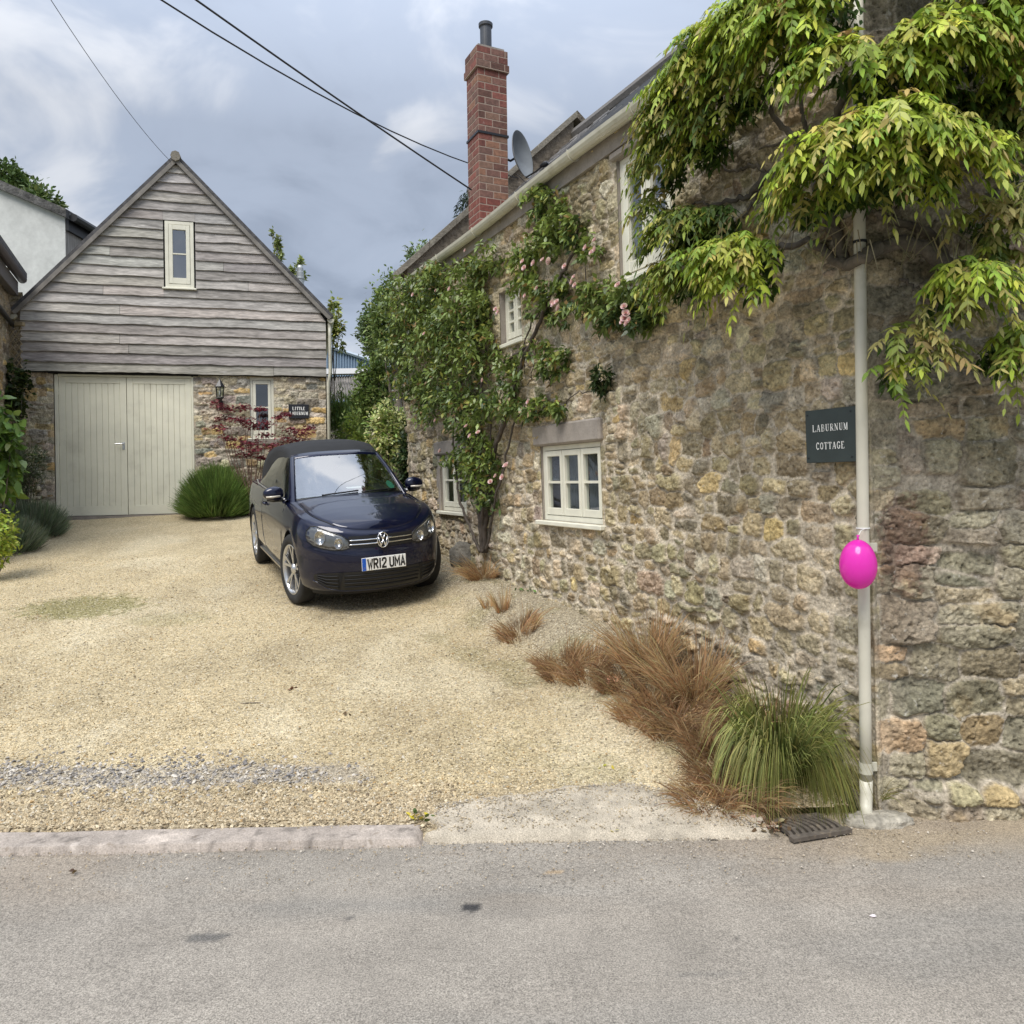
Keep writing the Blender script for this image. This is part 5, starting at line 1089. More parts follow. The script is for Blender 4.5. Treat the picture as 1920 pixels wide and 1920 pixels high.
# ---------------------------------------------------------------- wisteria over the corner of the cottage
wis = empty('wisteria', GAB.p(1.0, 0, .1), 'sprawling wisteria with yellow-green hanging leaves over the corner of the stone cottage', 'climbing plant')
TUFTS = [  # px, py, rx, ry, standing off the wall, number of leaves, tone
    (1530, -10, 110, 45, .38, 70, 2), (1440, 45, 95, 55, .42, 85, 2), (1360, 110, 80, 60, .40, 75, 2), (1310, 175, 75, 60, .38, 75, 2), (1280, 245, 50, 65, .34, 75, 1), (1380, 190, 55, 50, .32, 45, 1), (1250, 320, 32, 60, .25, 40, 1), (1325, 270, 45, 60, .28, 40, 1),
    (1240, 400, 24, 40, .20, 18, 1), (1290, 440, 62, 46, .30, 70, 1), (1310, 515, 60, 42, .32, 50, 1), (1265, 530, 36, 40, .25, 28, 1), (1395, 490, 62, 42, .40, 62, 2), (1345, 425, 50, 26, .22, 22, 0), (1400, 530, 42, 36, .40, 26, 2),
    (1515, 60, 75, 55, .45, 75, 2), (1490, 110, 70, 48, .34, 50, 1), (1590, 130, 55, 32, .42, 42, 2), (1720, 108, 72, 44, .45, 66, 2), (1660, 150, 50, 40, .40, 36, 2), (1770, 115, 65, 52, .42, 60, 2), (1810, 35, 55, 60, .40, 60, 2), (1860, 85, 50, 55, .38, 50, 2), (1895, 140, 46, 48, .36, 46, 2), (1935, 100, 50, 70, .35, 40, 2),
    (1650, 262, 95, 38, .52, 85, 2), (1595, 300, 75, 50, .46, 65, 2), (1700, 300, 95, 55, .50, 80, 2), (1775, 320, 62, 50, .44, 55, 2), (1640, 345, 100, 38, .42, 50, 1), (1535, 365, 44, 40, .34, 32, 1), (1500, 400, 24, 26, .28, 12, 1),
    (1795, 535, 46, 40, .36, 44, 2), (1690, 640, 34, 24, .26, 11, 3), (1735, 675, 32, 24, .26, 11, 3), (1672, 710, 20, 28, .22, 7, 2), (1760, 590, 45, 26, .24, 11, 3), (1890, 672, 48, 42, .30, 30, 1), (1905, 632, 34, 30, .28, 16, 2),
    (1840, 420, 44, 34, .26, 18, 3), (1885, 455, 40, 40, .26, 22, 3), (1915, 380, 34, 40, .28, 18, 3), (1830, 235, 60, 36, .20, 34, 0), (1885, 215, 50, 50, .24, 40, 1), (1765, 215, 45, 36, .20, 24, 0), (1905, 300, 34, 36, .26, 16, 3), (1850, 490, 46, 22, .22, 10, 1)]
g = np.random.default_rng(77); lf = LF(); st = LF()
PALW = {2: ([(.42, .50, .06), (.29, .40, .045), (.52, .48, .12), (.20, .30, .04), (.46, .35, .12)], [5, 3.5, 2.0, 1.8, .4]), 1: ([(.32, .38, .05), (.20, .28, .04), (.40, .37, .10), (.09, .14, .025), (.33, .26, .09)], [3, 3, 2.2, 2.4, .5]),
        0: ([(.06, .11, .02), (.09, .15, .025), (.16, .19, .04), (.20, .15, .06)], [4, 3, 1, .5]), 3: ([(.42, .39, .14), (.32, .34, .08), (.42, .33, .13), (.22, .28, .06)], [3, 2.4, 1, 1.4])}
def compound(P, R0, up, L, tone, npair, cols, wts, droop=1.0, ls=1.0):
    n = len(P); S = unit(np.cross(R0, [0, 0, 1.])); st.strips(P, R0, S, L, .006, np.tile([.22, .24, .07], (n, 1)), (0, .35, .7, 1), (1, .9, .7, .4), droop)
    base = pickc(cols, wts, n, g, .12)
    for k in range(npair):
        s = .22 + .74 * k / max(1, npair - 1)
        C0 = P + R0 * (L * s)[:, None]; C0[:, 2] -= droop * L * s * s; Tn = R0.copy(); Tn[:, 2] -= 2 * droop * s; Tn = unit(Tn)
        for sg in ((-1, 1) if k < npair - 1 else (0,)):
            d = unit(Tn * (.55 if sg else 1) + S * (sg * .75) + np.array([0, 0, -1.]) * (.2 + .5 * g.random((n, 1))) + g.normal(0, .16, (n, 3))); nrm = unit(np.cross(Tn, S) + g.normal(0, .35, (n, 3))); sd = unit(np.cross(d, nrm))
            Lf = (.040 + .042 * g.random(n)) * ls * (1 - .22 * abs(k / npair - .5)); lf.strips(C0, d, sd, Lf, Lf * (.29 + .09 * g.random(n)), np.clip(base * (1 + g.normal(0, .12, (n, 1))), .01, .8), (0, .28, .62, 1), (.12, 1.0, .8, .04), .12)
for (px, py, rx, ry, off, n, tone) in TUFTS:
    n = int(n * 2.1)
    pl = wpl(px); d = ray(px, py); c = pl.hit(px, py, off); dist = c[1]; ru, rv, rn = rx / FX * dist * (1.12 if pl is FAC else 1.0), ry / FX * dist, max(.12, off * .72)
    if pl is FAC: ru /= max(.8, abs(pl.U @ np.array([math.cos(math.atan2(d[0], d[1])), -math.sin(math.atan2(d[0], d[1])), 0])))
    q = unit(np.stack([g.normal(0, 1, n), g.normal(.40, .75, n), np.abs(g.normal(.5, .6, n))], 1)); q = q * (.55 + .4 * g.random((n, 1)))
    P = c + pl.U * (q[:, :1] * ru * .85) + np.array([0, 0, 1.]) * (q[:, 1:2] * rv * .72 + rv * .22) + pl.N * (q[:, 2:] * rn)
    R0 = unit(pl.U * (q[:, :1] * .9 + g.normal(0, .3, (n, 1))) + pl.N * (.35 + q[:, 2:] * .7) + np.array([0, 0, 1.]) * (.12 + q[:, 1:2] * .55 + g.normal(0, .2, (n, 1))))
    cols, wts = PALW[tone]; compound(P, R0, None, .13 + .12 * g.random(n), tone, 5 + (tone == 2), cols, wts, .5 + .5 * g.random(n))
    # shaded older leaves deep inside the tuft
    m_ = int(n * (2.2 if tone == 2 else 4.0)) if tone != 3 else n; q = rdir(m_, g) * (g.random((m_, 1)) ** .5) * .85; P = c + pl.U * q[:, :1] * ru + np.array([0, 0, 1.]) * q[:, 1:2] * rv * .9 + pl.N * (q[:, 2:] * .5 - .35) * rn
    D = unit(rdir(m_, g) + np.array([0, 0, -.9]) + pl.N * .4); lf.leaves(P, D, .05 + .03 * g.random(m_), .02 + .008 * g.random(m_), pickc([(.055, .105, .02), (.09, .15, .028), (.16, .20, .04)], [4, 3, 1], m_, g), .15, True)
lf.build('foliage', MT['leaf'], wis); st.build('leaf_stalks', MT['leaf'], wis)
def wtube(pts, r0, r1, off=(.10,), n=8, mb=None, seed=1, wob=.02):
    q = []; gg = np.random.default_rng(seed)
    for i, p in enumerate(pts):
        pl = wpl(p[0]); q.append(pl.hit(p[0], p[1], p[2] if len(p) > 2 else off[0]))
    q = np.array(q); t = np.linspace(0, len(q) - 1, len(q) * 5); L = []
    for s in t:
        i = min(int(s), len(q) - 2); f = s - i; a = q[max(i - 1, 0)]; b2 = q[i]; c2 = q[i + 1]; d2 = q[min(i + 2, len(q) - 1)]
        L.append(.5 * ((2 * b2) + (c2 - a) * f + (2 * a - 5 * b2 + 4 * c2 - d2) * f * f + (3 * b2 - a - 3 * c2 + d2) * f ** 3) + gg.normal(0, wob, 3) * .4)
    rr = [r0 + (r1 - r0) * i / (len(L) - 1) for i in range(len(L))]; rr = [a * (1 + gg.normal(0, .07)) for a in rr]
    mb.tube(L, rr, n)
for k, (pts, r0, r1) in enumerate([([(1990, 560, .12), (1900, 520, .14), (1840, 535, .16), (1780, 500, .18), (1720, 462, .17), (1660, 462, .15), (1622, 482, .16), (1585, 498, .12), (1556, 478, .1), (1520, 452, .1), (1470, 462, .08), (1425, 455, .06)], .05, .012),
        ([(1780, 500, .14), (1745, 440, .1), (1690, 420, .1), (1640, 400, .2)], .03, .012), ([(1520, 300, .06), (1490, 318, .06), (1440, 325, .07), (1415, 360, .06), (1380, 375, .06), (1330, 385, .05)], .026, .010),
        ([(1420, 345, .06), (1412, 380, .06), (1395, 410, .05)], .012, .006), ([(1530, 290, .06), (1545, 255, .08), (1570, 210, .12), (1600, 150, .2)], .026, .012), ([(1512, 292, .06), (1490, 255, .06), (1455, 222, .1), (1440, 140, .2)], .022, .01), ([(1522, 300, .06), (1512, 240, .08), (1500, 190, .12)], .018, .009),
        ([(1590, 500, .08), (1560, 420, .06), (1530, 340, .06), (1520, 300, .06)], .030, .024), ([(1850, 530, .12), (1800, 560, .2), (1770, 560, .28)], .014, .006), ([(1690, 520, .1), (1720, 545, .12), (1760, 560, .2)], .010, .005), ([(2000, 230, .1), (1900, 250, .12), (1840, 250, .12), (1760, 230, .14)], .04, .015),
        ([(1905, 560, .1), (1920, 640, .1), (1910, 690, .15)], .012, .005), ([(1700, 640, .16), (1760, 670, .18), (1840, 700, .2)], .006, .004), ([(1560, 250, .06), (1530, 270, .05), (1480, 265, .05), (1420, 280, .05)], .012, .006), ([(1490, 320, .05), (1460, 370, .05), (1455, 420, .06)], .012, .005), ([(1440, 330, .05), (1410, 310, .05), (1370, 320, .06), (1330, 300, .08)], .012, .006), ([(1590, 250, .05), (1560, 300, .05), (1545, 340, .06)], .009, .005), ([(1330, 385, .05), (1300, 380, .06), (1280, 400, .1)], .010, .005)]):
    m = MB(); wtube(pts, r0 * 1.25, r1 * 1.3, mb=m, seed=k); m.build('branch', MT['bark'], wis, smooth=True)
gg = np.random.default_rng(9); ts = LF(); n = 60                      # bare seed stalks hanging below the leaves
pts = np.array([wpl(x).hit(x, y, .2 + .15 * gg.random()) for x, y in zip(gg.uniform(1480, 1880, n), gg.uniform(380, 470, n))]); D = unit(gg.normal(0, .45, (n, 3)) + [0, 0, -1]); ts.strips(pts, D, unit(np.cross(D, [.3, 1, 0])), .10 + .14 * gg.random(n), .006, jit((.30, .27, .15), n, gg), (0, .5, 1), (1, .8, .5), .1); ts.build('seed_stalks', MT['leaf'], wis)
fl = LF(); c = GAB.hit(1760, 676, .3); n = 60; P = c + gg.normal(0, 1, (n, 3)) * [.012, .012, .03]; fl.leaves(P, rdir(n, gg), .018, .014, jit((.35, .25, .55), n, gg), .1); fl.build('flower', MT['petal'], wis)
# ---------------------------------------------------------------- climbing rose on the drive side
rose = empty('climbing_rose', ghit(905, 1035), 'tall climbing rose with small pink blooms trained up the cottage wall', 'climbing plant')
RP = [(745, 590, 35, 60, .45, 700), (750, 660, 35, 70, .45, 800), (770, 540, 40, 35, .4, 500), (760, 720, 35, 40, .45, 420), (820, 520, 45, 30, .35, 500), (800, 560, 55, 45, .35, 900), (850, 610, 75, 70, .40, 1500), (800, 660, 55, 80, .45, 1400), (770, 600, 40, 60, .4, 700), (860, 700, 75, 70, .42, 1400), (800, 740, 45, 60, .4, 700), (880, 770, 60, 50, .35, 800), (940, 760, 50, 38, .3, 550), (890, 840, 50, 60, .32, 750), (900, 910, 45, 55, .3, 450), (860, 860, 30, 40, .3, 260), (925, 860, 25, 40, .25, 200),
      (875, 520, 50, 30, .3, 420), (915, 490, 50, 34, .25, 380), (990, 520, 35, 36, .22, 260), (1000, 470, 60, 36, .22, 520), (1040, 440, 45, 42, .22, 380), (1010, 370, 32, 36, .2, 260), (1045, 385, 40, 34, .18, 220), (1085, 420, 22, 45, .18, 260), (1110, 470, 25, 30, .16, 110), (1010, 575, 26, 36, .2, 180), (895, 600, 26, 50, .25, 260), (1040, 540, 36, 30, .2, 220), (1040, 600, 30, 22, .18, 140),
      (1110, 555, 50, 30, .25, 420), (1160, 570, 55, 36, .28, 560), (1205, 590, 35, 32, .26, 330), (1150, 600, 40, 22, .25, 240), (1040, 680, 26, 34, .18, 330), (1015, 665, 22, 24, .18, 160), (1000, 770, 45, 22, .2, 300), (1045, 772, 20, 18, .16, 130), (960, 690, 40, 40, .2, 300), (905, 650, 34, 44, .25, 330), (900, 570, 40, 40, .25, 260)]
g = np.random.default_rng(21); lf = LF()
for (px, py, rx, ry, off, n) in RP:
    c = FAC.hit(px, py, off * .55); dist = c[1]; ru, rv, rn = rx / FX * dist / .62, ry / FX * dist, off * .6; n = int(n * 1.15)
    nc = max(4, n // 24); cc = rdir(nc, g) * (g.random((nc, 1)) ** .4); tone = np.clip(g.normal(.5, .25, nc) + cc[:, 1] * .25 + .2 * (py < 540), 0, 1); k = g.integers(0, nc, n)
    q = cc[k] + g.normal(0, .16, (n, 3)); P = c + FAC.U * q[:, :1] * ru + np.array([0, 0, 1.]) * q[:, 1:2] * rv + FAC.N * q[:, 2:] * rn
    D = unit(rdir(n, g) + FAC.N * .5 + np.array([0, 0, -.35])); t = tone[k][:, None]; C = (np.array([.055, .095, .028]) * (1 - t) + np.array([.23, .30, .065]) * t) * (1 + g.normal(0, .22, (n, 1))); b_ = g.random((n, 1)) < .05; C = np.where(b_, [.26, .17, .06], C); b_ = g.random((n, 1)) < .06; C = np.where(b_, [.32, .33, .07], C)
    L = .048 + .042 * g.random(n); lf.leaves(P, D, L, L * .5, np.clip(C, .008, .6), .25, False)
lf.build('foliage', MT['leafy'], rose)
MT['rosebark'] = M('rose_bark', (.075, .06, .048), .9, var=[(14, 5, .3, .7, .6, 1.5)], bump=[(30, 4, .7, .01)])
for k, (pts, r0, r1) in enumerate([([(905, 1035, .10), (900, 980, .12), (890, 900, .14), (868, 800, .14), (845, 700, .15), (820, 600, .15)], .03, .012), ([(908, 1035, .08), (912, 950, .08), (925, 860, .1), (945, 790, .1), (975, 690, .1), (1005, 620, .1), (1030, 560, .1), (1055, 510, .1), (1078, 470, .08), (1085, 400, .08)], .034, .012),
        ([(900, 1035, .12), (880, 985, .14), (862, 940, .16), (855, 880, .16), (850, 820, .15), (862, 740, .15)], .022, .010), ([(912, 1035, .1), (925, 960, .12), (948, 860, .12), (965, 790, .1), (1000, 770, .08), (1050, 765, .06)], .018, .007), ([(903, 1035, .1), (905, 940, .13), (900, 850, .14), (905, 760, .14), (900, 660, .12), (890, 560, .12), (900, 500, .1)], .026, .010),
        ([(985, 650, .08), (960, 670, .08), (930, 690, .1), (900, 720, .1)], .022, .012), ([(1030, 560, .08), (1000, 600, .08), (980, 660, .08), (985, 700, .06)], .012, .006), ([(860, 760, .2), (880, 700, .22), (870, 640, .2), (860, 580, .2)], .012, .006), ([(1050, 770, .05), (1075, 740, .04), (1105, 735, .04), (1125, 730, .06)], .007, .004), ([(1055, 512, .08), (1100, 560, .1), (1170, 580, .12), (1230, 600, .12)], .012, .006), ([(1005, 640, .05), (1000, 690, .05), (990, 720, .05)], .007, .004), ([(906, 1035, .08), (915, 900, .1), (920, 800, .12), (915, 700, .12)], .016, .008), ([(1098, 500, .05), (1096, 560, .05), (1092, 610, .05)], .005, .004)]):
    m = MB(); wtube(pts, r0, r1, mb=m, seed=40 + k); m.build('stem', MT['rosebark'], rose, smooth=True)
BL = [(1002, 494, 1), (981, 491, .8), (984, 503, .8), (1031, 490, 1), (1018, 488, .7), (1116, 451, .8), (1099, 465, .8), (1117, 468, .9), (1110, 474, .7), (1077, 520, .7), (1074, 529, .9), (1079, 535, .7), (1008, 541, .8), (1040, 571, 1), (1049, 578, 1), (1037, 567, .8), (1045, 567, .8), (935, 586, .9), (930, 580, .7), (844, 542, .9), (775, 553, .8), (818, 545, .6), (1171, 576, .8), (1173, 589, .9), (1177, 606, .9), (1171, 598, .9), (1181, 600, .7), (1168, 604, .7), (950, 874, 1.1), (943, 895, .9), (930, 893, .8), (920, 904, .8), (875, 800, .9), (882, 818, .8), (826, 846, .9), (817, 789, .8), (897, 812, .8), (991, 754, .7), (906, 713, .8), (796, 626, .7), (1160, 535, .8), (873, 470, .7), (1060, 500, .8), (985, 555, .6)]
def bloom():
    l_ = LF(); gg = np.random.default_rng(4)
    for rr, nn, sz in ((.5, 9, .75), (.3, 8, .62), (.12, 6, .5)):
        a = np.linspace(0, 2 * math.pi, nn, endpoint=False) + rr * 5; D = unit(np.stack([np.cos(a) * rr * 1.8, np.sin(a) * rr * 1.8, np.full(nn, .9 - rr)], 1)); S = np.stack([-np.sin(a), np.cos(a), np.zeros(nn)], 1)
        l_.strips(np.zeros((nn, 3)), D, S, .034 * sz * 1.15, .032 * sz, jit((.84, .64, .60) if rr > .2 else (.82, .48, .46), nn, gg, .08), (0, .5, .85, 1), (.4, 1, .9, .5), -.15)
    return l_
bl0 = None
for (px, py, s) in BL:
    c = FAC.hit(px, py, .52 if px < 1000 and py > 500 else .40)
    if bl0 is None: bl0 = bloom().build('rose_bloom', MT['petal'], None, (0, 0, 0)); o = bl0
    else: o = bl0.copy(); COL.objects.link(o)
    o.parent = rose; o.location = c - np.array(rose.location); o.rotation_euler = FAC_E = Vector(FAC.N * .8 + np.array([g.normal(0, .3), g.normal(0, .3), .35])).to_track_quat('Z', 'Y').to_euler(); k = 1.4 * s; o.scale = (k, k, k)
# little fern-like clump rooted in the wall
def clump(name, label, cat, c, rad, n, cols, wts, L, Wf, droop=.2, mat='leaf', base=None, up=.3, out=None, group=None, near=False, nc=None, cs=.3, shell=.4):
    """a shrub or crown of leaf clusters through an ellipsoid"""
    g = np.random.default_rng(int(abs(c[0]) * 977 + abs(c[2]) * 131 + n)); c = np.asarray(c, float); rad = np.asarray(rad, float); l_ = LF()
    nc = nc or max(5, n // 40); cc = rdir(nc, g) * (g.random((nc, 1)) ** shell); cc *= (1 + .25 * fbm(cc[:, :1] * 3 + c[0], cc[:, 1:2] * 3 + cc[:, 2:], 5)); tone = np.clip(.5 + .3 * g.normal(size=nc), 0.25, 1.2); k = g.integers(0, nc, n)
    q = cc[k] + g.normal(0, cs * .6, (n, 3)); P = c + q * rad; D = unit(rdir(n, g) + unit(q) * .6 + np.array([0, 0, up])); 
    if out is not None: D = unit(D + out)
    C = pickc(cols, wts, n, g, .15) * (.62 + .7 * tone[k][:, None]); Lr = L * (.7 + .6 * g.random(n)); l_.leaves(P, D, Lr, Lr * Wf, np.clip(C, .006, .8), droop, near)
    return l_, P
def shrub(name, label, cat, c, rad, n, cols, wts, L, Wf, stems=5, group=None, stem_col='bark', sr=.02, **kw):
    foot = np.array([c[0], c[1], float(zt(c[0], c[1]))]) if 'foot' not in kw else kw.pop('foot'); root = empty(name, foot, label, cat, group); l_, P = clump(name, label, cat, c, rad, n, cols, wts, L, Wf, **kw); l_.build('foliage', MT[kw.get('mat', 'leaf')], root)
    g = np.random.default_rng(n); m = MB()
    for i in range(stems):
        t = P[g.integers(0, len(P))]; mid = foot * .5 + t * .5 + g.normal(0, .06, 3) * rad; m.tube([foot + [g.normal(0, .02), g.normal(0, .02), -.05], mid, t], [sr, sr * .7, sr * .25], 6)
    m.build('stems' if stems > 1 else 'trunk', MT[stem_col], root, smooth=True); return root
c = FAC.hit(1130, 718, .08); shrub('wall_fern', 'small dark ferny clump rooted in the wall above the low window', 'plant', c, (.09, .09, .17), 420, [(.035, .06, .018), (.06, .09, .025)], [2, 1], .06, .35, stems=2, foot=FAC.hit(1128, 725, .0), sr=.006, up=-.5)
# ---------------------------------------------------------------- grasses along the wall foot
def tuft(name, label, base, n, h, spread, droop, cols, wts, w=.005, lean=(0, 0), group=None, cat='ornamental grass', foot=.05, tip=None, squash=1.0, hv=.35):
    g = np.random.default_rng(int(base[0] * 1000 + base[1] * 100 + n) % 99999); a = g.random(n) * 2 * math.pi; rr = g.random(n) ** .5; el = spread * (.15 + .85 * g.random(n) ** .7)
    D = unit(np.stack([np.cos(a) * el + lean[0], np.sin(a) * el * squash + lean[1], np.ones(n) * .95], 1)); P = np.asarray(base) + np.stack([np.cos(a) * rr * foot, np.sin(a) * rr * foot, np.full(n, -.015)], 1); P[:, 2] = drive_z(P[:, 0], P[:, 1]) - .01 if foot > .12 else P[:, 2]
    hue = g.uniform(.75, 1.3) if cat == 'ornamental grass' and tip is not None and n < 1200 else 1.0
    S = unit(np.cross(D, unit(np.stack([np.cos(a + 1.2), np.sin(a + 1.2), .2 * np.ones(n)], 1)))); L = h * (1 - hv + 2 * hv * g.random(n)) ; C = np.clip(pickc(cols, wts, n, g, .3) * hue, .01, .8); l_ = LF()
    l_.strips(P, D, S, L, w * (.7 + .6 * g.random(n)), C, (0, .2, .42, .62, .82, 1), (.9, 1, .9, .75, .5, .08), droop * (.5 + .9 * g.random(n)), None if tip is None else np.clip(jit(tip, n, g, .35) * hue, .01, .8))
    o = l_.build(name, MT['blade'], None, base); setp(o, label, cat, group); return o
BR = [(.36, .185, .08), (.46, .27, .125), (.17, .09, .048), (.60, .45, .28), (.36, .28, .14)]; BW_ = [4, 3, 2.5, 1.5, .8]
GB = 'brown sedge tufts along the foot of the wall'
SED = [(906, 1082, 420, .24, .9, .45, 'round brown sedge tuft between the rocks at the foot of the rose'), (915, 1138, 40, .12, .3, .2, 'tiny brown sedge sprout standing alone on the gravel'), (942, 1146, 90, .20, .35, .25, 'slim brown sedge sprout beside the small cluster on the gravel'), (974, 1186, 300, .20, .8, .5, 'low brown sedge tuft lying apart from the bed on the gravel'),
       (1022, 1252, 120, .15, .6, .4, 'short brown sedge at the upper tip of the bed'), (1058, 1258, 330, .24, .7, .5, 'rounded brown sedge near the upper tip of the bed'), (1100, 1262, 380, .27, .8, .6, 'spreading brown sedge in the upper part of the bed'), (1140, 1296, 200, .16, .6, .5, 'short reddish sedge on the gravel edge beside the broken tile'), (1172, 1276, 340, .30, .7, .6, 'brown sedge behind the broken tile'), (1215, 1252, 460, .46, .55, .35, 'tall dark brown sedge close against the wall'),
       (1300, 1306, 560, .50, .60, .35, 'tallest brown sedge leaning out from the wall'), (1205, 1336, 300, .24, .7, .6, 'low brown sedge at the middle of the gravel edge'), (1256, 1362, 330, .27, .75, .6, 'matted brown sedge in front of the tallest tuft'), (1308, 1412, 160, .22, .35, .3, 'upright rusty sedge sprout on the gravel edge'), (1345, 1396, 380, .34, .75, .6, 'shaggy brown sedge left of the green grass'), (1400, 1370, 340, .36, .7, .6, 'brown sedge mixed into the left flank of the green grass'),
       (1335, 1508, 330, .22, .95, .6, 'lowest sedge spilling on to the concrete apron'), (1385, 1490, 380, .32, .9, .8, 'brown sedge with long fallen blades beside the drain'), (1232, 1312, 330, .30, .7, .5, 'brown sedge between the two tallest tufts'), (1290, 1362, 330, .30, .7, .5, 'thick brown sedge below the tallest tuft'), (1348, 1448, 260, .28, .7, .6, 'brown sedge above the lowest one beside the green grass'), (1420, 1512, 240, .26, .9, .8, 'brown sedge overhanging the corner of the drain')]
for k, (px, py, n, h, sp, dr, lab) in enumerate(SED):
    b0 = ghit(px, py); sc = b0[1] / 6.0 if b0[1] > 6 else 1.0
    tuft('brown_sedge', lab, b0, int(n * 1.35), h * ST * .95 * sc ** .5, sp * 1.1, dr * 1.15, BR, BW_, .0068, foot=.06 + .12 * (n > 250), group=GB, tip=(.54, .38, .21), hv=.5, lean=(-.12, -.12))
gb = ghit(1535, 1440); gb = np.array([1.70, 4.96, float(drive_z(1.70, 4.96))])
tuft('green_sedge', 'large weeping green sedge by the foot of the downpipe', gb + [0, 0, .05], 1500, 1.22, .30, 1.02, [(.14, .20, .035), (.085, .15, .03), (.22, .25, .05), (.30, .29, .09), (.05, .085, .022)], [4, 4, 2.4, 1.3, 2], .0105, lean=(-.02, -.12), foot=.16, tip=(.33, .32, .11), hv=.28)
tuft('broken_sedge', 'straggling green-brown sedge strands in front of the downpipe', ghit(1640, 1500), 60, .40, .9, .6, [(.20, .20, .06), (.3, .24, .1)], [1, 1], .005, foot=.05)
# ---------------------------------------------------------------- plants by the garage
def dome(name, label, cat, c, r, h, n, cols, wts, w=.012, L=.5, mat='blade', stiff=.9, tip=None):
    g = np.random.default_rng(n); base = np.array([c[0], c[1], float(zt(c[0], c[1]))]); q = rdir(n, g); q[:, 2] = np.abs(q[:, 2]); rr = g.random((n, 1)) ** .33
    P = base + q * [r, r, h] * rr * [.72, .72, .70]; D = unit(q * [1, 1, 1.1] * .9 + [0, 0, stiff] + g.normal(0, .12, (n, 3))); S = unit(np.cross(D, g.normal(size=(n, 3)))); tone = .55 + .8 * vnoise(q[:, 0] * 4 + 9, q[:, 2] * 4 + q[:, 1] * 3, 3)[:, None]
    l_ = LF(); l_.strips(P, D, S, L * (.6 + .6 * g.random(n)) * h, w, np.clip(pickc(cols, wts, n, g) * tone, .01, .6), (0, .5, 1), (1, .9, .15), .08, tip if tip is None else jit(tip, n, g)); o = l_.build(name, MT[mat], None, base); return setp(o, label, cat)
c = GAR.p(GAR.uv(412, 960)[0], 0, .62); dome('lavender_bush', 'big rounded green lavender bush in front of the garage doors and wall', 'shrub', c, .80, 1.16, 15000, [(.16, .25, .06), (.12, .20, .045), (.21, .30, .08)], [3, 2, 1.6], .010, .34, stiff=.6)
c = at_depth(62, 960, 13.9); dome('grey_lavender', 'low grey-green lavender sprawling left of the garage doors', 'shrub', c, .62, .62, 5200, [(.22, .26, .17), (.16, .21, .12), (.28, .31, .23)], [3, 3, 1], .011, .55)
c = at_depth(15, 985, 12.6); dome('grey_lavender', 'low grey-green lavender at the left edge of the drive', 'shrub', c, .60, .55, 4200, [(.22, .26, .17), (.16, .21, .12), (.28, .31, .23)], [3, 3, 1], .011, .55)
c = at_depth(40, 880, 14.2); shrub('grey_bush', 'loose grey-green bush growing out of the stones beside the garage', 'shrub', c, (.34, .35, .55), 2600, [(.12, .15, .075), (.08, .115, .05)], [1, 1], .11, .14, stems=6, sr=.012, up=.7)
c = at_depth(-18, 1000, 10.6); shrub('yellow_green_plant', 'bright yellow-green plant at the left edge of the drive', 'plant', c, (.34, .35, .42), 1700, [(.33, .40, .05), (.24, .33, .05), (.42, .44, .10)], [3, 2, 1], .065, .6, stems=5, sr=.008)
c = at_depth(-20, 820, 12.4); shrub('broad_leaf_shrub', 'glossy broad-leaved green shrub at the left edge of the picture', 'shrub', c, (.50, .5, .78), 1300, [(.16, .27, .05), (.11, .20, .04), (.23, .34, .07)], [3, 3, 1], .19, .62, stems=6, mat='leafy', near=True, up=-.1, droop=.35, sr=.02)
ivp = at_depth(26, 735, 14.9); shrub('ivy', 'dark ivy creeping over the trellis beside the garage', 'climbing plant', ivp, (.30, .18, .62), 1000, [(.03, .05, .016), (.05, .08, .02), (.10, .12, .03)], [3, 2, 1], .09, .7, stems=3)
# Japanese maple: thin stems, flat tiers of small red stars
mb_ = GAR.p(GAR.uv(478, 900)[0], 0, .75); mb_[2] = float(zt(mb_[0], mb_[1])); mp = empty('japanese_maple', mb_, 'small red Japanese maple in front of the slim garage window', 'tree')
TI = [(405, 757, 16), (425, 766, 16), (457, 763, 13), (487, 766, 12), (420, 784, 17), (411, 802, 16), (445, 786, 12), (462, 790, 17), (474, 800, 14), (497, 794, 16), (430, 822, 16), (447, 834, 18), (469, 828, 18), (500, 815, 12), (536, 776, 9), (522, 782, 8), (548, 806, 16), (566, 812, 17), (582, 802, 12), (542, 822, 18), (463, 852, 14), (478, 842, 16), (505, 838, 15), (490, 858, 10), (560, 826, 15), (528, 834, 14)]
g = np.random.default_rng(61); l_ = LF(); m = MB()
for (px, py, r) in TI:
    c = GAR.hit(px, py, .62 + .35 * g.random()); r = r / FX * c[1] * 1.15; n = int(26 + r * 170); q = g.normal(0, .5, (n, 3)) * [r, r, r * .38]; P = c + q; base = pickc([(.15, .022, .035), (.23, .04, .055), (.09, .016, .028), (.30, .085, .09)], [3, 3, 2, .8], n, g, .15)
    ax = rdir(n, g) * .7 + [0, 0, 1.]; ax = unit(ax); e1 = unit(np.cross(ax, g.normal(size=(n, 3)))); e2 = np.cross(ax, e1)
    for a in (-1.5, -.8, 0, .8, 1.5):
        D = unit(e1 * math.cos(a) + e2 * math.sin(a) + np.array([0, 0, -.25])); l_.strips(P, D, unit(np.cross(D, ax)), .062 * (1 - .2 * abs(a)) * (.8 + .4 * g.random(n)), .017, base, (0, .45, 1), (.35, 1, .05), .15)
    k = mb_ + [g.normal(0, .05), g.normal(0, .05), 0]; mid = k * .35 + c * .65; mid[2] = k[2] * .5 + c[2] * .5; m.tube([k, mid * .6 + k * .4 + [0, 0, .05], mid, c], [.014, .011, .008, .004], 5)
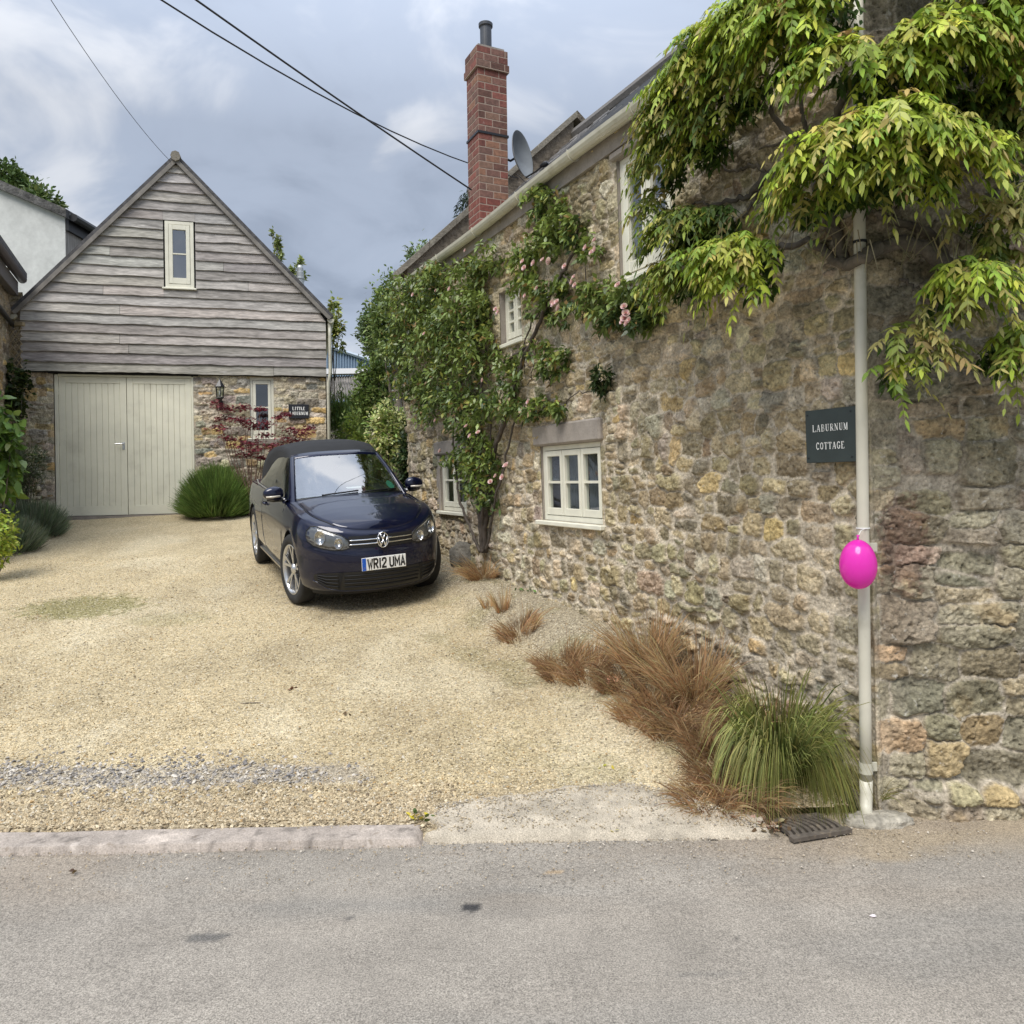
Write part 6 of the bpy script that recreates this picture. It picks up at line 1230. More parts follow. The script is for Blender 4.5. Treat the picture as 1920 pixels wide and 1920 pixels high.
l_.build('foliage', MT['leaf'], mp); m.build('stems', M('maple_stem', (.17, .10, .075), .8), mp, smooth=True)
# ---------------------------------------------------------------- shrubs and trees between garage and cottage, and beyond
GR = [(.10, .155, .04), (.15, .21, .055), (.075, .12, .03)]
def at(px, py, y): return at_depth(px, py, y)
def px2m(p, y): return p / FX * y
def bush_at(name, label, cat, px, py, rx, ry, y, n, cols, wts, L, Wf, **kw):
    c = at(px, py, y); return shrub(name, label, cat, c, (px2m(rx, y), px2m(rx, y) * .9, px2m(ry, y)), n, cols, wts, L, Wf, **kw)
bush_at('variegated_shrub', 'cream-variegated shrub at the far end of the cottage wall', 'shrub', 728, 815, 34, 62, 14.6, 3400, [(.60, .62, .28), (.46, .52, .17), (.18, .26, .06), (.68, .66, .40)], [3, 2, 2.2, 1], .085, .55, sr=.02)
bush_at('ivy', 'dark glossy ivy around the end of the cottage behind the car', 'climbing plant', 762, 862, 20, 68, 13.4, 1500, [(.03, .055, .016), (.055, .09, .025), (.18, .20, .07)], [3, 2, .6], .075, .6)
bush_at('feathery_shrub', 'feathery green shrub just past the garage downpipe', 'shrub', 636, 800, 22, 62, 19.0, 2600, [(.13, .20, .05), (.19, .26, .06)], [2, 1], .17, .12, up=1.2)
bush_at('yellow_shrub', 'pale yellow-green shrub behind the car between garage and cottage', 'shrub', 672, 820, 32, 40, 18.2, 2400, [(.32, .40, .09), (.23, .31, .07), (.42, .46, .14)], [3, 3, 1], .10, .5)
bush_at('green_shrub', 'dense green shrub below the grey shed roof', 'shrub', 670, 775, 34, 34, 21.5, 2600, [(.17, .25, .06), (.24, .32, .08)], [2, 1], .11, .5)
bush_at('dense_shrub', 'deep green shrub beside the variegated one', 'shrub', 705, 735, 36, 62, 17.2, 4200, [(.15, .22, .06), (.21, .28, .075), (.11, .165, .045)], [3, 3, 2], .10, .5)
def tree(name, label, px, py, rx, ry, y, n, cols, wts, L, Wf, group=None, tr=.12, limbs=7, **kw):
    c = at(px, py, y); rad = np.array([px2m(rx, y), px2m(rx, y), px2m(ry, y)]); foot = np.array([c[0], c[1], float(zt(c[0], c[1])) - .1]); root = empty(name, foot, label, 'tree', group); l_, P = clump(name, label, 'tree', c, rad, n, cols, wts, L, Wf, **kw); l_.build('crown', MT['leaf'], root); g = np.random.default_rng(n + 1); m = MB()
    m.tube([foot, foot * .6 + c * .4 + g.normal(0, .1, 3), c], [tr, tr * .75, tr * .3], 8)
    for i in range(limbs):
        t = P[g.integers(0, len(P))]; s0 = foot * (.3) + c * .7 if i % 2 else foot * .55 + c * .45; m.tube([s0, (s0 + t) / 2 + [0, 0, .1 * rad[2]], t], [tr * .4, tr * .25, tr * .08], 6)
    m.build('trunk', MT['bark'], root, smooth=True); return root
tree('leafy_tree', 'leafy green tree rising just beyond the far end of the cottage', 738, 600, 46, 80, 16.6, 5200, [(.16, .23, .065), (.21, .28, .08), (.10, .155, .045)] + [(.26, .32, .10)], [3, 3, 2, 1.4], .10, .5)
tree('leafy_tree', 'grey-green rounded tree left of the leafy one, behind the car', 703, 625, 30, 52, 19.5, 2600, [(.20, .27, .11), (.26, .33, .15), (.13, .19, .065)], [3, 2, 2], .11, .5)
tree('leafy_tree', 'green tree showing above the far gutter end of the cottage', 790, 505, 34, 48, 19.0, 2600, [(.22, .29, .13), (.28, .35, .17), (.14, .20, .07)], [3, 2, 2], .11, .5)
tree('purple_tree', 'purple-leaved tree top beside the far gutter end', 752, 556, 15, 24, 15.6, 700, [(.035, .018, .028), (.06, .03, .04)], [2, 1], .09, .55, tr=.05, limbs=4)
tree('sapling', 'thin pale sapling showing above the right slope of the garage roof', 518, 470, 9, 46, 25.5, 420, [(.26, .30, .09), (.33, .36, .15), (.18, .22, .06)], [2, 1, 1], .14, .45, tr=.03, limbs=5, cs=.22)
tree('sapling', 'spreading pale sapling top beside the metal flue', 556, 508, 16, 26, 25.0, 330, [(.26, .30, .09), (.33, .36, .15), (.18, .22, .06)], [2, 1, 1], .14, .45, tr=.03, limbs=5, cs=.2)
tree('sapling', 'pale sapling close past the garage downpipe', 626, 615, 17, 58, 19.5, 760, [(.33, .36, .08), (.24, .30, .07), (.40, .40, .13)], [2, 2, 1], .12, .45, tr=.03, limbs=5, cs=.2)
tree('garden_tree', 'green tree rising above the white building on the left', 20, 355, 42, 50, 34, 3600, [(.075, .12, .03), (.11, .165, .045), (.05, .08, .02)], [3, 2, 2], .24, .5)
tree('garden_tree', 'lower green tree behind the white building, nearer the garage', 75, 380, 34, 30, 33, 1800, [(.075, .12, .03), (.11, .165, .045), (.16, .20, .06)], [3, 2, 1], .24, .5)
tree('garden_tree', 'yellow-green tree top peeping over the left garage slope', 182, 452, 26, 20, 27, 900, [(.24, .28, .06), (.14, .19, .045)], [1, 1], .17, .5)
# a dark conifer far behind the chimney
cf0 = at(868, 415, 30.0); foot = np.array([cf0[0], cf0[1], float(zt(cf0[0], cf0[1])) - .1]); con = empty('conifer', foot, 'dark conifer far behind the chimney', 'tree'); g = np.random.default_rng(2); l_ = LF(); topz = at(878, 352, 30.0)[2]; botz = at(860, 470, 30.)[2]; m = MB(); m.tube([foot, [cf0[0] + .2, cf0[1], topz]], [.2, .02], 6); m.build('trunk', MT['bark'], con)
for i in range(150):
    f = g.random() ** .8; z = topz + (botz - topz) * f * 1.5; a = g.random() * 6.28; Lb = .25 + 1.1 * f; d = np.array([math.cos(a), math.sin(a), -.25]); n = int(10 + 26 * f); s = g.random(n); P = np.array([cf0[0] + .2, cf0[1], z]) + d * (s * Lb)[:, None] + g.normal(0, .05, (n, 3)); P[:, 2] -= .2 * s * s * Lb
    l_.leaves(P, unit(d + g.normal(0, .5, (n, 3)) + [0, 0, -.3]), .20, .05, jit((.035, .055, .028), n, g), .3)
l_.build('crown', MT['leaf'], con)
# low hedge closing the view
for (x0, y0, x1, y1, h, lab) in ((-4.6, 26, 3.5, 24, 2.3, 'distant green hedge behind the garden shrubs'), (-40, 40, -12, 42, 3.4, 'distant green hedge behind the white building')):
    L_ = math.hypot(x1 - x0, y1 - y0); nn = int(L_ * 260) if L_ < 12 else int(L_ * 120); s = rng.random(nn); P = np.stack([x0 + (x1 - x0) * s, y0 + (y1 - y0) * s, np.zeros(nn)], 1) + rng.normal(0, .35, (nn, 3)) * [1, 1, 0]; P[:, 2] = zt(P[:, 0], P[:, 1]) + h * rng.random(nn) ** .7 * (1 + .3 * fbm(P[:, 0] * .9, P[:, 1] * .9, 3)); b0 = np.array([(x0 + x1) / 2, (y0 + y1) / 2, float(zt((x0 + x1) / 2, (y0 + y1) / 2))])
    l_ = LF(); l_.leaves(P, unit(rdir(nn, rng) + [0, -.5, .2]), .16, .09, pickc(GR, [1, 1, 1], nn, rng), .2); o = l_.build('hedge', MT['leaf'], None, b0); setp(o, lab, 'hedge')
# ================================================================ neighbours' buildings
yb = 21.0; wb = empty('white_building', at_depth(60, 900, yb) * [1, 1, 0] + [0, 0, 1.4], 'white rendered building with a dark weathered roof edge at the far left', 'house')
MT['render'] = M('white_render', (.56, .57, .55), .9, var=[(1.5, 5, .3, .7, .85, 1.1), (9, 4, .3, .7, .93, 1.06)], tint=[((.30, .31, .29), 2.4, 6, .60, .75, .5)], bump=[(20, 4, .2, .01)])
X = lambda px, py, y=yb: at_depth(px, py, y)
a, b2 = X(-200, 268), X(122, 408); z0 = 1.2
m = MB(); P = [np.array([a[0], yb, z0]), np.array([b2[0], yb, z0]), b2, a]; m.add(P, [(0, 1, 2, 3)]); m.build('wall', MT['render'], wb)
m = MB(); pr = [np.array([b2[0], y_, z_]) for y_, z_ in ((yb, z0), (yb + 9, z0), (yb + 9, b2[2]), (yb, b2[2]))]; m.add(pr, [(0, 1, 2, 3)]); m.build('side_wall', M('grey_boards', (.30, .28, .25), .9, mscale=(1, 4, .4), var=[(4, 4, .3, .7, .6, 1.3)]), wb)
m = MB(); up = np.array([0, 0, .24]); e = b2 + (b2 - a) / np.linalg.norm(b2 - a) * .12
m.add([a + [0, -.15, 0], e + [0, -.15, 0], e + [0, -.15, 0] + up, a + [0, -.15, 0] + up, a + [0, 9, 0], e + [0, 9, 0], e + [0, 9, 0] + up, a + [0, 9, 0] + up], [(0, 1, 2, 3), (4, 7, 6, 5), (3, 2, 6, 7), (0, 4, 5, 1), (1, 5, 6, 2), (0, 3, 7, 4)])
m.build('roof', M('lichened_verge', (.085, .083, .08), .95, var=[(5, 5, .3, .7, .5, 1.5)], tint=[((.24, .23, .20), 8, 5, .56, .7, .7)], bump=[(14, 5, .8, .04)]), wb)
m = MB(); m.tube([e + [.12, 0, .05], e + [.12, 9, .05]], .11, 8); m.box((b2[0] + .01, yb + .01, b2[2] - .35), (b2[0] + .09, yb + 9, b2[2] - .01)); m.build('gutter', MT['black'], wb)
A, B = np.array([-8.05, 11.0]), np.array([-9.95, 15.3]); bz = at_depth(22, 522, B[1])[2]; hb = empty('low_stone_house', [A[0] - 1, A[1], 1.2], 'low stone house with brown eaves beside the garage at the left', 'house')
bd = (B - A) / np.linalg.norm(B - A); bn = np.array([bd[1], -bd[0]]); bn = bn if bn[0] > 0 else -bn
LH = Plane((A[0], A[1], 0), (bd[0], bd[1], 0), (0, 0, 1), (bn[0], bn[1], 0)); Lb = float(np.linalg.norm(B - A)); ua = np.arange(0, Lb, .03); va = np.arange(.6, bz, .03)
U, V, H, C = rubble(ua, va, (.16, .4), (.09, .2), 47, [(.27, .22, .15), (.22, .185, .13), (.33, .27, .18), (.40, .28, .13)], [4, 4, 2, 1.5], (.30, .26, .20), (.0, .03)); wall_mesh('wall', LH, ua, va, H, C, MT['stone'], hb)
fl_ = frame_fn(LH); m = MB(); m.add([fl_(Lb, .6, .02), fl_(Lb, .6, -4), fl_(Lb, bz + 2, -4), fl_(Lb, bz + .2, .02)], [(0, 1, 2, 3)]); m.build('end_wall', bpy.data.materials['plain_rubble'], hb)
MT['brown'] = M('brown_eaves', (.045, .03, .025), .5); m = MB(); m.box((-1, bz - .34, .02), (Lb, bz - .05, .16), fl_, .01); m.build('fascia', M('grey_fascia', (.11, .10, .095), .7), hb)
m = MB(); m.tube([fl_(-1, bz + .02, .22), fl_(Lb + .08, bz + .02, .22)], .085, 10); m.build('gutter', MT['brown'], hb, smooth=True)
m = MB(); P = [fl_(u, v, n_) for u in (-1, Lb + .1) for v, n_ in ((bz + .05, .3), (bz + 1.6, -2.2), (bz + 1.75, -2.2), (bz + .15, .3))]; m.add(P, [(0, 1, 2, 3), (4, 7, 6, 5), (0, 3, 7, 4), (2, 1, 5, 6), (3, 2, 6, 7), (0, 4, 5, 1)]); m.build('roof', bpy.data.materials['dark_slate_roof'], hb)
m = MB(); m.tube([fl_(-1, bz - .62, .08), fl_(Lb - .1, bz - .95, .08)], .045, 8); m.build('drain_pipe', MT['black'], hb, smooth=True)
EW = Plane((-11.5, 15.5, 0), (1, 0, 0), (0, 0, 1), (0, -1, 0)); ew1 = at_depth(47, 700, 15.5)[0] + 11.5; ua = np.arange(0, ew1, .022); va = np.arange(.8, at_depth(20, 548, 15.5)[2], .022)
U, V, H, C = rubble(ua, va, (.16, .4), (.09, .2), 49, [(.30, .25, .17), (.25, .21, .15), (.36, .30, .21), (.42, .30, .15)], [4, 4, 2, 1.2], (.33, .29, .23), (.0, .03)); wall_mesh('wall', EW, ua, va, H, C, MT['stone'], hb)
# trellis in front of that wall
TRP = Plane((-11.5, 15.18, 0), (1, 0, 0), (0, 0, 1), (0, -1, 0)); tz = at_depth(20, 606, 15.18)[2]; u1 = at_depth(42, 700, 15.18)[0] + 11.5; u0 = u1 - 1.5; v1, v0 = tz - .06, tz - 2.3; ft = frame_fn(TRP)
tr = empty('wooden_trellis', ft((u0 + u1) / 2, v0, 0), 'wooden diamond trellis on the wall left of the garage', 'trellis'); m = MB()
for k in range(-40, 40):
    for sg in (1, -1):
        c = k * .115; L = [(u, (v0 + v1) / 2 + sg * (u - u0 - c) * ST) for u in np.linspace(u0, u1, 120)]; L = [p for p in L if v0 <= p[1] <= v1]
        if len(L) > 3: m.tube([ft(*L[0], .012 * sg), ft(*L[-1], .012 * sg)], .011, 4)
MT['trel'] = M('trellis_wood', (.26, .21, .13), .9, var=[(5, 4, .3, .7, .7, 1.3)]); m.build('lattice', MT['trel'], tr); m = MB(); m.box((u0, v1, -.04), (u1 + .05, v1 + .08, .05), ft, .006); m.build('top_rail', MT['trel'], tr)
# low dry-stone retaining wall between the house and the garage doors
P0, P1 = at_depth(-40, 930, 12.6)[:2], at_depth(97, 930, 15.45)[:2]; d_ = (P1 - P0) / np.linalg.norm(P1 - P0); n_ = np.array([d_[1], -d_[0]]); n_ = n_ if n_[1] < 0 or n_[0] > 0 else -n_
RW = Plane((P0[0], P0[1], 0), (d_[0], d_[1], 0), (-.1 * n_[0], -.1 * n_[1], 1), (n_[0], n_[1], 0)); Lw = float(np.linalg.norm(P1 - P0)); ua = np.arange(0, Lw, .02); va = np.arange(.7, 2.3, .02)
U, V, H, C = rubble(ua, va, (.16, .42), (.10, .22), 53, [(.30, .27, .22), (.24, .22, .18), (.34, .29, .22)], [3, 3, 2], (.05, .045, .035), (.03, .14), e=(.03, .10)); rw = wall_mesh('dry_stone_wall', RW, ua, va, H, C, MT['stone'], None); setp(rw, 'low rough dry-stone retaining wall left of the garage doors', 'wall')
m = MB(); m.add([RW.p(0, 2.28, .02), RW.p(Lw, 2.28, .02), RW.p(Lw, 2.1, -2.5), RW.p(0, 2.1, -2.5)], [(0, 1, 2, 3)]); o = m.build('earth_bank_ground', MT['ground']); setp(o, 'planted earth bank behind the dry-stone wall', 'bank', kind='structure')
# metal barn and old corrugated shed beyond the garage
bn_ = empty('metal_barn', at_depth(650, 890, 46) * [1, 1, 0] + [0, 0, 2], 'blue-grey metal barn beyond the garden', 'barn'); MT['sheet'] = M('blue_grey_sheet', (.22, .30, .40), .55)
y_ = 46.; l0, r0 = at_depth(560, 632, y_), at_depth(740, 690, y_); zb_ = at_depth(650, 705, y_)[2]; m = MB(); n = 70; V = []
for i in range(n * 2 + 1):
    f = i / (n * 2); x = l0[0] + (r0[0] - l0[0]) * f; yy_ = y_ - (.10 if (i // 1) % 4 in (1, 2) else 0); V += [(x, yy_, zb_ - 3), (x, yy_, l0[2] + (r0[2] - l0[2]) * f)]
m.add(V, [(2 * i, 2 * i + 2, 2 * i + 3, 2 * i + 1) for i in range(n * 2)]); m.build('wall', MT['sheet'], bn_); m = MB(); m.tube([l0 + [0, -.15, 0], r0 + [0, -.15, 0]], .12, 6); m.build('verge', M('pale_verge', (.35, .42, .5), .5), bn_)
m = MB(); m.add([l0, r0, r0 + [0, 20, 0], l0 + [0, 20, 0]], [(0, 1, 2, 3)]); m.build('roof', MT['sheet'], bn_)
sh = empty('corrugated_shed', at_depth(640, 880, 33) * [1, 1, 0] + [0, 0, 1.8], 'old grey shed with a corrugated roof and white gutter', 'shed'); m = MB(); tl, tr_, bl_ = at_depth(560, 706, 37), at_depth(735, 708, 37), at_depth(560, 752, 33); V = []; n = 150; wx = tr_[0] - tl[0]
for i in range(n + 1):
    f = i / n; dz = .05 * math.sin(i * math.pi / 2); V += [(bl_[0] + wx * f, 33., bl_[2] + dz), (tl[0] + wx * f, 37., tl[2] + dz)]
m.add(V, [(2 * i, 2 * i + 2, 2 * i + 3, 2 * i + 1) for i in range(n)]); m.build('roof', M('asbestos_sheet', (.20, .185, .165), .95, var=[(1.6, 5, .3, .7, .5, 1.5), (8, 4, .3, .7, .7, 1.3)], tint=[((.06, .055, .05), 3, 5, .55, .7, .7)]), sh)
m = MB(); m.box((tl[0], 36.6, tl[2] + .05), (tr_[0], 37.1, tl[2] + .30)); m.build('ridge_gutter', M('white_gutter', (.78, .78, .78), .5), sh); m = MB(); m.box((bl_[0], 33.2, 1.5), (bl_[0] + wx, 36.8, bl_[2] - .06)); m.build('wall', MT['lintel'], sh)
# ================================================================ signs
fF = frame_fn(FAC); MT['slab'] = M('slate_plaque', (.030, .042, .042), .38, var=[(6, 4, .3, .7, .85, 1.2)], bump=[(40, 3, .08, .003)]); MT['white'] = M('white_letter', (.80, .80, .77), .6)
qs = np.array([FAC.uv(x_, y_, .08) for x_, y_ in ((1510, 769), (1609, 762), (1511, 868), (1609, 866))]); u0, u1, v0, v1 = qs[[0, 2], 0].mean(), qs[[1, 3], 0].mean(), qs[2:, 1].mean(), qs[:2, 1].mean(); sg_ = empty('house_plaque', FAC.p((u0 + u1) / 2, v0, .05), 'dark slate plaque lettered LABURNUM COTTAGE beside the downpipe', 'sign')
m = MB(); m.box((u0, v0, .06), (u1, v1, .08), fF, .003); m.build('plaque', MT['slab'], sg_); m = MB(); H_ = v1 - v0; Wd = u1 - u0; cu = (u0 + u1) / 2 - .02 * Wd
serif_text(m, 'LABURNUM', lambda a, b2, n_: FAC.p(a, b2, .0812 + n_), cu, v0 + H_ * .65, H_ * .132, Wd * .086, Wd * .0155, .82); serif_text(m, 'COTTAGE', lambda a, b2, n_: FAC.p(a, b2, .0812 + n_), cu, v0 + H_ * .315, H_ * .132, Wd * .080, Wd * .0155, .82); m.build('lettering', MT['white'], sg_)
for a, b2 in ((u0 + .02, v0 + .03), (u1 - .05, v0 + .03), (u0 + .02, v1 - .03), (u1 - .05, v1 - .03)):
    m = MB(); m.tube([FAC.p(a, b2, .0), FAC.p(a, b2, .0825)], .006, 8); m.build('fixing', MT['iron'], sg_)
u0, u1, v0, v1 = rectc(GAR, (541, 758), (579, 759), (541, 785), (579, 785)); sg_ = empty('house_plaque', GAR.p((u0 + u1) / 2, v0, .05), 'small black plaque lettered LITTLE LABURNUM on the garage wall', 'sign')
m = MB(); m.box((u0, v0, .03), (u1, v1, .065), frame_fn(GAR), .003); m.build('plaque', M('black_plaque', (.012, .013, .018), .45), sg_); m = MB(); H_ = v1 - v0; Wd = u1 - u0; fg_ = lambda a, b2, n_: GAR.p(a, b2, .0662 + n_)
serif_text(m, 'LITTLE', fg_, (u0 + u1) / 2, v0 + H_ * .70, H_ * .235, Wd * .105, Wd * .034, .84); serif_text(m, 'LABURNUM', fg_, (u0 + u1) / 2, v0 + H_ * .36, H_ * .235, Wd * .113, Wd * .034, .84); m.build('lettering', MT['white'], sg_)
# ================================================================ lantern
uL, vL = GAR.uv(414, 735); lc = GAR.p(uL, vL, .20); ln_ = empty('wall_lantern', GAR.p(uL, vL - .2, .05), 'black carriage lantern on the stone beside the garage doors', 'lantern'); sc = GAR.uv(414, 712)[1] - vL; lf_ = lambda a, b2, n_: lc + np.array([a, b2, n_])
m = MB(); m.lathe([(.001, sc), (.012, sc * .97), (.02, sc * .88), (.03, sc * .82), (.055, sc * .66), (.10, sc * .40), (.112, sc * .33), (.10, sc * .30), (.001, sc * .30)], 6, lf_); m.build('roof', MT['iron'], ln_)
m = MB()
for k in range(6):
    a = 2 * math.pi * k / 6; m.tube([lf_(.088 * math.cos(a), .088 * math.sin(a), sc * .31), lf_(.070 * math.cos(a), .070 * math.sin(a), -sc * .52)], .008, 4)
m.lathe([(.001, -sc * .50), (.08, -sc * .50), (.085, -sc * .55), (.05, -sc * .7), (.03, -sc * .86), (.001, -sc * .9)], 6, lf_); m.build('cage', MT['iron'], ln_)
m = MB(); m.lathe([(.082, sc * .30), (.065, -sc * .49)], 6, lf_); m.build('pane', MT['pane'], ln_); m = MB(); m.lathe([(.001, sc * .12), (.025, .0), (.02, -sc * .35), (.001, -sc * .4)], 10, lf_); m.build('bulb', M('bulb_white', (.75, .74, .7), .3), ln_, smooth=True)
m = MB(); m.tube([GAR.p(uL, vL - .28, .03), GAR.p(uL, vL - .30, .12), lf_(0, 0, -sc * .86)], .014, 6); m.box((uL - .04, vL - .38, .0), (uL + .04, vL - .18, .035), frame_fn(GAR), .004); m.build('bracket', MT['iron'], ln_)
# ================================================================ balloon
bc_ = at_depth(1609, 1058, float(pt[1] * 0 + (pt + (pb - pt) * .68)[1]) - .15); rb_ = 33.0 / FX * bc_[1]; rv_ = 46.5 / FX * bc_[1]; bal = empty('balloon', bc_ - [0, 0, rv_], 'bright pink balloon tied to the downpipe at the corner', 'balloon')
m = MB(); pr = [(.001, -rv_)]
for a in np.linspace(-math.pi / 2, math.pi / 2, 30)[1:-1]: pr.append((rb_ * math.cos(a) * (1 - .05 * math.sin(a) * 1), rv_ * math.sin(a)))
m.lathe(pr + [(.001, rv_)], 40, lambda a, b2, n_: bc_ + np.array([a, b2, n_])); mbm = M('pink_latex', (.90, .05, .58), .18, spec=.5, trans=.4, coat=.4); m.build('envelope', mbm, bal, smooth=True)
m = MB(); m.tube([bc_ + [0, 0, rv_ - .003], bc_ + [.003, .005, rv_ + .012], bc_ + [.006, .01, rv_ + .022]], [.008, .005, .010], 8); m.build('knot', mbm, bal, smooth=True)
pk = pt + (pb - pt) * ((pt[2] - (bc_[2] + rv_ + .055)) / (pt[2] - pb[2])); m = MB(); m.tube([bc_ + [.005, .01, rv_ + .015], (bc_ + [0, 0, rv_] + pk) / 2 + [0, -.01, .02], pk + [0, -.036, 0]], .0022, 5); m.lathe([(.036, -.004), (.0395, -.004), (.0395, .004), (.036, .004)], 20, lambda a, b2, n_: pk + np.array([a, b2, n_]), closed=True); m.build('string', MT['white'], bal)
# ================================================================ overhead cables
def cable(label, pts, r, group=None, sag=.22):
    P = [at_depth(*p) for p in pts]; L = []
    for i in range(len(P) - 1):
        for f in np.linspace(0, 1, 14)[:-1]: L.append(P[i] * (1 - f) + P[i + 1] * f)
    L.append(P[-1]); s = np.linspace(0, 1, len(L)); L = [p - np.array([0, 0, sag * 4 * f * (1 - f)]) for p, f in zip(L, s)]
    m = MB(); m.tube(L, r, 6); o = m.build('overhead_cable', MT['cable'], None, loc=P[-1]); setp(o, label, 'cable', group)
GC = 'overhead cables in the sky'
cable('thick black cable running down to the foot of the brick chimney', [(-200, -410, 6.0), (884, 356, float(ccen[1]) - .25)], .011, GC, .05)
cable('thinner black cable passing behind the brick chimney', [(-40, -230, 6.0), (1010, 342, 14.2)], .009, GC, .4)
cable('faint thin wire running down to the garage ridge', [(-60, -250, 7.5), (320, 303, 16.2)], .005, GC)
m = MB()
def wcable(label, pts, r):
    L = []; P = [GAB.hit(a, b2, o_) for a, b2, o_ in pts]
    for i in range(len(P) - 1):
        for f in np.linspace(0, 1, 8)[:-1]: L.append(P[i] * (1 - f) + P[i + 1] * f)
    m = MB(); m.tube(L + [P[-1]], r, 6); o = m.build('wall_cable', MT['cable'], None, loc=P[-1]); setp(o, label, 'cable')
wcable('short black wall cable dropping behind the wisteria', [(1735, -40, .09), (1757, 0, .09), (1768, 24, .08), (1780, 60, .08)], .005)
wcable('upper of the two black wall cables at the top right', [(1830, -40, .09), (1866, 0, .09), (1900, 34, .09), (1960, 105, .08)], .005)
wcable('lower of the two black wall cables at the top right', [(1822, -40, .10), (1856, 0, .10), (1890, 38, .10), (1950, 112, .09)], .004)
# ================================================================ drain, collar, rocks, litter
dg = [ghit(1446, 1538), ghit(1530, 1522), ghit(1585, 1560), ghit(1492, 1582)]; dc_ = np.mean(dg, 0); dc_[2] = .03
dr_ = empty('drain_grate', dc_, 'rusty iron road drain with curved bars beside the green sedge', 'drain'); MT['rust'] = M('worn_iron', (.13, .11, .09), .75, .35, var=[(20, 4, .3, .7, .7, 1.3)], tint=[((.30, .24, .17), 25, 4, .55, .7, .6)])
q4 = [np.array([p[0], p[1]]) for p in dg]
def bil(a, b2): return (q4[0] * (1 - a) + q4[1] * a) * (1 - b2) + (q4[3] * (1 - a) + q4[2] * a) * b2
m = MB(); P = [np.array([*bil(a, b2), z]) for z in (.014, .018) for a, b2 in ((0, 0), (1, 0), (1, 1), (0, 1))]; m.add(P[:4], [(0, 1, 2, 3)]); m.build('pit', MT['dark'], dr_)
NB = 8
for k in range(NB + 1):
    f = k / NB; m = MB(); L = [[], []]
    for s in np.linspace(0, 1, 9):
        a = f + .10 * math.sin(math.pi * s) - .05; w_ = .034
        L[0].append(np.array([*bil(a - w_, s), 0])); L[1].append(np.array([*bil(a + w_, s), 0]))
    V = []; 
    for i in range(9): V += [L[0][i] + [0, 0, .016], L[0][i] + [0, 0, .036], L[1][i] + [0, 0, .036], L[1][i] + [0, 0, .016]]
    m.add(V, [(4 * i + j, 4 * i + j + 4, 4 * i + j + 5, 4 * i + j + 1) for i in range(8) for j in range(3)] + [(0, 1, 2, 3), (32, 35, 34, 33)]); m.build('bar', MT['rust'], dr_)
for (e0, e1) in ((0, 1), (2, 3)):
    m = MB(); a, b2 = q4[e0], q4[e1]; d2 = (b2 - a) / np.linalg.norm(b2 - a); o2 = np.array([-d2[1], d2[0]]) * .022; V = []
    for z in (.015, .037): V += [np.array([*(a - d2 * .03 - o2), z]), np.array([*(b2 + d2 * .03 - o2), z]), np.array([*(b2 + d2 * .03 + o2), z]), np.array([*(a - d2 * .03 + o2), z])]
    m.add(V, [(4, 5, 6, 7), (0, 1, 5, 4), (1, 2, 6, 5), (2, 3, 7, 6), (3, 0, 4, 7)]); m.build('rim', MT['rust'], dr_)
def rock(name, label, c, r, seed, col, cat='rock', lo=10):
    n1, n2 = 26, 18; g = np.random.default_rng(seed); V = []
    for i in range(n2 + 1):
        th = math.pi * i / n2
        for j in range(n1):
            ph = 2 * math.pi * j / n1; d = np.array([math.sin(th) * math.cos(ph), math.sin(th) * math.sin(ph), math.cos(th)]); s = np.sign(d) * np.abs(d) ** .75; k = 1 + .55 * float(fbm(np.array(d[0] * 1.6 + seed), np.array(d[1] * 1.6 + d[2] * 1.3), seed)) + .25 * float(fbm(np.array(d[0] * 5 + seed), np.array(d[1] * 5 + d[2] * 4), seed + 1)); V.append(np.asarray(c) + s * k * r)
    F = [(i * n1 + j, i * n1 + (j + 1) % n1, (i + 1) * n1 + (j + 1) % n1, (i + 1) * n1 + j) for i in range(n2) for j in range(n1)]
    o = mesh_obj(name, V, F, M(name + '_stone', col, .95, var=[(9, 5, .3, .7, .55, 1.4), (40, 3, .3, .7, .75, 1.2)], bump=[(30, 5, .9, .02)]), None, None, True, np.asarray(c) - [0, 0, r[2] * .6]); return setp(o, label, cat)
p = ghit(868, 1062); rock('rough_rock', 'dark rough rock left of the rose stems', p + [0, .1, .12], np.array([.19, .16, .20]), 3, (.15, .14, .12))
p = ghit(940, 1078); rock('rough_rock', 'brown rock against the wall right of the rose stems', p + [.02, .1, .08], np.array([.17, .14, .17]), 8, (.19, .14, .10))
p = ghit(1640, 1532); rock('concrete_collar', 'low lump of concrete under the downpipe shoe', np.array([2.13, 4.55, .005]), np.array([.20, .09, .05]), 5, (.36, .33, .27), 'concrete')
p = ghit(1147, 1288); m = MB(); m.add([p + q_ for q_ in np.array([[-.05, -.02, .03], [.07, -.03, .02], [.08, .02, .075], [-.03, .02, .09], [-.05, -.01, .015], [.07, -.02, .005], [.08, .03, .06], [-.03, .03, .075]])], [(0, 1, 2, 3), (7, 6, 5, 4), (0, 4, 5, 1), (1, 5, 6, 2), (2, 6, 7, 3), (3, 7, 4, 0)]); o = m.build('broken_tile', M('terracotta', (.48, .24, .15), .85, var=[(14, 4, .3, .7, .8, 1.2)]), None, loc=p); setp(o, 'broken piece of terracotta tile lying in the brown sedge', 'tile')
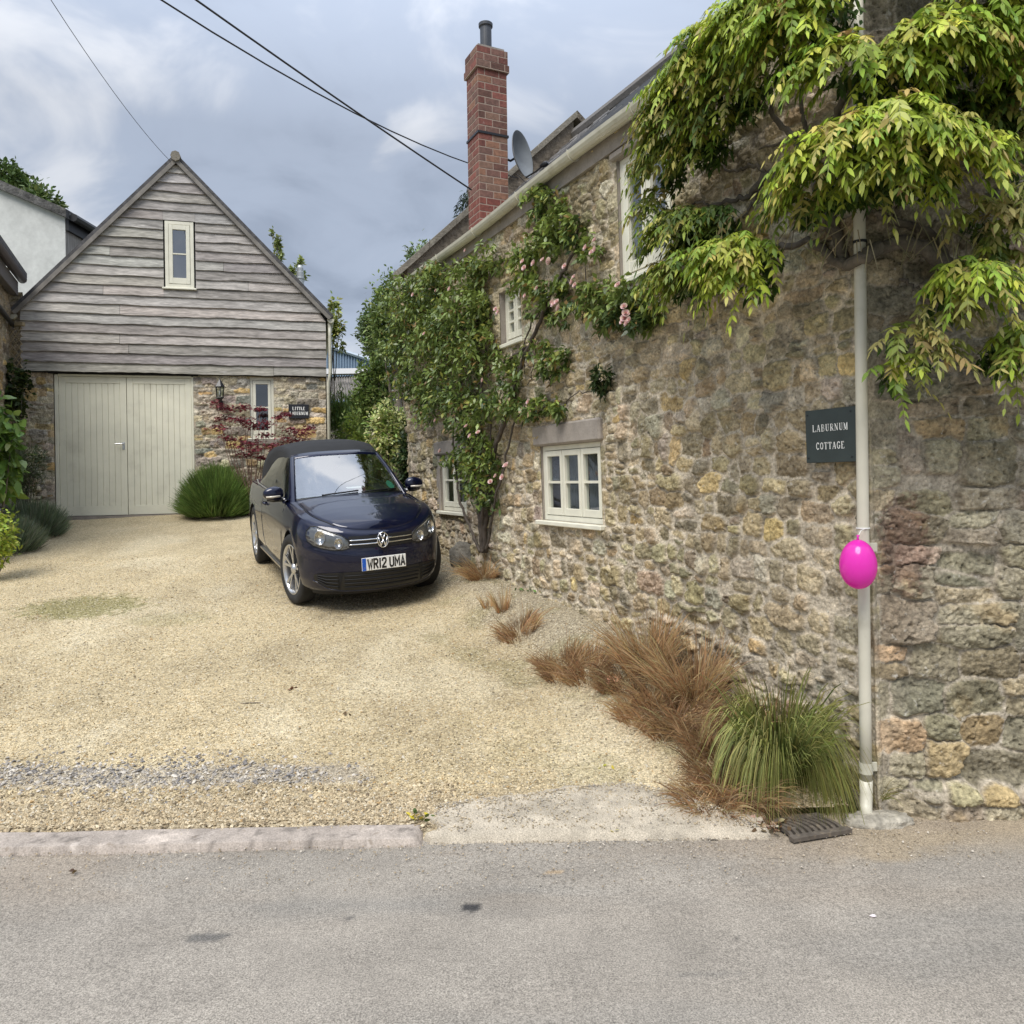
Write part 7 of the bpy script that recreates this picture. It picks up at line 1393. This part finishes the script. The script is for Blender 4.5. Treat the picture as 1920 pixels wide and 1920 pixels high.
def twig(label, px, py, L, a, r=.006, col=None):
    p = ghit(px, py); g = np.random.default_rng(px); d = np.array([math.cos(a), math.sin(a), 0]) * L; m = MB(); m.tube([p + [0, 0, r] - d / 2, p + [g.normal(0, .005), g.normal(0, .005), r * 1.6], p + [0, 0, r] + d / 2], [r, r * 1.1, r * .7], 6); o = m.build('twig', MT['bark'], None, loc=p); setp(o, label, 'twig')
twig('short dark twig lying on the concrete apron', 1192, 1517, .09, -.2, .008); twig('thin twig on the lane below the drain', 1452, 1612, .10, 0, .003); twig('pale broken stick lying across the drain bars', 1485, 1556, .10, .25, .007); twig('small dark twig on the lane left of the drain', 1337, 1577, .06, .1, .004); twig('thin twig lying in the middle of the gravel drive', 470, 1319, .16, .05, .004)
g = np.random.default_rng(31)
def scrap(name, label, cat, px, py, n, L, cols, up=.25, sp=.02):
    p = ghit(px, py, .005); l_ = LF(); P = p + g.normal(0, sp, (n, 3)) * [1, 1, .1] + [0, 0, .008]; l_.leaves(P, unit(rdir(n, g) * [1, 1, .4] + [0, 0, up]), L, L * .6, pickc(cols, [1] * len(cols), n, g), .3, True); o = l_.build(name, MT['leaf'], None, p); setp(o, label, cat)
scrap('weed', 'yellow-green weed growing in the kerb joint', 'weed', 337, 1580, 9, .035, [(.16, .20, .04), (.45, .38, .05)], .6)
scrap('weed', 'small pale weed at the front of the kerb', 'weed', 528, 1577, 6, .025, [(.2, .28, .10)], .6)
scrap('weed', 'weed with yellow leaves where kerb and apron meet', 'weed', 788, 1535, 16, .045, [(.13, .18, .03), (.09, .13, .03), (.55, .42, .05)], .7, .03)
scrap('fallen_leaf', 'yellow leaf lying on the concrete apron', 'leaf', 1160, 1555, 4, .03, [(.55, .48, .06)], .1)
scrap('fallen_leaf', 'yellow leaf on the gravel above the apron', 'leaf', 1140, 1440, 3, .035, [(.60, .55, .08)], .1)
scrap('weed', 'green weed at the wall foot above the sedges', 'weed', 1022, 1112, 26, .06, [(.12, .24, .05), (.09, .17, .04)], .8, .05)
scrap('weed', 'low weed on the soil near the round sedge', 'weed', 985, 1108, 12, .05, [(.12, .22, .06)], .7, .04)
scrap('fallen_leaf', 'brown curled leaf in the middle of the drive', 'leaf', 545, 1292, 3, .05, [(.12, .06, .03)], .3)
scrap('fallen_leaf', 'brown curled leaf on the right of the drive', 'leaf', 652, 1342, 3, .04, [(.10, .07, .03)], .3)
scrap('fallen_leaf', 'small dark leaf on the lane near the kerb at the left', 'leaf', 140, 1636, 3, .03, [(.16, .10, .05)], .3, .01)
scrap('paper_scrap', 'tiny white scrap lying on the lane at the right', 'litter', 1643, 1721, 2, .03, [(.85, .85, .82)], .05, .004)
o = scrap('dead_leaves', 'dead brown leaves gathered at the corner of the drain', 'leaves', 1437, 1550, 60, .045, [(.24, .15, .08), (.16, .10, .06), (.42, .30, .2)], .5, .045); bpy.data.objects['dead_leaves']['kind'] = 'stuff'
